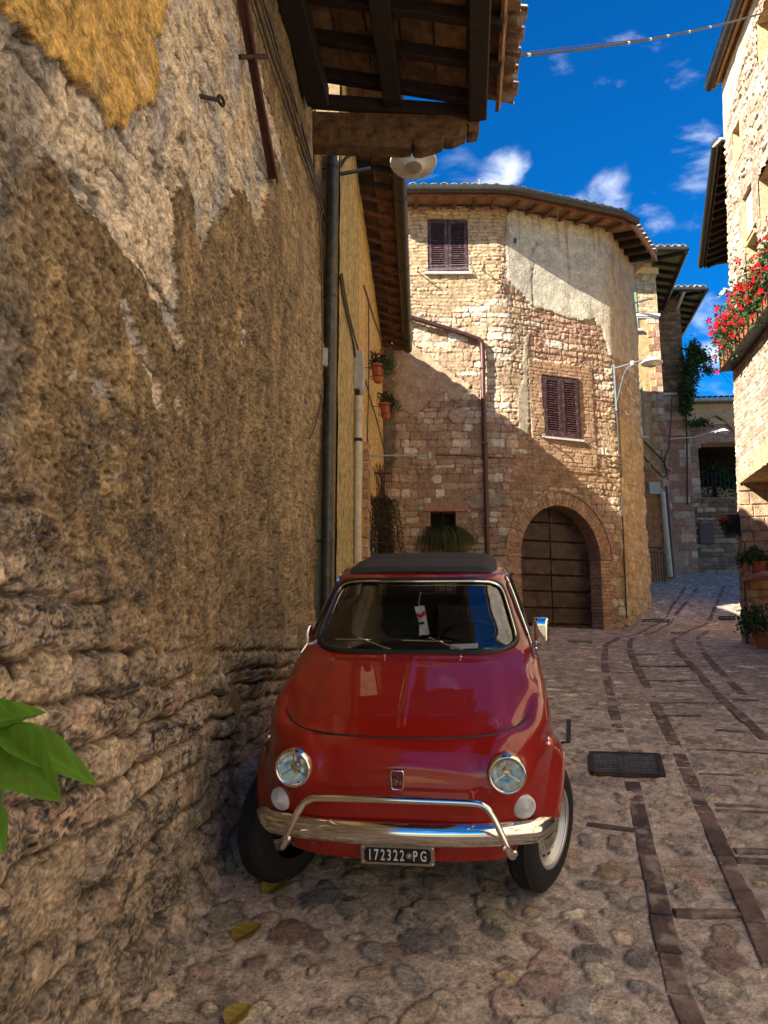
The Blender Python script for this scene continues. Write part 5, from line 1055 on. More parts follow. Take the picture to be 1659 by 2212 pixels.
def glassmat(name, tint, ref=1.0, rough=0, ior=1.5):
    m = bpy.data.materials.new(name); m.use_nodes = True; t = m.node_tree; t.nodes.clear(); o = N(t, 'ShaderNodeOutputMaterial'); tr = N(t, 'ShaderNodeBsdfTransparent'); tr.inputs[0].default_value = (*tint, 1); gl = N(t, 'ShaderNodeBsdfGlossy'); gl.inputs['Roughness'].default_value = rough
    fr = N(t, 'ShaderNodeLayerWeight'); fr.inputs[0].default_value = .5; pw = N(t, 'ShaderNodeMath', operation='POWER'); t.links.new(fr.outputs['Facing'], pw.inputs[0]); pw.inputs[1].default_value = 4.0; ma_ = N(t, 'ShaderNodeMath', operation='MULTIPLY_ADD'); t.links.new(pw.outputs[0], ma_.inputs[0]); ma_.inputs[1].default_value = .9; ma_.inputs[2].default_value = .045; ml = N(t, 'ShaderNodeMath', operation='MULTIPLY'); ml.use_clamp = True; ml.inputs[1].default_value = ref; mxs = N(t, 'ShaderNodeMixShader'); t.links.new(ma_.outputs[0], ml.inputs[0]); t.links.new(ml.outputs[0], mxs.inputs[0]); t.links.new(tr.outputs[0], mxs.inputs[1]); t.links.new(gl.outputs[0], mxs.inputs[2]); t.links.new(mxs.outputs[0], o.inputs[0]); MATS[name] = m; return m
M_glass = glassmat('windscreen_glass', (.78, .82, .80), 2.8, ior=1.55)
M_hlglass = glassmat('headlight_glass', (.92, .92, .88), .9, .04)
CM = Matrix(((.9918552, .12586306, -.01953822), (-.12713908, .96909191, -.21141554), (-.00767508, .21217767, .97720097)))
CT = Vector((.131, 3.745, -1.02))
car = empty('parked_car', CT, CM.to_euler(), label='small vintage red two door car with black folding fabric roof, parked against the left wall', cat='car')
zk = [.20, .27, .34, .42, .50, .58, .66, .72, .76, .80, .84, .88, .92, .955, .985, 1.03, 1.10, 1.18, 1.25, 1.285, 1.294, 1.299, 1.303, 1.305]
YF = [-.44, -.49, -.515, -.53, -.532, -.525, -.505, -.475, -.435, -.33, -.185, -.035, .115, .25, .315, .36, .435, .52, .60, .655, .74, .86, 1.02, 1.12]
WW = [.575, .60, .625, .640, .645, .648, .645, .640, .635, .629, .622, .612, .60, .588, .578, .563, .537, .508, .478, .462, .44, .39, .25, .04]
YR = [2.25, 2.32, 2.37, 2.40, 2.42, 2.42, 2.41, 2.39, 2.37, 2.33, 2.30, 2.24, 2.18, 2.12, 2.08, 2.02, 1.94, 1.84, 1.72, 1.64, 1.54, 1.44, 1.32, 1.24]
YM = [.35, .35, .35, .35, .35, .35, .35, .38, .42, .48, .54, .60, .70, .85, .95, 1.02, 1.08, 1.12, 1.15, 1.15, 1.15, 1.16, 1.17, 1.18]
NN = [3.2, 3.5, 3.7, 3.8, 3.8, 3.7, 3.6, 3.6, 3.7, 3.9, 4.2, 4.6, 5, 5, 5, 5, 4.8, 4.6, 4.4, 4.2, 3.8, 3.2, 2.6, 2.2]
def prof(z): return [pchip(zk, q, z) for q in (YF, WW, YR, YM, NN)]
def sfront(x, z):
    yf, w_, yr, ym, n = prof(z); t = np.clip(np.abs(x)/w_, 0, .9999); return ym-(ym-yf)*(1-t**n)**(1/n)
def sside(y, z):
    yf, w_, yr, ym, n = prof(z); y = np.asarray(y, float); L = np.where(y < ym, ym-yf, yr-ym); t = np.clip(np.abs(y-ym)/L, 0, .9999); return w_*(1-t**n)**(1/n)
def stop(x, y):
    lo, hi = .5, 1.30
    for _ in range(40):
        m_ = (lo+hi)/2; yf, w_, yr, ym, n = [float(q) for q in prof(m_)]
        v = (abs(x)/w_)**n+(max(ym-y, 0)/(ym-yf))**n-1
        if v < 0: lo = m_
        else: hi = m_
    return lo
zl_ = np.concatenate([np.linspace(.20, .74, 54, endpoint=False), np.linspace(.74, .965, 86, endpoint=False), np.linspace(.965, 1.285, 56, endpoint=False), np.linspace(1.285, 1.3049, 30)])
nf, nr_ = 120, 90; rowsP = []
for z in zl_:
    yf, w_, yr, ym, n = [float(q) for q in prof(z)]
    def quarter(L, cnt):
        u = np.linspace(0, 1, 900); k = n/2; s_ = u**k/(u**k+(1-u)**k+1e-12); a = s_*math.pi/2; x = w_*np.sin(a)**(2/n); y = L*(1-np.cos(a)**(2/n)); ds = np.r_[0, np.cumsum(np.hypot(np.diff(x), np.diff(y)))]; q = np.linspace(0, ds[-1], cnt); return np.interp(q, ds, x), np.interp(q, ds, y)
    x1, y1 = quarter(ym-yf, nf); x2, y2 = quarter(yr-ym, nr_)
    xr = np.r_[x1, x2[::-1][1:]]; yy = np.r_[yf+y1, (yr-y2)[::-1][1:]]     # front centre -> side -> rear centre
    xs_ = np.r_[-xr[::-1], xr[1:]]; ys_ = np.r_[yy[::-1], yy[1:]]            # rear centre (left) -> front -> rear centre
    rowsP.append(np.stack([xs_, ys_, np.full(xs_.shape, z)], -1))
Pb = np.array(rowsP); Nb = normals(Pb)
flip = np.sign((Nb[60, Nb.shape[1]//2] @ np.array([0, -1, 0])) or 1); Nb *= flip
x, y, z = Pb[..., 0], Pb[..., 1], Pb[..., 2]; ax_ = np.abs(x)
D = .024*np.exp(-(np.hypot(ax_-.425, z-.665)/.118)**4)*(y < 0)
D += .020*np.exp(-((ax_-.535-.03*ss(-.4, 0, y))/.045)**2)*ss(.70, .78, z)*ss(.24, .0, y)*ss(.955, .90, z)     # wing crest
D -= .012*np.exp(-((ax_-.475-.09*ss(-.4, .1, y))/.028)**2)*ss(.77, .80, z)*ss(.24, .10, y)*(z < .96)          # valley beside the lid
D += .0055*np.exp(-(x/.011)**2)*ss(.78, .80, z)*ss(.955, .93, z)*(y < .4)
hoodc = ss(.44, .36, ax_)*ss(.775, .81, z)*ss(.945, .93, z)*(y < .3); D += .008*hoodc
mz = .655+.03*(1-(ax_/.30)**2); D += .006*ss(.028, .0, np.abs(z-mz))*ss(.31, .22, ax_)*(y < 0)*(z < .74)+.004*ss(.06, .0, ax_)*0
rf_ = np.hypot(y, z-.27); rr2 = np.hypot(y-1.84, z-.27)
for q in (rf_, rr2): D += .024*np.exp(-((q-.315)/.055)**2)*(ax_ > .45)*ss(.66, .58, z)*1.0+.012*ss(.42, .33, q)*(ax_ > .5)
D -= .006*np.exp(-((ax_-.60)/.01)**2)*0
Pb2 = Pb+Nb*D[..., None]
Cx, Cy, Cz = [(q[:-1, :-1]+q[1:, 1:])/2 for q in (Pb2[..., 0], Pb2[..., 1], Pb2[..., 2])]
def roundpoly(pts, r, n=6):
    out = []; k = len(pts)
    for i in range(k):
        p0, p1, p2 = [np.array(pts[(i+j) % k], float) for j in (-1, 0, 1)]; a = (p0-p1); b = (p2-p1); la, lb = np.linalg.norm(a), np.linalg.norm(b); ra_ = min(r, la*.45, lb*.45); A_1 = p1+a/la*ra_; B_1 = p1+b/lb*ra_
        for t in np.linspace(0, 1, n): out.append(tuple((1-t)**2*A_1+2*t*(1-t)*p1+t*t*B_1))
    return out
WS = [(q[0], q[1]) for q in []]
tt = np.linspace(0, 2*math.pi, 120, endpoint=False)
def hwz(zz): return .512-.30*(zz-.985)
WSo = []
for t in tt:
    zz = 1.114+.146*math.copysign(abs(math.sin(t))**(2/7.5), math.sin(t)); WSo.append((hwz(zz)*math.copysign(abs(math.cos(t))**(2/7.5), math.cos(t)), zz+.008*(1-(math.cos(t))**2)*(1 if zz > 1.1 else -1)))
ws = psdf(WSo, Cx, Cz)*(Cy < 1.0)+(-1)*(Cy >= 1.0)
dwin = roundpoly([(float(pchip(zk, YF, .985))+.20, .985), (1.30, .985), (1.27, 1.232), (float(pchip(zk, YF, 1.232))+.17, 1.232)], .05)
qwin = roundpoly([(1.37, .985), (1.90, .99), (1.66, 1.225), (1.345, 1.232)], .06)
rwin = roundpoly([(-.42, 1.0), (.42, 1.0), (.36, 1.225), (-.36, 1.225)], .06)
sd1 = np.where(np.abs(Cx) > .38, np.maximum(psdf(dwin, Cy, Cz), psdf(qwin, Cy, Cz)), -1); sd2 = np.where(Cy > 1.5, psdf(rwin, Cx, Cz), -1)
LID = roundpoly([(-.41, -.374), (-.22, -.408), (0, -.418), (.22, -.408), (.41, -.374), (.505, -.235), (.572, -.05), (.572, .17), (.50, .245), (-.50, .245), (-.572, .17), (-.572, -.05), (-.505, -.235)], .07)
ld = np.where((Cz > .74) & (Cz < .97), psdf(LID, Cx, Cy), -1)
chin = (np.abs(Cx) > .455) & (Cz < .415) & (Cy < 0)
arch = chin | (np.abs(Cx) > .40) & ((np.hypot(Cy, Cz-.27) < .305) | (np.hypot(Cy-1.84, Cz-.27) < .30))
front_low = (Cy < -.05) & (Cz < .325+.0*Cx); side_low = (Cz < .22)
sun_roof = (np.abs(Cx) < .385) & (Cy > .80) & (Cy < 1.5) & (Cz > 1.29)
fidc = np.zeros(Cx.shape, int); hlh = (np.hypot(np.abs(Cx)-.419, Cz-.666) < .060) & (Cy < 0); fidc[arch | front_low | side_low | hlh] = -2; fidc[ws > 0] = 2; fidc[sd1 > 0] = 3; fidc[sd2 > 0] = 4; fidc[(ld > 0) & (fidc == 0)] = 1
Ic = np.arange(Pb.shape[0]*Pb.shape[1]).reshape(Pb.shape[:2]); Qc = np.stack([Ic[:-1, :-1], Ic[:-1, 1:], Ic[1:, 1:], Ic[1:, :-1]], -1).reshape(-1, 4)
def csub(sel, name, mat, Vv, par=car):
    q = Qc[sel.reshape(-1)]; u, inv = np.unique(q, return_inverse=True); return mkobj(name, npmesh(name, Vv.reshape(-1, 3)[u], inv.reshape(q.shape)), mat, par)
top_row = Ic[-1]; body = csub(fidc == 0, 'body', M_paint, Pb2)
mb = MB(); mb.v = [tuple(p) for p in Pb2[-1]]; mb.f = [tuple(range(len(mb.v)))]; mb.build('roof_crown', M_paint, body)
csub(fidc == 1, 'bonnet', M_paint, Pb2+Nb*.0015)
Pin = Pb2-Nb*.016; Nn = fidc.copy(); csub((Nn == 0) & (Cz > .55), 'lining', M_int, Pin)
def dil(m):
    o = m.copy(); o[1:] |= m[:-1]; o[:-1] |= m[1:]; o[:, 1:] |= m[:, :-1]; o[:, :-1] |= m[:, 1:]; return o
gP = Pb2-Nb*.004
csub(dil(fidc == 2), 'windscreen', M_glass, gP)
for s_ in (-1, 1): csub(dil((fidc == 3) & (np.sign(Cx) == s_)), 'side_window', M_glass, gP)
csub(dil(fidc == 4), 'rear_window', M_glass, gP)
def F3(pts, o=0): return [Vector((a, float(sfront(a, b))-o, b)) for a, b in pts]
def tubeobj(pts, r, mat, name, par=car, seg=8, closed=False): m = MB(); m.tube(pts, r, seg, closed=closed); return m.build(name, mat, par, smooth=True)
wsp = F3(WSo); tubeobj(wsp, .0165, M_seal, 'windscreen_seal', closed=True)
wi = F3([(a*.993, 1.112+(b-1.112)*.985) for a, b in WSo], .013); tubeobj(wi, .0065, M_chrome, 'windscreen_trim', closed=True)
def sx(pts, sgn): return [Vector((sgn*float(sside(a, b)), a, b)) for a, b in pts]
for sgn in (-1, 1):
    tubeobj(sx(dwin, sgn), .011, M_seal, 'window_seal', closed=True); tubeobj(sx(qwin, sgn), .011, M_seal, 'window_seal', closed=True)
    tubeobj([Vector((sgn*(float(sside(a, b))+.006), a, b)) for a, b in dwin], .005, M_chrome, 'window_trim', closed=True)
    dr = []
    for zz in np.linspace(.925, 1.262, 14):
        xx = .972*float(pchip(zk, WW, zz)); dr.append((sgn*(xx+.004), float(sfront(xx, zz))-.002, zz))
    for yy in np.linspace(.98, 1.75, 9): zz = 1.268; dr.append((sgn*(float(sside(yy, zz))+.006), yy, zz-.05*max(0, yy-1.5)))
    tubeobj(spline(dr, 3), .0075, M_chrome, 'drip_rail')
rwp = [Vector((a, 2*0+float(pchip(zk, YM, b)+(pchip(zk, YR, b)-pchip(zk, YM, b))*(1-(abs(a)/pchip(zk, WW, b))**float(pchip(zk, NN, b)))**(1/float(pchip(zk, NN, b)))), b)) for a, b in rwin]
tubeobj(rwp, .012, M_seal, 'window_seal', closed=True)
lidp = [Vector((a, b, stop(a, b))) for a, b in LID]
def dsp(p):   # follow the pressed relief of the panel
    k = np.argmin((Pb[..., 0]-p.x)**2+(Pb[..., 1]-p.y)**2+((Pb[..., 2]-p.z))**2); return Vector(Pb2.reshape(-1, 3)[k]) if True else p
def onbody(p):
    k = int(np.argmin((Pb2[..., 0]-p[0])**2+(Pb2[..., 1]-p[1])**2+(Pb2[..., 2]-p[2])**2)); return Vector(Pb2.reshape(-1, 3)[k]), Vector(Nb.reshape(-1, 3)[k])
lid2 = []
for p in lidp:
    q, n = onbody(p); dd = (q-p).dot(n); lid2.append(p+n*(dd-.0012))
sm_ = [sum((lid2[(i+j) % len(lid2)] for j in (-2, -1, 0, 1, 2)), Vector())/5 for i in range(len(lid2))]
tubeobj(sm_, [.0058 if p.y < -.31 else (.0042 if p.y < -.1 else .003) for p in sm_], M_seal, 'bonnet_gap', closed=True)
# doors : shut lines
for sgn in (-1, 1):
    for pts in ([(.56, z_) for z_ in np.linspace(.30, .97, 14)], [(1.33, z_) for z_ in np.linspace(.35, 1.0, 14)]):
        tubeobj([Vector((sgn*(float(sside(a, b))+.001), a, b)) for a, b in pts], .003, M_seal, 'door_gap')
    m = MB(); p = Vector((sgn*(float(sside(1.20, .80))+.0), 1.20, .80)); m.tube(spline([p+Vector((-sgn*.01, -.07, 0)), p+Vector((sgn*.03, -.06, 0)), p+Vector((sgn*.036, .04, 0)), p+Vector((sgn*.012, .06, 0))], 5), .009, 8); m.build('door_handle', M_chrome, car, smooth=True)
# underside, wheel wells
m = MB(); m.box((0, .95, .33), (.98, 2.5, .05)); m.box((0, -.30, .36), (.9, .30, .03)); m.build('underbody', M_int, car)
for yy in (0, 1.84):
    for sgn in (-1, 1):
        m = MB(); vs = []; fs = []
        for k in range(17):
            a = (math.pi*k/16)*(.83 if yy == 0 else 1)-.10*(1-k/16); vs += [(sgn*.30, yy+math.cos(a)*.325, .27+math.sin(a)*.325), (sgn*.612, yy+math.cos(a)*.325, .27+math.sin(a)*.325)]
        for k in range(16): fs.append((2*k, 2*k+1, 2*k+3, 2*k+2))
        fs.append(tuple(2*k for k in range(17))); m.add(vs, fs); m.build('wheel_well', M_int, car)
        pts = []
        for a in np.linspace(-.12, math.pi-(.46 if yy == 0 else -.12), 40):
            b_, c_ = yy+math.cos(a)*.306, .27+math.sin(a)*.306; q, n_ = onbody((sgn*(float(sside(b_, c_))+.02), b_, c_)); pts.append(Vector((q.x, b_, c_)))
        px2 = [p.x for p in pts]; px2 = np.convolve(np.pad(px2, 3, 'edge'), np.ones(7)/7, 'valid'); pts = [Vector((px2[i], p.y, p.z)) for i, p in enumerate(pts)]
        tubeobj(pts, .010, M_paint, 'wheel_arch_lip')
# wheels
def wheel(x, y, steer, sgn, rear=False):
    base = Matrix.Translation((x, y, .258)) @ Matrix.Rotation(steer, 4, 'Z') @ Matrix.Rotation(sgn*R(90), 4, 'Y')   # local z = outward
    Mr = base.to_3x3(); c_ = base.to_translation()
    m = MB(); m.lathe([(.165, -.062), (.205, -.066), (.243, -.062), (.266, -.050), (.276, -.032), (.279, 0), (.276, .032), (.266, .050), (.243, .064), (.205, .068), (.178, .062), (.165, .055)], c_, Mr, 56); w_ = m.build('wheel', M_rubber, car, smooth='all')
    m = MB()
    for k in range(3): r_ = .2785; m.lathe([(r_-.006, -.03+k*.026), (r_+.0015, -.027+k*.026), (r_+.0015, -.013+k*.026), (r_-.006, -.010+k*.026)], c_, Mr, 56)
    m.build('tread', M_rubber, w_)
    m = MB(); m.lathe([(.180, .060), (.176, .066), (.168, .058), (.160, .040), (.150, .020), (.142, .018), (.135, .030), (.118, .038), (.105, .036)], c_, Mr, 48); m.build('rim', M_rim, w_, smooth='all')
    m = MB(); m.lathe([(.112, .030), (.110, .044), (.100, .052), (.070, .060), (.035, .066), (.001, .068)], c_, Mr, 40); m.build('hubcap', M_chrome, w_, smooth='all')
    m = MB()
    for k in range(14):
        a = k*2*math.pi/14; p = base @ Vector((math.cos(a)*.127, math.sin(a)*.127, .036)); m.bar(p-(Mr @ Vector((-math.sin(a), math.cos(a), 0)))*.011, p+(Mr @ Vector((-math.sin(a), math.cos(a), 0)))*.011, .010, .004, up=Mr @ Vector((0, 0, 1)))
    m.build('rim_slots', M_seal, w_); return w_
ST = -R(26)
wheel(.578, .0, ST, 1); wheel(-.575, -.03, ST, -1); wheel(.57, 1.84, 0, 1); wheel(-.57, 1.84, 0, -1)
# bumper blade
sec = [(.0, .408), (.022, .413), (.036, .432), (.040, .452), (.036, .474), (.022, .492), (.004, .497), (.004, .490), (.028, .470), (.030, .452), (.028, .434), (.0, .414)]
bx_ = []
for k in range(61):
    t = -1+2*k/60; xx = .612*t; yb = -.585+.125*abs(t)**2.4+.19*max(0, abs(t)-.86)**1.0*3.0*max(0, abs(t)-.86)/.14; bx_.append(Vector((xx, yb, 0)))
m = MB(); vs = []; fs = []; ns = len(sec)
for i, p in enumerate(bx_):
    t_ = (bx_[min(i+1, 60)]-bx_[max(i-1, 0)]).normalized(); o_ = Vector((t_.y, -t_.x, 0)); e_ = 1-.0*abs(i-30)/30; k_ = min(1, min(i, 60-i)/3+.55)
    for (a, b) in sec: vs.append(p+o_*(a-.04)+UPV*(.442+(b-.452)*k_-.012*(abs(i-30)/30)**2))
for i in range(60):
    for k in range(ns): fs.append((i*ns+k, i*ns+(k+1) % ns, (i+1)*ns+(k+1) % ns, (i+1)*ns+k))
fs += [tuple(range(ns)), tuple(60*ns+k for k in range(ns))[::-1]]; m.add(vs, fs); bmp = m.build('front_bumper', M_chrome, car, smooth=True)
for xx in (-.395, .395): m = MB(); m.lathe([(.001, .012), (.007, .010), (.011, .0)], (xx*1.012, -.668, .462), Matrix.Rotation(R(90), 3, 'X'), 12); m.build('bolt', M_chrome, bmp, smooth=True)
m = MB(); bar = [(-.44, -.600, .408), (-.428, -.645, .420), (-.410, -.660, .462), (-.385, -.655, .52), (-.355, -.642, .575), (-.33, -.635, .597), (-.29, -.632, .606), (-.15, -.634, .609), (0, -.635, .610)]
bar = bar+[(-a, b, c_) for a, b, c_ in bar[::-1][1:]]; m.tube(spline(bar, 6), .0125, 12); m.build('bumper_tube', M_chrome, car, smooth=True)
for xx in (-.29, .29): tubeobj([(xx, -.632, .603), (xx*1.02, -.52, .55)], .008, M_chrome, 'tube_stay')
# lower valance in body colour behind the bumper
# headlights
RX = Matrix.Rotation(R(90), 3, 'X')         # local z -> -y (towards the viewer)
tilt = Matrix.Rotation(R(-4), 3, 'X')
M_refl = glossy('reflector', (.72, .72, .69), .22, 1)
for sgn in (-1, 1):
    c_ = Vector((sgn*.419, float(sfront(.419, .666))-.050, .666)); Mh = Matrix.Rotation(sgn*R(5), 3, 'Z') @ tilt @ RX
    m = MB(); m.lathe([(r_*.89, h_) for r_, h_ in [(.084, -.06), (.086, -.01), (.083, .006), (.079, .013), (.073, .014), (.069, .008), (.066, -.01)]], c_, Mh, 40); hl_ = m.build('headlight', M_chrome, car, smooth='all')
    m = MB(); m.lathe([(r_*.89, h_) for r_, h_ in [(.069, .004), (.062, -.018), (.050, -.036), (.036, -.048), (.016, -.054), (.001, -.055)]], c_, Mh, 32); m.build('reflector', M_refl, hl_, smooth='all')
    m = MB(); m.lathe([(.001, -.010), (.012, -.012), (.014, -.022), (.010, -.05)], c_, Mh, 16); 
    for a in (R(90), R(210), R(330)): d = Mh @ Vector((math.cos(a), math.sin(a), 0)); nz = Mh @ Vector((0, 0, 1)); m.bar(c_+d*.008-nz*.012, c_+d*.055-nz*.004, .004, .003, up=nz)
    m.build('bulb_shield', M_chrome, hl_)
    m = MB(); prof_ = [(r_*.9, h_) for r_, h_ in [(.070, .006), (.060, .013), (.050, .019), (.038, .023), (.02, .0255), (.001, .026)]]; m.lathe(prof_, c_, Mh, 40); m.build('lens', M_hlglass, hl_, smooth='all')
    m = MB()
    for k in range(-5, 6):
        xx = k*.0115; hh = math.sqrt(max(0, .055**2-xx**2)); zz = lambda q: .008+.018*(1-(xx*xx+q*q)/.07**2)
        m.tube([c_+Mh @ Vector((xx, q, zz(q)-.003)) for q in np.linspace(-hh, hh, 7)], .0012, 4, caps=False)
    m.build('lens_ribs', M_hlglass, hl_)
    # parking lamp
    c2_ = Vector((sgn*.483, float(sfront(.483, .522))-.006, .522)); M2 = Matrix.Rotation(sgn*R(20), 3, 'Z') @ RX
    m = MB(); m.lathe([(.047, -.02), (.047, .006), (.044, .009), (.041, .010)], c2_, M2, 32); pk = m.build('parking_lamp', M_white, car, smooth=True)
    m = MB(); pr_ = [(.044, .008)]
    for k in range(7): r_ = .040-k*.0055; hgt = .010+.018*(k/6)**.8; pr_ += [(r_, hgt), (r_-.0015, hgt+.005), (r_-.004, hgt+.001)]
    pr_ += [(.001, .040)]; m.lathe(pr_, c2_, M2, 32); lm_, lt, lb = bsdf('frosted_lens') if 'frosted_lens' not in MATS else (MATS['frosted_lens'], 0, 0)
    if lt: lb.inputs['Base Color'].default_value = (.72, .70, .67, 1); lb.inputs['Roughness'].default_value = .18; lb.inputs['Subsurface Weight'].default_value = .3; lb.inputs['Subsurface Radius'].default_value = (.02, .02, .02); MATS['frosted_lens'] = lm_
    m.build('lens', lm_, pk, smooth=False)
    q, n_ = onbody((sgn*.62, -.20, .70)); Mq = n_.to_track_quat('Z', 'Y').to_matrix()
    m = MB(); m.lathe([(.024, -.004), (.024, .004), (.020, .007)], q, Mq, 20); rp_ = m.build('side_repeater', M_chrome, car, smooth=True); m = MB(); m.lathe([(.020, .004), (.016, .012), (.008, .016), (.001, .017)], q, Mq, 18); m.build('lens', simple('orange_lens', (.8, .10, .01), .15, var=.05, bump=0) if 'orange_lens' not in MATS else MATS['orange_lens'], rp_, smooth=True)
# badge and number plate
def text_mesh(body_, size, depth, name, sx_=1.0, bold=0):
    cu = bpy.data.curves.new(name, 'FONT'); cu.body = body_; cu.size = size; cu.extrude = depth; cu.align_x = 'CENTER'; cu.align_y = 'CENTER'; cu.offset = bold
    o = bpy.data.objects.new(name, cu); COL.objects.link(o); dg = bpy.context.evaluated_depsgraph_get(); me = bpy.data.meshes.new_from_object(o.evaluated_get(dg)); bpy.data.objects.remove(o); me.transform(Matrix.Diagonal((sx_, 1, 1, 1))); return me
def put_text(body_, size, name, mat, parent, loc, M3, sx_=1, depth=.0008, bold=0):
    me = text_mesh(body_, size, depth, name, sx_, bold); me.transform(Matrix.Translation(loc) @ M3.to_4x4()); return mkobj(name, me, mat, parent)
bc = Vector((-.002, float(sfront(0, .640))-.010, .640)); 
def shield(w_, h_, dz): return [Vector((a*.76, 0, b*.79)) for a, b in roundpoly([(-w_, h_), (w_, h_), (w_*.86, -h_), (-w_*.86, -h_)], .013, 5)]
m = MB(); m.prism([bc+p+Vector((0, .010, 0)) for p in shield(.034, .047, 0)], (0, 0, 0), (0, -.010, 0)); bd = m.build('badge', simple('dark_red_enamel', (.16, .006, .01), .3, var=.05, bump=0), car)
m = MB(); m.tube([bc+p for p in shield(.033, .046, 0)], .0032, 8, closed=True); m.build('badge_rim', M_chrome, bd, smooth=True)
XZ = Matrix(((1, 0, 0), (0, 0, -1), (0, 1, 0)))
put_text('FIAT', .060, 'badge_letters', M_chrome, bd, bc+Vector((0, -.0022, 0)), XZ, .29, .001)
for k in range(-4, 5): 
    pass
pc = Vector((-.002, -.556, .362)); 
m = MB(); m.prism([pc+Vector((a, .004, b)) for a, b in roundpoly([(-.142, .038), (.142, .038), (.142, -.038), (-.142, -.038)], .008, 4)], (0, 0, 0), (0, -.006, 0)); pf = m.build('number_plate', glossy('plate_frame', (.42, .36, .28), .3, .9, dust=.2), car)
m = MB(); m.prism([pc+Vector((a, -.002, b)) for a, b in [(-.128, .018), (-.118, .028), (.118, .028), (.128, .018), (.128, -.018), (.118, -.028), (-.118, -.028), (-.128, -.018)]], (0, 0, 0), (0, -.0022, 0)); m.build('plate_panel', glossy('plate_black', (.006, .007, .008), .35), pf)
M_pw = simple('plate_white', (.62, .62, .55), .6, var=.08, bump=0)
xx = -.117
for ch in '172322':
    put_text(ch, .060, 'digit', M_pw, pf, pc+Vector((xx+.0105, -.0046, -.001)), XZ, .60, .0006, .0006); xx += .0248
for ch, q in (('P', .068), ('G', .100)): put_text(ch, .056, 'letter', M_pw, pf, pc+Vector((q, -.0046, -.001)), XZ, .62, .0006, .0006)
m = MB(); cc_ = pc+Vector((.045, -.0044, .001)); st_ = []
for k in range(10): a = R(90+36*k); r_ = .0075 if k % 2 == 0 else .0034; st_.append(cc_+Vector((math.cos(a)*r_, 0, math.sin(a)*r_)))
m.prism(st_, (0, 0, 0), (0, -.0008, 0)); m.tube([cc_+Vector((math.cos(R(a))*.0098, 0, math.sin(R(a))*.0098)) for a in range(0, 360, 20)], .0007, 4, closed=True); m.build('plate_emblem', M_pw, pf)
for a in (-.134, .134):
    for b in (-.030, .030): m = MB(); m.lathe([(.001, .003), (.004, .002), (.005, 0)], pc+Vector((a, -.002, b)), RX, 10); m.build('screw', M_chrome, pf)
# fabric roof
def topz(x_, y_):
    zz = np.linspace(1.20, 1.3049, 80); yf, w_, yr, ym, n = prof(zz); L = np.where(y_ < ym, ym-yf, yr-ym); v = (np.abs(x_)/w_)**n+(np.abs(y_-ym)/L)**n; k = np.flatnonzero(v > 1); return float(zz[k[0]]) if len(k) else 1.305
gx_ = np.linspace(-.43, .43, 41); gy_ = np.concatenate([np.linspace(.735, .80, 6), np.linspace(.84, 1.95, 30)]); PT = np.zeros((len(gy_), 41, 3))
for i, yy in enumerate(gy_):
    for j, xx in enumerate(gx_):
        ey = ss(.735, .80, yy); ex_ = ss(.43, .34, abs(xx)); zt = topz(xx, min(yy, 1.5))-max(0, yy-1.5)**2*.55
        fold = .006*math.sin(yy*26)*ss(1.0, 1.2, yy); PT[i, j] = (xx*(1-.06*ss(.85, .72, yy)), yy+.02*(abs(xx)/.43)**2, zt+.026*min(ey, ex_)**.7-.004+fold*float(ex_)+.006*math.cos(xx*3.6))
m = MB(); I2 = lambda i, j: i*41+j
m.v = [tuple(p) for p in PT.reshape(-1, 3)]; m.f = [(I2(i, j), I2(i, j+1), I2(i+1, j+1), I2(i+1, j)) for i in range(len(gy_)-1) for j in range(40)]; sr = m.build('fabric_roof', M_soft, car, smooth='all')
mod = sr.modifiers.new('thick', 'SOLIDIFY'); mod.thickness = .012; mod.offset = -1
tubeobj([Vector(PT[0, j])+Vector((0, -.002, .008)) for j in range(0, 41, 2)], .010, M_soft, 'roof_front_roll', sr)
# wipers, nozzles
def cray(u, v, pl_y=None, off=0):
    # pixel -> local point on the windscreen plane (y = .29+(z-.963)/.95 - off)
    Mi = CM.transposed(); d = Mi @ raydir(u, v); o = Mi @ (-CT); k = (.29-off+(o.z-.963)/.95-o.y)/(d.y-d.z/.95); return o+d*k
def C1(x_, y_): return (497.7+x_*.48, 1194.4+y_*.48)
for (pv, el, b0, b1) in (((765, 452), (575, 378), (440, 386), (675, 388)), ((1103, 462), (895, 380), (735, 390), (997, 398))):
    P = cray(*C1(*pv), off=.02); E_ = cray(*C1(*el), off=.035); A0 = cray(*C1(*b0), off=.024); A1 = cray(*C1(*b1), off=.024)
    m = MB(); m.bar(P, P.lerp(E_, .35), .011, .008, up=(0, -1, 0)); m.bar(P.lerp(E_, .33), E_, .006, .005, up=(0, -1, 0)); wpb = m.build('wiper', M_chrome, car)
    m = MB(); m.bar(A0, A1, .007, .009, up=(0, -1, 1)); m.build('wiper_blade', M_seal, wpb); m = MB(); m.bar(A0.lerp(A1, .15)+Vector((0, -.006, 0)), A0.lerp(A1, .85)+Vector((0, -.006, 0)), .004, .004); m.build('blade_holder', M_chrome, wpb)
    m = MB(); m.lathe([(.013, -.03), (.013, .004), (.008, .010), (.001, .011)], P+Vector((0, -.004, -.004)), Matrix.Rotation(R(40), 3, 'X'), 14); m.build('wiper_cap', M_seal, wpb, smooth=True)
for xx in (-.141, .225):
    zz = stop(xx, .235); m = MB(); m.lathe([(.008, -.004), (.008, .003), (.004, .005), (.004, .012), (.001, .013)], (xx, .235, zz), Matrix.Rotation(R(15), 3, 'X'), 10); m.build('washer_jet', M_chrome, car, smooth=True)
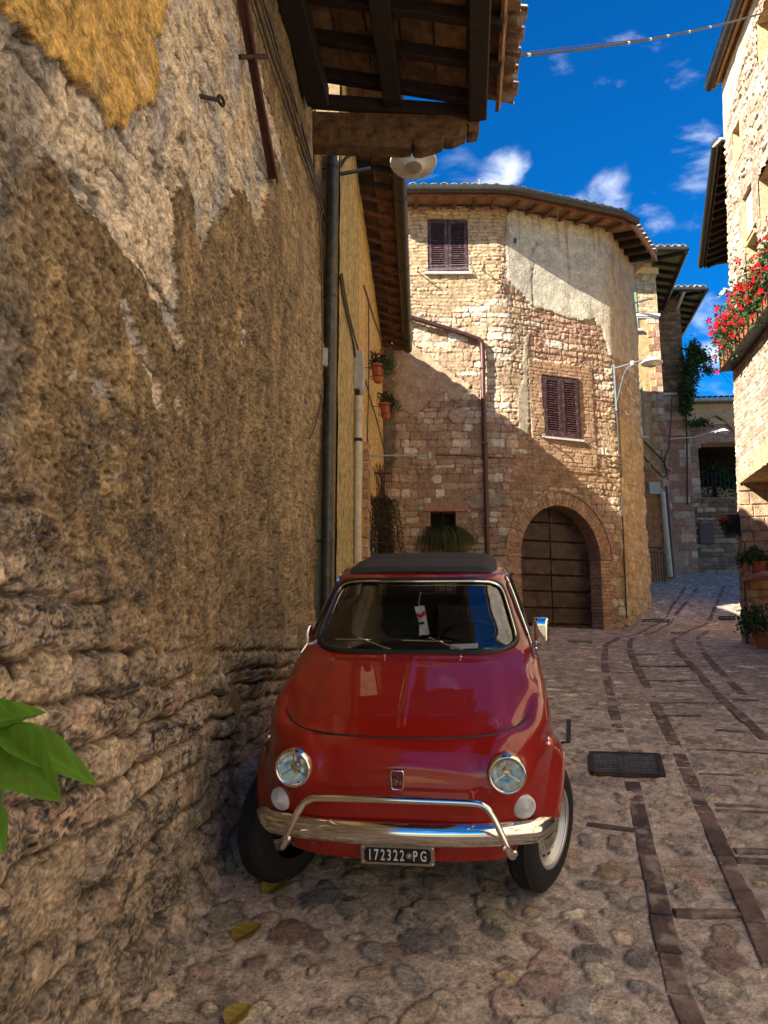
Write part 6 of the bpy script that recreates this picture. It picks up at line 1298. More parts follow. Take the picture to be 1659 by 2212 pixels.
# mirrors
for sgn, cx_, cz_, yw, cy_ in ((1, .622, 1.028, R(-4), .45), (-1, -.590, .985, R(8), .48)):
    m = MB(); w_, h_ = (.038, .074); pr_ = roundpoly([(-w_, -h_), (w_, -h_), (w_, h_), (-w_, h_)], .016, 5); Mm = Matrix.Rotation(-yw, 3, 'Z'); c_ = Vector((cx_, cy_, cz_)); vs = []; fs = []; n_ = len(pr_)
    for (o_, k_) in ((.012, 1.0), (0, 1.0), (-.012, .94), (-.022, .78), (-.027, .45)): vs += [c_+Mm @ Vector((a*k_, o_, b*k_)) for a, b in pr_]
    for l in range(4): fs += [(l*n_+k, l*n_+(k+1) % n_, (l+1)*n_+(k+1) % n_, (l+1)*n_+k) for k in range(n_)]
    fs.append(tuple(4*n_+k for k in range(n_))); m.add(vs, fs); mi = m.build('door_mirror', M_chrome, car, smooth='all')
    m = MB(); m.add([c_+Mm @ Vector((a, .0121, b)) for a, b in pr_], [tuple(range(n_))]); m.build('mirror_glass', M_refl, mi)
    m = MB(); m.tube([c_+Vector((-sgn*.002, -.018, -.035)), c_+Vector((-sgn*.03, -.03, -.045)), Vector((sgn*(float(sside(.56, .955))-.005), .56, .955))], .006, 8); m.build('mirror_stalk', M_chrome, mi, smooth=True)
# interior
m = MB(); m.box((0, .50, .915), (1.02, .30, .05), ch=.015); m.box((0, .62, .86), (.98, .06, .13), ch=.01); m.build('dashboard', simple('dash_black', (.02, .018, .016), .6, bump=.1), car)
m = MB(); sc_w = Vector((.285, .74, .90)); Ms = Matrix.Rotation(R(-52), 3, 'X'); m.tube([sc_w+Ms @ Vector((math.cos(a)*.185, math.sin(a)*.185, 0)) for a in np.linspace(0, 2*math.pi, 36, endpoint=False)], .010, 8, closed=True)
for a in (R(200), R(340)): m.bar(sc_w, sc_w+Ms @ Vector((math.cos(a)*.18, math.sin(a)*.18, 0)), .03, .008, up=Ms @ Vector((0, 0, 1)))
m.build('steering_wheel', M_seal, car, smooth=True)
def seat(cx_, par):
    m = MB(); m.box((cx_, 1.12, .55), (.44, .50, .16), ch=.04); s1 = m.build('seat', M_seat, par, smooth=True)
    m = MB(); Mb = Matrix.Rotation(R(-12), 3, 'X'); m.box((cx_, 1.38, .80), (.43, .13, .50), Mb, ch=.045); m.build('backrest', M_seat, s1, smooth=True)
    m = MB(); m.box((cx_+(.10 if cx_ < 0 else 0), 1.42, 1.10), (.20, .09, .13), Mb, ch=.03); m.build('headrest', M_seat, s1, smooth=True)
seat(-.27, car); seat(.27, car)
m = MB(); m.box((0, 1.80, .62), (1.05, .45, .16), ch=.04); m.box((0, 1.98, .84), (1.05, .12, .36), Matrix.Rotation(R(-20), 3, 'X'), ch=.04); m.build('rear_bench', M_seat, car, smooth=True)
m = MB(); m.box((0, 1.0, .42), (1.1, 1.9, .04)); m.build('floor_pan', M_int, car)
mw = cray(*C1(857, 172), off=-.06); m = MB(); m.box(mw+Vector((0, .02, .015)), (.15, .02, .045), ch=.008); m.tube([mw+Vector((0, .0, .06)), mw+Vector((0, .015, .03))], .005, 6); m.build('rear_view_mirror', M_seal, car)
# things hanging and lying inside the windscreen
M_foil = simple('silver_foil_card', (.55, .55, .55), .35, .4, var=.3, bump=.6, bscale=25, bdist=.01)
f0 = cray(*C1(850, 240), off=-.05); f1 = cray(*C1(866, 372), off=-.05); dn = (f1-f0).normalized(); rt = Vector((1, 0, 0)); rt = (rt-dn*rt.dot(dn)).normalized(); fn = rt.cross(dn); Ln = (f1-f0).length
def fpt(a, b, o=0): return f0+rt*a+dn*b*Ln-fn*o*(1 if fn.y > 0 else -1)
fr_ = empty('air_freshener', tuple(CM @ f0+CT), label='silver foil air freshener packet hanging behind the car windscreen', cat='air freshener'); world_parent(fr_)
def wl(pts): return [CM @ p+CT for p in pts]
m = MB(); m.prism(wl([fpt(-.026, 0), fpt(.026, 0), fpt(.030, .5), fpt(.034, .97), fpt(.018, 1.0), fpt(0, .97), (fpt(-.018, 1.0)), fpt(-.012, .6)]), CM @ Vector((0, 0, 0)), CM @ Vector((0, .004, 0))); m.build('packet', M_foil, fr_)
m = MB(); m.prism(wl([fpt(-.022, .22, .003), fpt(0, .30, .003), fpt(.024, .16, .003), fpt(.028, .32, .003), fpt(.002, .42, .003), fpt(-.020, .34, .003)]), (0, 0, 0), CM @ Vector((0, -.001, 0))); m.build('red_print', simple('red_print', (.5, .01, .015), .5, var=.05, bump=0), fr_)
m = MB(); m.prism(wl([fpt(-.012, .56, .003), fpt(.014, .55, .003), fpt(.015, .63, .003), fpt(-.011, .64, .003)]), (0, 0, 0), CM @ Vector((0, -.001, 0))); m.build('label_panel', M_seal, fr_)
m = MB(); m.tube(wl([mw+Vector((0, .02, .0)), fpt(0, -.12), fpt(.0, .02)]), .0015, 5); m.build('cord', M_white, fr_)
q0, q1 = cray(*C1(990, 424), off=-.05), cray(*C1(1115, 420), off=-.05)
pp = empty('paper_permit', tuple(CM @ q0+CT), label='printed paper permit lying on the car dashboard behind the glass', cat='paper'); world_parent(pp)
m = MB(); uu = (q1-q0); m.prism(wl([q0+Vector((0, 0, -.01)), q1+Vector((0, 0, -.01)), q1+Vector((0, .045, .004)), q0+Vector((0, .045, .004))]), (0, 0, 0), (0, 0, .001)); m.build('sheet', simple('paper', (.6, .6, .58), .7, var=.05, bump=0), pp)
# ================================================================ SMALLER THINGS
def wA(u, v, o=.03):
    Y, Z = pa(u, v); return Vector((float(XA(Y, Z))+o, Y, Z))
def a6(x, y, o=.03): return wA(x*.46, y*.46, o)
def one(name, mb, mat, label, cat, group=None, smooth=True):
    o = mb.build(name, mat, None, smooth=smooth); return tag(o, label, cat, group)
# --- downpipe at the end of the near house
px0 = Vector((-.548, 7.36, 0)); gzp = g(-.55, 7.36)
dp = empty('downpipe', (px0.x, px0.y, gzp), label='tall dark green downpipe at the corner between the rough wall and the yellow house', cat='drainpipe'); world_parent(dp)
m = MB(); m.tube([(px0.x, px0.y, gzp-.1), (px0.x, px0.y, 2.0), (px0.x, px0.y, 5.25)], .056, 16); m.build('pipe', M_pipe, dp, smooth=True)
for zz in (1.02, 3.55, -.2, 5.0):
    m = MB(); m.tube([(px0.x, px0.y, zz-.012), (px0.x, px0.y, zz+.012)], .063, 16); m.tube([(px0.x, px0.y, zz), (px0.x-.12, px0.y+.05, zz)], .007, 6); m.build('clamp', M_gutter, dp, smooth=True)
m = MB(); m.prism([(-.672, 7.42, -1), (-.585, 7.42, -1), (-.585, 7.46, -1), (-.672, 7.46, -1)], (0, 0, 0), (0, 0, 5.9)); m.build('pale_corner_trim', simple('pale_trim', lin(150, 138, 104), .8, var=.25, scale=4), house)
# --- cables on the near wall
b1 = [(1190, -120), (1200, 0), (1240, 130), (1290, 300), (1350, 470), (1400, 640), (1450, 800), (1500, 950), (1530, 1080), (1542, 1200)]
for k, (dx, o, r_, mt) in enumerate(((-22, .030, .013, M_cable), (0, .034, .010, M_cable), (16, .03, .0075, M_cable_dk), (-44, .028, .006, M_cable))):
    m = MB(); m.tube(spline([a6(x+dx*(1-.55*y/1200), y+random.uniform(-8, 8), o) for x, y in b1], 6), r_, 8)
    one('cable', m, mt, ['thick tan cable running down the rough left wall under the roof', 'second tan cable in the bundle sloping down the left wall', 'thin black cable twisted along the bundle on the left wall', 'thin loose cable left of the bundle on the left wall'][k], 'cable', 'cables clipped along the near left wall')
for k, pts in enumerate(([(1495, 270), (1465, 480), (1455, 650), (1460, 850), (1480, 1050), (1492, 1300), (1490, 1600), (1488, 1650)], [(1505, 280), (1530, 420), (1545, 500)], [(1486, 1720), (1484, 1880), (1450, 2010), (1430, 2060)], [(1500, 980), (1480, 1060), (1500, 1180), (1510, 1400)])):
    m = MB(); m.tube(spline([a6(x, y, .035) for x, y in pts], 6), .009, 6); one('cable', m, M_cable, ['long cable dropping beside the corner to the small grey box', 'short cable hooked up under the timber roof corner', 'short cable leaving the bottom of the small grey box', 'looped cable end below the cable bundle at the corner'][k], 'cable', 'cables clipped along the near left wall')
gb = a6(1494, 1685, .06); m = MB(); m.box(gb, (.05, .14, .19), ch=.012); one('junction_box', m, M_grey, 'small grey cable box on the edge of the rough left wall', 'junction box')
# --- iron bar, spike, eye hook
ib = empty('iron_bar', a6(1165, 400, .05), label='long rust red iron bar fixed upright on the rough left wall', cat='iron bar'); world_parent(ib)
bp_ = [a6(1095, -60, .07), a6(1168, 400, .07), a6(1258, 850, .07)]
m = MB(); m.bar(bp_[0], bp_[1], .062, .012, up=(1, 0, 0)); m.bar(bp_[1], bp_[2], .062, .012, up=(1, 0, 0)); m.bar(bp_[0]+Vector((-.03, -.028, 0)), bp_[2]+Vector((-.03, -.028, 0)), .012, .06, up=(1, 0, 0)); m.build('bar', M_rustbar, ib)
m = MB(); s0 = a6(1118, 268, -.05); m.tube([a6(1125, 268, .0), a6(1150, 264, .08), a6(1178, 266, .10)], [.015, .015, .018], 10); m.build('spike', M_iron, ib, smooth=True)
eh = empty('eye_hook', a6(940, 440, 0), label='rusty iron eye hook driven into the flaking plaster of the left wall', cat='hook'); world_parent(eh)
h0, h1 = a6(945, 448, -.02), a6(985, 470, .045); m = MB(); m.tube([h0, h1], .012, 8); d = (h1-h0).normalized(); c_ = h1+d*.025; s_ = d.cross(Vector((1, 0, .3))).normalized(); m.tube([c_+(d*math.cos(a)+s_*math.sin(a))*.024 for a in np.linspace(0, 2*math.pi, 14, endpoint=False)], .009, 8, closed=True); m.build('hook', M_iron, eh, smooth=True)
# --- street lamps with round pale heads
def lamp_head(par, c_, r, tiltM=None):
    T = tiltM or Matrix.Identity(3)
    m = MB(); m.lathe([(.001, .12), (r*.25, .115), (r*.6, .085), (r*.93, .03), (r, .0), (r*.985, -.012), (r*.94, -.016)], c_, T, 40); hd = m.build('lamp_head', M_white, par, smooth='all')
    m = MB(); m.lathe([(r*.94, -.014), (r*.8, -.020), (r*.45, -.045), (r*.40, -.075), (r*.36, -.080)], c_, T, 40); m.build('reflector_skirt', M_white, hd, smooth='all')
    m = MB(); m.lathe([(r*.37, -.078), (r*.3, -.082), (r*.15, -.086), (.001, -.087)], c_, T, 32); m.build('lens', M_lamp_glass, hd, smooth='all')
    return hd
L1 = at_y(893, 350, 7.8); la = empty('street_lamp', L1, label='round white street lamp close overhead under the carved timber beam', cat='street lamp', group='round street lamps on wall brackets'); world_parent(la)
lamp_head(la, L1, .262, Matrix.Rotation(R(-9), 3, 'X'))
m = MB(); a = at_y(733, 372, 7.72); m.tube(spline([at_y(734, 362, 7.6), at_y(752, 338, 7.65), at_y(790, 326, 7.7), L1+Vector((-.1, 0, .16)), L1+Vector((0, 0, .12))], 6), .019, 8); m.tube([at_y(736, 376, 7.6), at_y(800, 364, 7.7)], .022, 8); m.tube([at_y(736, 376, 7.6), Vector((-.62, 7.6, a.z))], .02, 8); m.build('arm', M_black, la, smooth=True)
L2 = at_y(1408, 784, 16.5); lc = empty('street_lamp', L2, label='round pale street lamp on a grey arm from the stone house corner', cat='street lamp', group='round street lamps on wall brackets'); world_parent(lc)
lamp_head(lc, L2, .24)
w0 = cpos(cum[2]-.05, L2.z+.14, .05); w1b = cpos(cum[2]-.05, L2.z-.75, .05)
m = MB(); m.tube([w0, L2+Vector((.08, 0, .15))], .022, 8); m.tube([w0+UPV*.1, w1b-UPV*.15], .03, 8); m.tube(spline([w1b, w1b+(L2-w0)*.12+UPV*.35, w1b+(L2-w0)*.30+UPV*.78, w0+(L2-w0)*.52+UPV*.02], 6), .018, 8); m.build('arm', MATS.get('lamp_arm') or simple('lamp_arm', (.16, .17, .16), .5, .3, bump=0), lc, smooth=True)
m = MB()
for t in (.45, .86): p = w0.lerp(L2+Vector((.08, 0, .15)), t); m.box(p, (.07, .07, .12), ch=.01)
m.tube([L2+Vector((.08, 0, .15)), L2+Vector((.02, 0, .10))], .02, 6); m.build('arm_clamp', M_grey, lc)
L3 = at_y(1560, 934, 25); ld_ = empty('street_lamp', L3, label='small distant round street lamp before the end wall opening', cat='street lamp', group='round street lamps on wall brackets'); world_parent(ld_)
lamp_head(ld_, L3, .24); m = MB(); m.tube([at_y(1447, 948, 23.9), at_y(1500, 944, 24.5), L3+Vector((.1, 0, .14))], .02, 6); m.build('arm', M_grey, ld_)
# --- things on the yellow house
def pB(u, v, o=.03): s_, z_, P = at_line(u, v, (B0.x, B0.y), (B1.x, B1.y)); return bp(s_, z_, o)
def B4(x, y, o=.03): return pB(696.7+x*.225, 729.9+y*.225, o)
cn = empty('pale_conduit', bp(1.75, -.8, .05), label='thick pale beige conduit climbing the yellow wall to the meter box', cat='conduit'); world_parent(cn)
m = MB(); m.tube([bp(1.75, -.9, .055), bp(1.75, 3.12, .055)], .047, 14); m.build('pipe', M_beige, cn, smooth=True)
for zz, mt in ((2.55, M_iron), (2.95, M_beige), (.6, M_beige)): m = MB(); m.tube([bp(1.75, zz-.02, .055), bp(1.75, zz+.02, .055)], .053, 14); m.build('clamp', mt, cn, smooth=True)
mbx = empty('meter_box', bp(1.9, 3.2, .06), label='grey green plastic meter box on the yellow wall above the pale conduit', cat='meter box'); world_parent(mbx)
def bB(m, s0, s1, z0, z1, o0, o1): m.prism([bp(s0, z0, o0), bp(s1, z0, o0), bp(s1, z0, o1), bp(s0, z0, o1)], (0, 0, 0), (0, 0, z1-z0))
m = MB(); bB(m, 1.72, 2.0, 3.22, 3.72, .0, .07); b_ = m.build('box', M_grey, mbx)
m = MB(); m.prism([bp(1.71, 3.21, .07), bp(1.71, 3.73, .07), bp(1.71, 3.70, .10), bp(1.71, 3.46, .125), bp(1.71, 3.25, .10)], bp(1.71, 0, 0), bp(2.01, 0, 0)); m.build('cover', M_grey, mbx)
m = MB(); bB(m, 1.80, 1.92, 3.12, 3.22, .02, .06); m.build('cable_gland', M_black, mbx)
for k, (pts, r_) in enumerate((([(300, 180), (290, 120), (270, 0), (200, -300), (150, -600)], .016), ([(310, 190), (330, 120), (300, 20), (225, -280), (165, -620)], .011), ([(400, 400), (440, 560), (500, 750), (560, 980), (580, 1060), (590, 1150), (625, 1200)], .010), ([(430, -380), (432, 100), (430, 520), (425, 700), (420, 980), (440, 1060), (430, 1110)], .012), ([(385, -500), (480, -200), (560, 60), (572, 400), (582, 1040)], .012), ([(545, 1300), (560, 1500)], .006))):
    m = MB(); m.tube(spline([B4(x, y, .02) for x, y in pts], 6), r_, 6)
    one('cable', m, M_cable, ['thick cable hanging above the meter box on the yellow wall', 'thinner twisted cable above the meter box', 'cable sloping down the yellow wall to the stone corner', 'upright cable in front of the flower pots on the yellow wall', 'thin cable following the yellow wall under the eave', 'short wire beside the dried plant'][k], 'cable', 'cables on the yellow house wall')
dr_s = [at_line(696.7+x*.225, 1080, (B0.x, B0.y), (B1.x, B1.y))[0] for x in (385, 445)]
da = empty('doorway_surround', bp(dr_s[0], .4, .04), label='brick doorway pier beside the dried hanging plant on the yellow wall', cat='doorway'); world_parent(da)
zt0 = B4(415, 1115).z; zz = -.3; k = 0
while zz < zt0:
    m = MB(); bB(m, dr_s[0]+.0+random.uniform(0, .03), dr_s[0]+.42, zz+.005, zz+.135, -.02, .075+random.uniform(-.006, .012)); m.build('brick', M_brick, da); zz += .14
m = MB(); bB(m, dr_s[0]+.45, dr_s[0]+1.3, -.2, zt0-.35, .004, .02); m.build('dark_doorway', M_hole, da)
yp = B4(362, 1800, .03); m = MB(); m.box(yp, (.03, .16, .30), ch=.006); one('yellow_notice', m, simple('yellow_sign', (.55, .26, .02), .5, var=.1, bump=0), 'small upright yellow notice plate on the yellow wall', 'sign', smooth=False)
kp = B4(415, 2070, .05); lb = empty('black_letterbox', kp, label='black metal letterbox with a handle just above the car roof', cat='letterbox'); world_parent(lb)
m = MB(); m.box(kp, (.10, .26, .62), ch=.012); m.build('box', M_black, lb); m = MB(); m.tube(spline([kp+Vector((.05, -.12, .1)), kp+Vector((.10, -.13, .08)), kp+Vector((.10, -.13, -.08)), kp+Vector((.05, -.12, -.1))], 4), .012, 6); m.build('handle', M_black, lb, smooth=True)
# dried hanging plant
hp = empty('hanging_plant', Vector((.0, 12.1, 2.4)), label='big bunch of dried trailing plant hanging in front of the stone corner', cat='plant'); world_parent(hp)
pts = []; m = MB()
for k in range(150):
    a = random.uniform(0, 6.28); r_ = abs(random.gauss(0, .11)); x0 = .0+math.cos(a)*r_*1.1; y0 = 12.1+math.sin(a)*r_; z0 = 2.30-abs(random.gauss(0, .06)); L_ = random.uniform(.7, 1.45); x1 = x0*1.6+random.gauss(.03, .03); y1 = y0+random.gauss(0, .05)
    P = [Vector((x0*.5, y0, 2.34)), Vector((x0, y0, z0)), Vector(((x0+x1)/2+random.gauss(0, .02), (y0+y1)/2, z0-L_*.5)), Vector((x1+random.gauss(0, .02), y1, z0-L_))]; S_ = spline(P, 6); m.tube(S_, .0028, 3, caps=False)
    for q in S_[3:]: pts += [tuple(q+Vector((random.gauss(0, .012), random.gauss(0, .012), random.gauss(0, .02)))) for _ in range(5)]
m.build('stems', simple('dry_stem', (.09, .06, .025), .9), hp); leaves('foliage', M_dry, hp, pts, .020, long=1.8)
m = MB()
for k in range(60): 
    x0, y0 = random.gauss(-.02, .05), 12.0+random.gauss(0, .05); m.tube(spline([(x0, y0, 2.3), (x0+random.gauss(0, .03), y0, 2.6), (x0+random.gauss(-.02, .05), y0, 2.75+random.uniform(0, .2))], 4), .003, 3, caps=False)
m.build('dry_stems', simple('reddish_stem', (.12, .04, .025), .9), hp)
m = MB(); m.tube([B4(500, 1300, 0), B4(500, 1300, .0)+Vector((.28, 0, 0))], .02, 8); m.tube(spline([B4(470, 1330, .1), B4(480, 1500, .12), Vector((-.02, 12.0, 2.36))], 4), .006, 4); m.build('hook', M_rustbar, hp)
# spotlight arm
s0 = pB(797, 984, .0); s1 = at_y(927, 984, s0.y); sp = empty('spotlight_arm', s0, label='small grey spotlight on a long thin horizontal arm from the yellow wall', cat='spotlight'); world_parent(sp)
m = MB(); m.tube([s0, s1], .013, 8); m.tube([s0, s0+Vector((.1, 0, 0))], .022, 8); m.box(s0, (.02, .06, .14)); m.build('arm', M_grey, sp, smooth=True)
m = MB(); m.lathe([(.001, .05), (.03, .05), (.034, .0), (.034, -.05)], s1, None, 14); m.prism([s1+Vector(p) for p in ((-.034, -.03, -.05), (.034, -.03, -.05), (.03, 0, -.16), (.01, 0, -.12))], (0, 0, 0), (0, .05, 0)); m.build('spot_head', M_grey, sp, smooth=True)
# flower pots on wall rings
def pot_mesh(m, c_, r, h_, seg=24): m.lathe([(.001, 0), (r*.68, 0), (r*.90, h_*.80), (r*.93, h_*.82), (r*1.02, h_*.82), (r*1.04, h_), (r*.96, h_), (r*.93, h_*.9), (.001, h_*.88)], c_, None, seg)
def bush(par, c_, n, sx_, sy, sz, size, mat, name='foliage', droop=0, shell=.0): 
    P = rng.normal(size=(n, 3)); P /= np.linalg.norm(P, axis=1, keepdims=True); P *= (shell+(1-shell)*rng.random((n, 1))**.45); P += rng.normal(size=(n, 3))*.12; P = P*np.array([sx_, sy, sz])+np.array(c_); return leaves(name, mat, par, P, size, droop=droop)
for k, (u, v, Y, lab) in enumerate(((815, 808, 10.5, 'upper terracotta pot of dark purple pansies in a black wall ring'), (832, 888, 12.3, 'lower terracotta pot of dark purple pansies beside the stone corner'))):
    c_ = at_y(u, v+8, Y); fp = empty('flower_pot', c_, label=lab, cat='flower pot', group='pansy pots on the yellow wall'); world_parent(fp)
    m = MB(); pot_mesh(m, c_, .098, .19); m.build('pot', M_pot, fp, smooth=True)
    m = MB(); m.lathe([(.001, -.075), (.05, -.075), (.078, -.02), (.082, -.0), (.07, -.0), (.001, -.01)], c_+Vector((.01, -.01, 0)), None, 20); m.build('saucer', M_pot, fp, smooth=True)
    m = MB(); 
    for zz, r_ in ((.15, .11), (-.0, .105)): m.tube([c_+Vector((math.cos(a)*r_, math.sin(a)*r_, zz)) for a in np.linspace(0, 2*math.pi, 20, endpoint=False)], .005, 5, closed=True)
    for a in (0, 1.57, 3.14, 4.71): m.tube([c_+Vector((math.cos(a)*.108, math.sin(a)*.108, .15)), c_+Vector((math.cos(a)*.105, math.sin(a)*.105, -.0))], .004, 4)
    m.tube([c_+Vector((-.1, 0, .15)), c_+Vector((-.22, .0, .15))], .006, 4); m.build('wall_ring', M_black, fp)
    bush(fp, c_+Vector((.03, 0, .25)), 420, .15, .15, .09, .022, M_leaf); bush(fp, c_+Vector((.16, 0, .17)), 300, .12, .10, .12, .020, M_leaf, droop=.5); bush(fp, c_+Vector((.0, -.03, .31)), 70, .15, .14, .06, .030, M_purple, 'flowers', shell=.6)
# --- things on the central house
dpc = empty('brown_drainpipe', cpos(1.5, 6, .1), label='red brown drainpipe bending down the stone facade between the windows', cat='drainpipe'); world_parent(dpc)
def pc3(u, v, o): s_, z_ = pcs(u, v); return cpos(s_, z_, o)
m = MB(); pp_ = [pc3(868, 684, .14), pc3(885, 690, .12), pc3(960, 712, .10), pc3(1022, 733, .10), pc3(1036, 740, .10), pc3(1041, 758, .10), pc3(1043, 860, .09), pc3(1047, 980, .08), pc3(1050, 1100, .08), pc3(1053, 1215, .08), pc3(1055, 1330, .08)]; m.tube(spline(pp_, 4), .055, 12); m.build('pipe', M_copper, dpc, smooth=True)
for (u, v) in ((1000, 726), (1046, 960), (1051, 1140), (1042, 800)): p = pc3(u, v, .09); m = MB(); m.box(p, (.13, .13, .03), ch=.006); m.build('clamp', M_copper, dpc)
def c4p(pts, o=.03): return [cpos(*pcs(763+x*.42, 796.3+y*.42), o) for x, y in pts]
for k, (pts, r_, lab) in enumerate((([(430, 445), (560, 447), (660, 455), (770, 460), (880, 462), (1000, 452), (1100, 470), (1200, 490), (1340, 510), (1372, 540)], .014, 'long grey cable strung across the stone facade above the arched door'), ([(1330, -40), (1352, 200), (1370, 540), (1385, 800), (1403, 1282)], .016, 'dark cable running down the rounded stone corner to the street'), ([(1345, -10), (1362, 240), (1378, 560)], .010, 'thin second cable beside the dark one on the rounded corner'), ([(145, 450), (180, 490), (230, 460)], .010, 'short looping cable at the corner beside the spotlight'))):
    m = MB(); m.tube(spline(c4p(pts), 5), r_, 6); one('cable', m, M_cable if k != 1 else M_cable_dk, lab, 'cable', 'cables on the stone house facade')
for k, (x, y, lab) in enumerate(((960, 350, 'small curled iron hook left of the lower shuttered window sill'), (1215, 395, 'small curled iron hook right of the lower shuttered window sill'), (1235, 522, 'iron stay bracket on the facade right above the arched door'))):
    p = c4p([(x, y)], 0)[0]; m = MB(); m.tube(spline([p, p+Vector((-.02, -.12, .02)), p+Vector((.05, -.2, .05)), p+Vector((.1, -.22, -.02))], 4), .014, 6); one('iron_hook', m, M_iron, lab, 'hook', 'iron hooks on the stone facade')
lbk = empty('clothes_line', cpos(*pcs(1040, 600), .0), label='clothes line on iron brackets under the top shuttered window', cat='clothes line'); world_parent(lbk)
pL, pR = pc3(902, 590, .0), pc3(1042, 585, .0); oL = Vector((0, -.34, -.02))
m = MB(); m.tube([pL, pL+oL], .012, 6); m.tube([pR, pR+oL], .014, 6); m.bar(pR+oL*.9+UPV*.1, pR+oL*.9-UPV*.22, .03, .012, up=(1, 0, 0)); m.build('bracket', M_iron, lbk); m = MB()
for dz, dy in ((.02, .95), (.0, .6), (.02, .3)): m.tube([pL+oL*dy+UPV*dz, pR+oL*dy+UPV*dz], .003, 4)
m.build('line', M_white, lbk)
p = pc3(1111, 526, .0); m = MB(); m.lathe([(.001, .07), (.03, .06), (.035, 0), (.028, -.05), (.001, -.07)], p+Vector((0, -.12, 0)), None, 12); m.tube([p, p+Vector((0, -.12, .06))], .01, 6); one('wall_sensor', m, simple('dark_green_glass', (.03, .08, .06), .2, bump=0), 'tiny dark green bulb fitting high on the grey plaster corner', 'lamp')
# fern basket in the little window
fn_ = empty('window_fern', cpos((w3[0]+w3[1])/2, w3[2], .1), label='green grassy fern spilling out of the little dark stone window', cat='plant'); world_parent(fn_)
m = MB(); vs = []; fs = []; sc0 = (w3[0]+w3[1])/2
cent = cpos(sc0, w3[2]+.10, .02)
for k in range(900):
    a = random.uniform(0, 6.28); r_ = random.uniform(.18, .52)**1.0; dx_ = math.cos(a)*r_; dy_ = -abs(math.sin(a))*r_*.55; hgt = random.uniform(.12, .30); p0 = cent+Vector((random.gauss(0, .12), random.gauss(.05, .05), 0)); p1 = p0+Vector((dx_*.5, dy_*.5, hgt)); p2 = p0+Vector((dx_*.9, dy_*.9, hgt*.5-.05)); p3 = p0+Vector((dx_*1.05, dy_*1.1, -.30*random.random()-.02)); w_ = Vector((.004, .002, .003)); b_ = len(vs)
    for q in (p0, p1, p2, p3): vs += [q-w_, q+w_]
    fs += [(b_, b_+1, b_+3, b_+2), (b_+2, b_+3, b_+5, b_+4), (b_+4, b_+5, b_+7, b_+6)]
me = npmesh('fronds', np.array([tuple(v) for v in vs]), np.array(fs), smooth=True); at_ = me.attributes.new('Rnd', 'FLOAT', 'POINT'); at_.data.foreach_set('value', np.repeat(rng.random(900).astype(np.float32), 8)); mkobj('fronds', me, M_grassy, fn_)
bush(fn_, cent+Vector((0, -.05, .1)), 500, .36, .12, .15, .016, M_grassy, droop=.4)
# planter with railing behind the car
pl = empty('flower_planter', (.95, 15.6, .35), label='terracotta trough of red and yellow flowers on a railing behind the car', cat='planter'); world_parent(pl)
c0 = at_y(985, 1222, 15.6); m = MB(); m.box((c0.x, 15.6, c0.z-.22), (1.2, .22, .22), ch=.015); m.build('trough', M_pot, pl)
m = MB()
for k in range(16): x = c0.x-1.1+k*.15; m.tube([(x, 15.75, g(x, 15.7)-.02), (x, 15.75, c0.z-.15)], .010, 5)
m.tube([(c0.x-1.1, 15.75, c0.z-.15), (c0.x+1.2, 15.75, c0.z-.15)], .015, 6); m.build('railing', M_black, pl)
bush(pl, (c0.x, 15.6, c0.z-.05), 500, .55, .12, .08, .03, M_leaf); bush(pl, at_y(950, 1204, 15.55), 16, .10, .05, .04, .04, M_red, 'flowers'); bush(pl, at_y(1020, 1206, 15.55), 12, .08, .05, .03, .04, M_yel, 'flowers')
# roof aerial stubs
for k, (u, v) in enumerate(((1036, 400), (1204, 452))):
    p = at_y(u, v, 16.4); m = MB(); m.tube([p+Vector((0, 0, -.25)), p+Vector((-.01, 0, .16))], .008, 5); one('aerial_rod', m, M_grey, ['thin pale aerial rod on the roof edge above the top window', 'thin pale aerial rod on the roof edge right of the bend'][k], 'aerial')
# --- cable across the sky
ca = rp(-.0, 1.7, 0); ca = at_y(1112, 121, 6.3); cb2 = at_y(1680, 18, 9.3)
sc_ = empty('overhead_cable', ca, label='thick black cable with white ties crossing the blue sky', cat='cable'); world_parent(sc_)
def cpt(t): p = ca.lerp(cb2, t); p.z -= .10*4*t*(1-t); return p
m = MB(); m.tube([cpt(t) for t in np.linspace(0, 1, 24)], .0135, 8); m.tube([cpt(t)+Vector((0, 0, .02+.02*math.sin(t*9))) for t in np.linspace(0, .55, 20)], .005, 5); m.build('cable', simple('sky_cable', (.035, .035, .045), .5, bump=0), sc_, smooth=True)
for u in (1137, 1350, 1405, 1452, 1513, 1577): t = (u-1112)/(1680-1112); t = t*6.3*1.2/(6.3*1.2+t*3.2) if False else t; d_ = (cpt(min(t+.01, 1))-cpt(max(t-.01, 0))).normalized(); p = cpt(t*.80 if t < .9 else t*.9); m = MB(); m.tube([p-d_*.022, p+d_*.022], .0155, 8); m.build('white_tie', M_white, sc_, smooth=True)
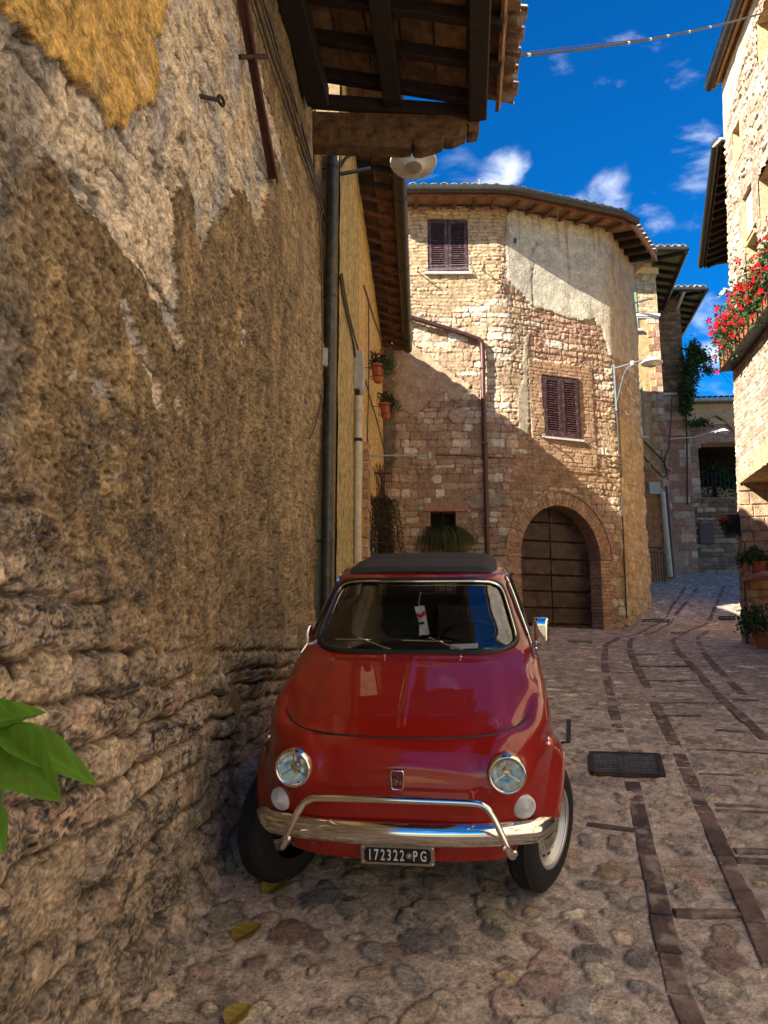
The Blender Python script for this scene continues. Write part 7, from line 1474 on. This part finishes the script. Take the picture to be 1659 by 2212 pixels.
# --- right hand house : flower box, crate, pots
fb = empty('flower_box', fF(.9, 5.1, .3), label='long window box overflowing with bright red trumpet flowers on the right house', cat='flower box'); world_parent(fb)
m = MB(); fbox(fF, m, .05, 3.2, 4.86, 5.06, .04, .22); m.build('trough', M_pot, fb)
m = MB()
for k in range(14): fbox(fF, m, .05+k*.24, .07+k*.24, 4.78, 5.12, .22, .24)
fbox(fF, m, .05, 3.2, 5.10, 5.13, .22, .245); fbox(fF, m, .05, 3.2, 4.80, 4.83, .02, .245); m.build('wire_basket', M_black, fb)
P = []; Q_ = []
for k in range(3800):
    s_ = random.uniform(.02, 3.2); z_ = 5.12+random.gauss(.22, .22)+.10*math.sin(s_*5); o_ = .14+abs(random.gauss(.04, .10)); P.append(tuple(fF(s_, max(z_, 4.75), o_)))
leaves('foliage', M_leaf, fb, P, .040, long=1.9, droop=.2)
nfl = 0
for k in range(150):
    s_ = random.uniform(-.02, 3.0); z_ = 5.30+random.gauss(.10, .22)+.10*math.sin(s_*5); o_ = .26+abs(random.gauss(.03, .06))
    if z_ < 5.0: o_ -= .0
    c_ = fF(s_, z_, o_); vs = []; fs = []; ax = Vector((random.gauss(-1, .4), random.gauss(-.5, .5), random.gauss(.1, .4))).normalized(); e1_ = ax.cross(UPV).normalized(); e2_ = ax.cross(e1_); R_ = random.uniform(.04, .062); n_ = 0; ph = random.uniform(0, 6)
    m = MB()
    for j in range(5):
        a = ph+j*2*math.pi/5; d1_ = e1_*math.cos(a)+e2_*math.sin(a); d2_ = e1_*math.cos(a+.5)+e2_*math.sin(a+.5); d3_ = e1_*math.cos(a-.5)+e2_*math.sin(a-.5); m.add([c_, c_+d3_*R_*.75+ax*.012, c_+d1_*R_*1.1-ax*.006, c_+d2_*R_*.75+ax*.012], [(0, 1, 2, 3)])
    m.build('flower', M_redf if 'M_redf' in globals() else globals().setdefault('M_redf', simple('red_flower', (.36, .003, .007), .7, var=.35, bump=0, spec=.15)), fb)
cr_ = empty('black_crate_planter', fF(-.02, 2.0, .2), label='black wire crate planter with dark red flowers on the lower right corner', cat='planter'); world_parent(cr_)
cc_ = at_y(1583, 1134, 12.95); m = MB(); hx, hy, hz = .11, .15, .19
for k in range(6):
    t = -1+2*k/5
    for sgn in (-1, 1): m.tube([cc_+Vector((t*hx, sgn*hy, -hz)), cc_+Vector((t*hx, sgn*hy, hz))], .006, 4); m.tube([cc_+Vector((-hx, sgn*hy, t*hz)), cc_+Vector((hx, sgn*hy, t*hz))], .006, 4); m.tube([cc_+Vector((sgn*hx, t*hy, -hz)), cc_+Vector((sgn*hx, t*hy, hz))], .006, 4)
m.build('wire_crate', M_black, cr_); m = MB(); m.box(cc_, (.18, .26, .34), ch=.01); m.build('liner', M_black, cr_)
bush(cr_, cc_+Vector((-.12, -.04, .02)), 260, .13, .12, .12, .03, M_leaf); bush(cr_, cc_+Vector((-.17, -.06, .08)), 45, .09, .1, .08, .035, M_red, 'flowers')
m = MB(); q = cc_+Vector((-.09, -.1, -.2)); m.tube([q+Vector((math.cos(a)*.07, math.sin(a)*.07, 0)) for a in np.linspace(0, 6.28, 14, endpoint=False)], .006, 4, closed=True); m.build('wire_ring', M_black, cr_)
for nm, (u, v, Y, r_, h_), lab, mat2 in (('flower_pot', (1655, 1406, 12.05, .17, .30), 'large terracotta pot of pink geraniums on the brick step at right', M_pinkp), ('flower_pot', (1641, 1236, 12.25, .105, .17), 'small terracotta pot on the stone ledge of the right hand doorway', None), ('flower_pot', (1612, 1232, 12.40, .07, .12), 'little pot of trailing leaves at the left end of the doorway ledge', M_red)):
    c_ = at_y(u, v, Y); fp = empty(nm, c_, label=lab, cat='flower pot', group='pots by the right hand doorway'); world_parent(fp); m = MB(); pot_mesh(m, c_, r_, h_, 28); m.build('pot', M_pot, fp, smooth=True)
    bush(fp, c_+Vector((-.05 if r_ < .15 else -.12, 0, h_+r_*.9)), int(3500*r_), r_*1.7, r_*1.4, r_*1.5, .022+r_*.12, M_leaf)
    if mat2: bush(fp, c_+Vector((-.05 if r_ < .15 else -.12, -.03, h_+r_*1.1)), int(160*r_), r_*1.8, r_*1.4, r_*1.6, .035, mat2, 'flowers', shell=.7)
m = MB(); lz = at_y(1641, 1240, 12.25); fbox(fF, m, .25, 1.3, lz.z-.07, lz.z-.0, -1.0, .02); m.build('stone_ledge', M_jamb, rb)
# creeper on the end wall, tree behind the opening
cr2 = empty('creeper', at_y(1480, 900, 27.3), label='leafy green creeper climbing the wall corner at the street end', cat='creeper'); world_parent(cr2)
P = []
for (u, v, su, sv, n_) in ((1500, 765, 16, 16, 300), (1493, 800, 14, 22, 420), (1485, 845, 13, 22, 420), (1482, 880, 9, 14, 200), (1520, 775, 14, 10, 120), (1510, 915, 22, 6, 110), (1497, 745, 6, 10, 60), (1530, 800, 12, 8, 50)):
    for k in range(n_*2): P.append(tuple(at_y(random.gauss(u, su*.6), random.gauss(v, sv*.6), random.uniform(26.9, 27.5))))
leaves('foliage', M_leaf, cr2, P, .075, long=2.2)
m = MB(); m.tube(spline([at_y(1485, 1090, 27.5), at_y(1484, 960, 27.45), at_y(1482, 880, 27.4), at_y(1492, 800, 27.3), at_y(1500, 750, 27.2)], 5), .03, 6)
for pts in ([(1500, 780), (1545, 795), (1588, 840)], [(1490, 830), (1540, 800), (1580, 815)], [(1480, 880), (1500, 915), (1560, 925)]): m.tube(spline([at_y(u, v, 27.1) for u, v in pts], 5), .008, 4)
m.build('stems', simple('creeper_stem', (.05, .04, .02), .9), cr2)
tr_ = empty('garden_tree', (13.2, 30.0, 2.5), label='dark leafy tree seen through the barred opening in the end wall', cat='tree'); world_parent(tr_)
m = MB(); m.tube(spline([(13.6, 29.9, 2.4), (13.5, 29.9, 4.0), (13.2, 29.9, 5.5), (13.0, 29.8, 6.8)], 5), [.14-.005*k for k in range(16)], 8); m.build('trunk', M_wood_dark, tr_, smooth=True)
P = []
for k in range(30):
    c_ = (random.uniform(11.9, 14.8), random.uniform(29.5, 30.4), random.uniform(4.9, 7.2))
    for j in range(130): P.append((c_[0]+random.gauss(0, .28), c_[1]+random.gauss(0, .2), c_[2]+random.gauss(0, .22)))
leaves('crown', M_leaf, tr_, P, .085)
# --- street ironwork
def drain(P4, nb, nc, lab, grp='iron drain grates in the street'):
    P = [Vector((x, y, g(x, y)+.006)) for x, y in P4]; c_ = sum(P, Vector())/4; dr = empty('drain_grate', c_, label=lab, cat='drain grate', group=grp); world_parent(dr)
    m = MB()
    for a, b in zip(P, P[1:]+P[:1]): m.bar(a, b, .03, .03)
    m.build('frame', M_iron, dr)
    for k in range(nb): t = (k+.5)/nb; m = MB(); m.bar(P[0].lerp(P[3], t), P[1].lerp(P[2], t), (P[0]-P[3]).length/nb*.45, .02); m.build('bar', MATS['grate_iron'], dr)
    m = MB()
    for k in range(nc): t = (k+.5)/nc; m.bar(P[0].lerp(P[1], t)-UPV*.003, P[3].lerp(P[2], t)-UPV*.003, (P[0]-P[1]).length/nc*.35, .02)
    m.build('cross_bars', MATS['grate_iron'], dr); m = MB(); m.add([p-UPV*.018 for p in P], [(0, 1, 2, 3)]); m.build('pit', M_hole, dr)
simple('grate_iron', (.075, .078, .08), .45, .4, var=.4, bump=.4)
drain(GR, 8, 13, 'black iron drain grate in the cobbles right of the red car')
for k, q in enumerate(([(922, 181), (1048, 181), (1040, 196), (915, 195)], [(1302, 167), (1376, 168), (1378, 182), (1298, 180)])): drain(gpl(c8(q)), 2, 7, ['far drain grate in the street beyond the arched door', 'far right drain grate beside the shaded house corner'][k])
ch2 = gpl(c8([(545, 690), (541, 805)])); ch3 = gpl(c8([(505, 803), (548, 806)])); m = MB(); a, b = [Vector((x, y, g(x, y)+.004)) for x, y in ch2]; m.bar(a, b, .03, .02); a, b = [Vector((x, y, g(x, y)+.004)) for x, y in ch3]; m.bar(a, b, .03, .02); one('cover_edge', m, M_iron, 'thin iron edging of a cover set in the cobbles beside the car', 'iron edging', smooth=False)
mh = gpl(c8([(540, 288), (662, 290), (655, 300), (545, 299)])); P = [Vector((x, y, g(x, y)+.012)) for x, y in mh]; m = MB(); m.prism([p-UPV*.02 for p in P], (0, 0, 0), (0, 0, .02)); one('access_cover', m, simple('cover_stone', lin(96, 82, 68), .8), 'flat rectangular access cover in the cobbles before the arched door', 'cover', smooth=False)
# --- fallen leaves and the fig branch in the corner
def bigleaf(par, name, p0, p1, width, up, mat, lobes=0, curl=.15, label=None):
    p0, p1, up = Vector(p0), Vector(p1), Vector(up).normalized(); d = p1-p0; L = d.length; d /= L; sd_ = d.cross(up).normalized(); up = sd_.cross(d); n = 14; mcols = 9; vs = []; fs = []
    for i in range(n+1):
        t = i/n; w_ = width*.5*math.sin(math.pi*min(1, t**.75))**.8*(1-.25*t)*(1+lobes*.35*math.cos(t*math.pi*4+.6))+.0008
        for j in range(mcols):
            q = -1+2*j/(mcols-1); vs.append(p0+d*L*t+sd_*w_*q+up*(-curl*L*t*t*.6+abs(q)*w_*.35+.035*w_*math.sin(t*26+abs(q)*3)*abs(q)))
    for i in range(n):
        for j in range(mcols-1): a = i*mcols+j; fs.append((a, a+1, a+mcols+1, a+mcols))
    me = npmesh(name, np.array([tuple(v) for v in vs]), np.array(fs)); at_ = me.attributes.new('Rnd', 'FLOAT', 'POINT'); base_ = random.uniform(.35, .6); rr_ = [base_+.25*abs(-1+2*(k % mcols)/(mcols-1))+(.45 if (k % mcols) == mcols//2 else 0)+(.3 if (k//mcols+abs(k % mcols-mcols//2)) % 4 == 0 else 0) for k in range(len(vs))]; at_.data.foreach_set('value', np.array(rr_, np.float32)); o = mkobj(name, me, mat, par)
    return o
fg = empty('fig_branch', at_y(-30, 1700, 1.45), label='bright green fig leaves reaching in from the left edge', cat='plant'); world_parent(fg)
Yl = 1.45; fsc = .86
for (a, b, w_, up, lo, ya, yb) in (((-40, 1570), (98, 1530), .085, (0, -.5, .9), .0, 0, .05), ((-10, 1575), (208, 1678), .075, (.2, -.6, .8), .1, 0, -.06), ((0, 1590), (118, 1722), .100, (-.2, -.9, .4), .25, 0, -.10), ((-60, 1540), (60, 1610), .09, (0, -.8, .5), .1, .05, .0), ((-30, 1740), (6, 1840), .05, (.3, -.9, .1), 0, 0, -.03)):
    bigleaf(fg, 'leaf', at_y(*a, Yl+ya), at_y(*b, Yl+yb), w_*1.15, up, M_leaf_lt, lo)
m = MB(); m.tube(spline([at_y(-60, 1900, Yl), at_y(0, 1740, Yl), at_y(4, 1640, Yl), at_y(-10, 1580, Yl), at_y(-40, 1500, Yl+.05)], 6), .0035, 7)
m.tube([at_y(-10, 1578, Yl), at_y(12, 1585, Yl)], .002, 6); m.build('stem', simple('green_stem', (.10, .16, .04), .6, bump=0), fg, smooth=True)
for k, (a, b, w_, lab) in enumerate((((572, 1938), (625, 1905), .085, 'curled yellow green fallen leaf near the left front tyre'), ((503, 2040), (566, 2008), .070, 'flat yellow fallen leaf on the cobbles in the foreground'), ((488, 2222), (540, 2185), .06, 'fallen leaf cut by the bottom edge of the picture'))):
    A_2, B_2 = on_ground(*a), on_ground(*b); o = bigleaf(None, 'fallen_leaf', A_2+UPV*.012, B_2+UPV*.022, w_*1.5, (0, -.35, 1), M_fallen, .2 if k == 0 else 0, -.2 if k == 0 else -.05); tag(o, lab, 'leaf', 'fallen leaves on the cobbles')
P = []
for k in range(260):
    yy = random.uniform(2.4, 7.0); P.append((float(XA(yy))+.05+abs(random.gauss(0, .09)), yy, 0)); 
P = [(x, y, g(x, y)+.008) for x, y, z in P]; o = leaves('leaf_litter', M_dry, None, P, .012); o['kind'] = 'stuff'

# grit : tiny chips of stone in the joints and along the wall foot
vs = []; fs = []; nb_ = 5200; gx_ = rng.uniform(-.8, 3.4, nb_); gy2 = 1.9+5.2*rng.random(nb_)**1.6; kw = rng.random(nb_) < .45; gx_ = np.where(kw, np.interp(gy2, [-1, 1.5, 3, 4.5, 6, 7.6], [-1.02, -.97, -.91, -.85, -.74, -.60])+.12+np.abs(rng.normal(0, .10, nb_)), gx_*(.35+gy2*.16))
gz_ = G(gx_, gy2); sz = rng.uniform(.0015, .0052, nb_)*rng.uniform(.6, 1.6, nb_)
base6 = np.array([(1, 0, 0), (-1, 0, 0), (0, 1, 0), (0, -1, 0), (0, 0, .8), (0, 0, -.8)]); V = (np.stack([gx_, gy2, gz_+.004], -1)[:, None]+base6[None]*sz[:, None, None]*rng.uniform(.6, 1.3, (nb_, 6, 1))).reshape(-1, 3)
f6 = np.array([(0, 2, 4), (2, 1, 4), (1, 3, 4), (3, 0, 4)]); Fq = (np.arange(nb_)[:, None, None]*6+f6[None]).reshape(-1, 3); cg = np.repeat(np.array([lin(170, 150, 124), lin(120, 104, 88), lin(200, 184, 158), lin(96, 76, 64)])[rng.integers(0, 4, nb_)], 6, 0)
o = mkobj('grit', npmesh('grit', V, Fq, cg, smooth=False), M_street); o['kind'] = 'stuff'
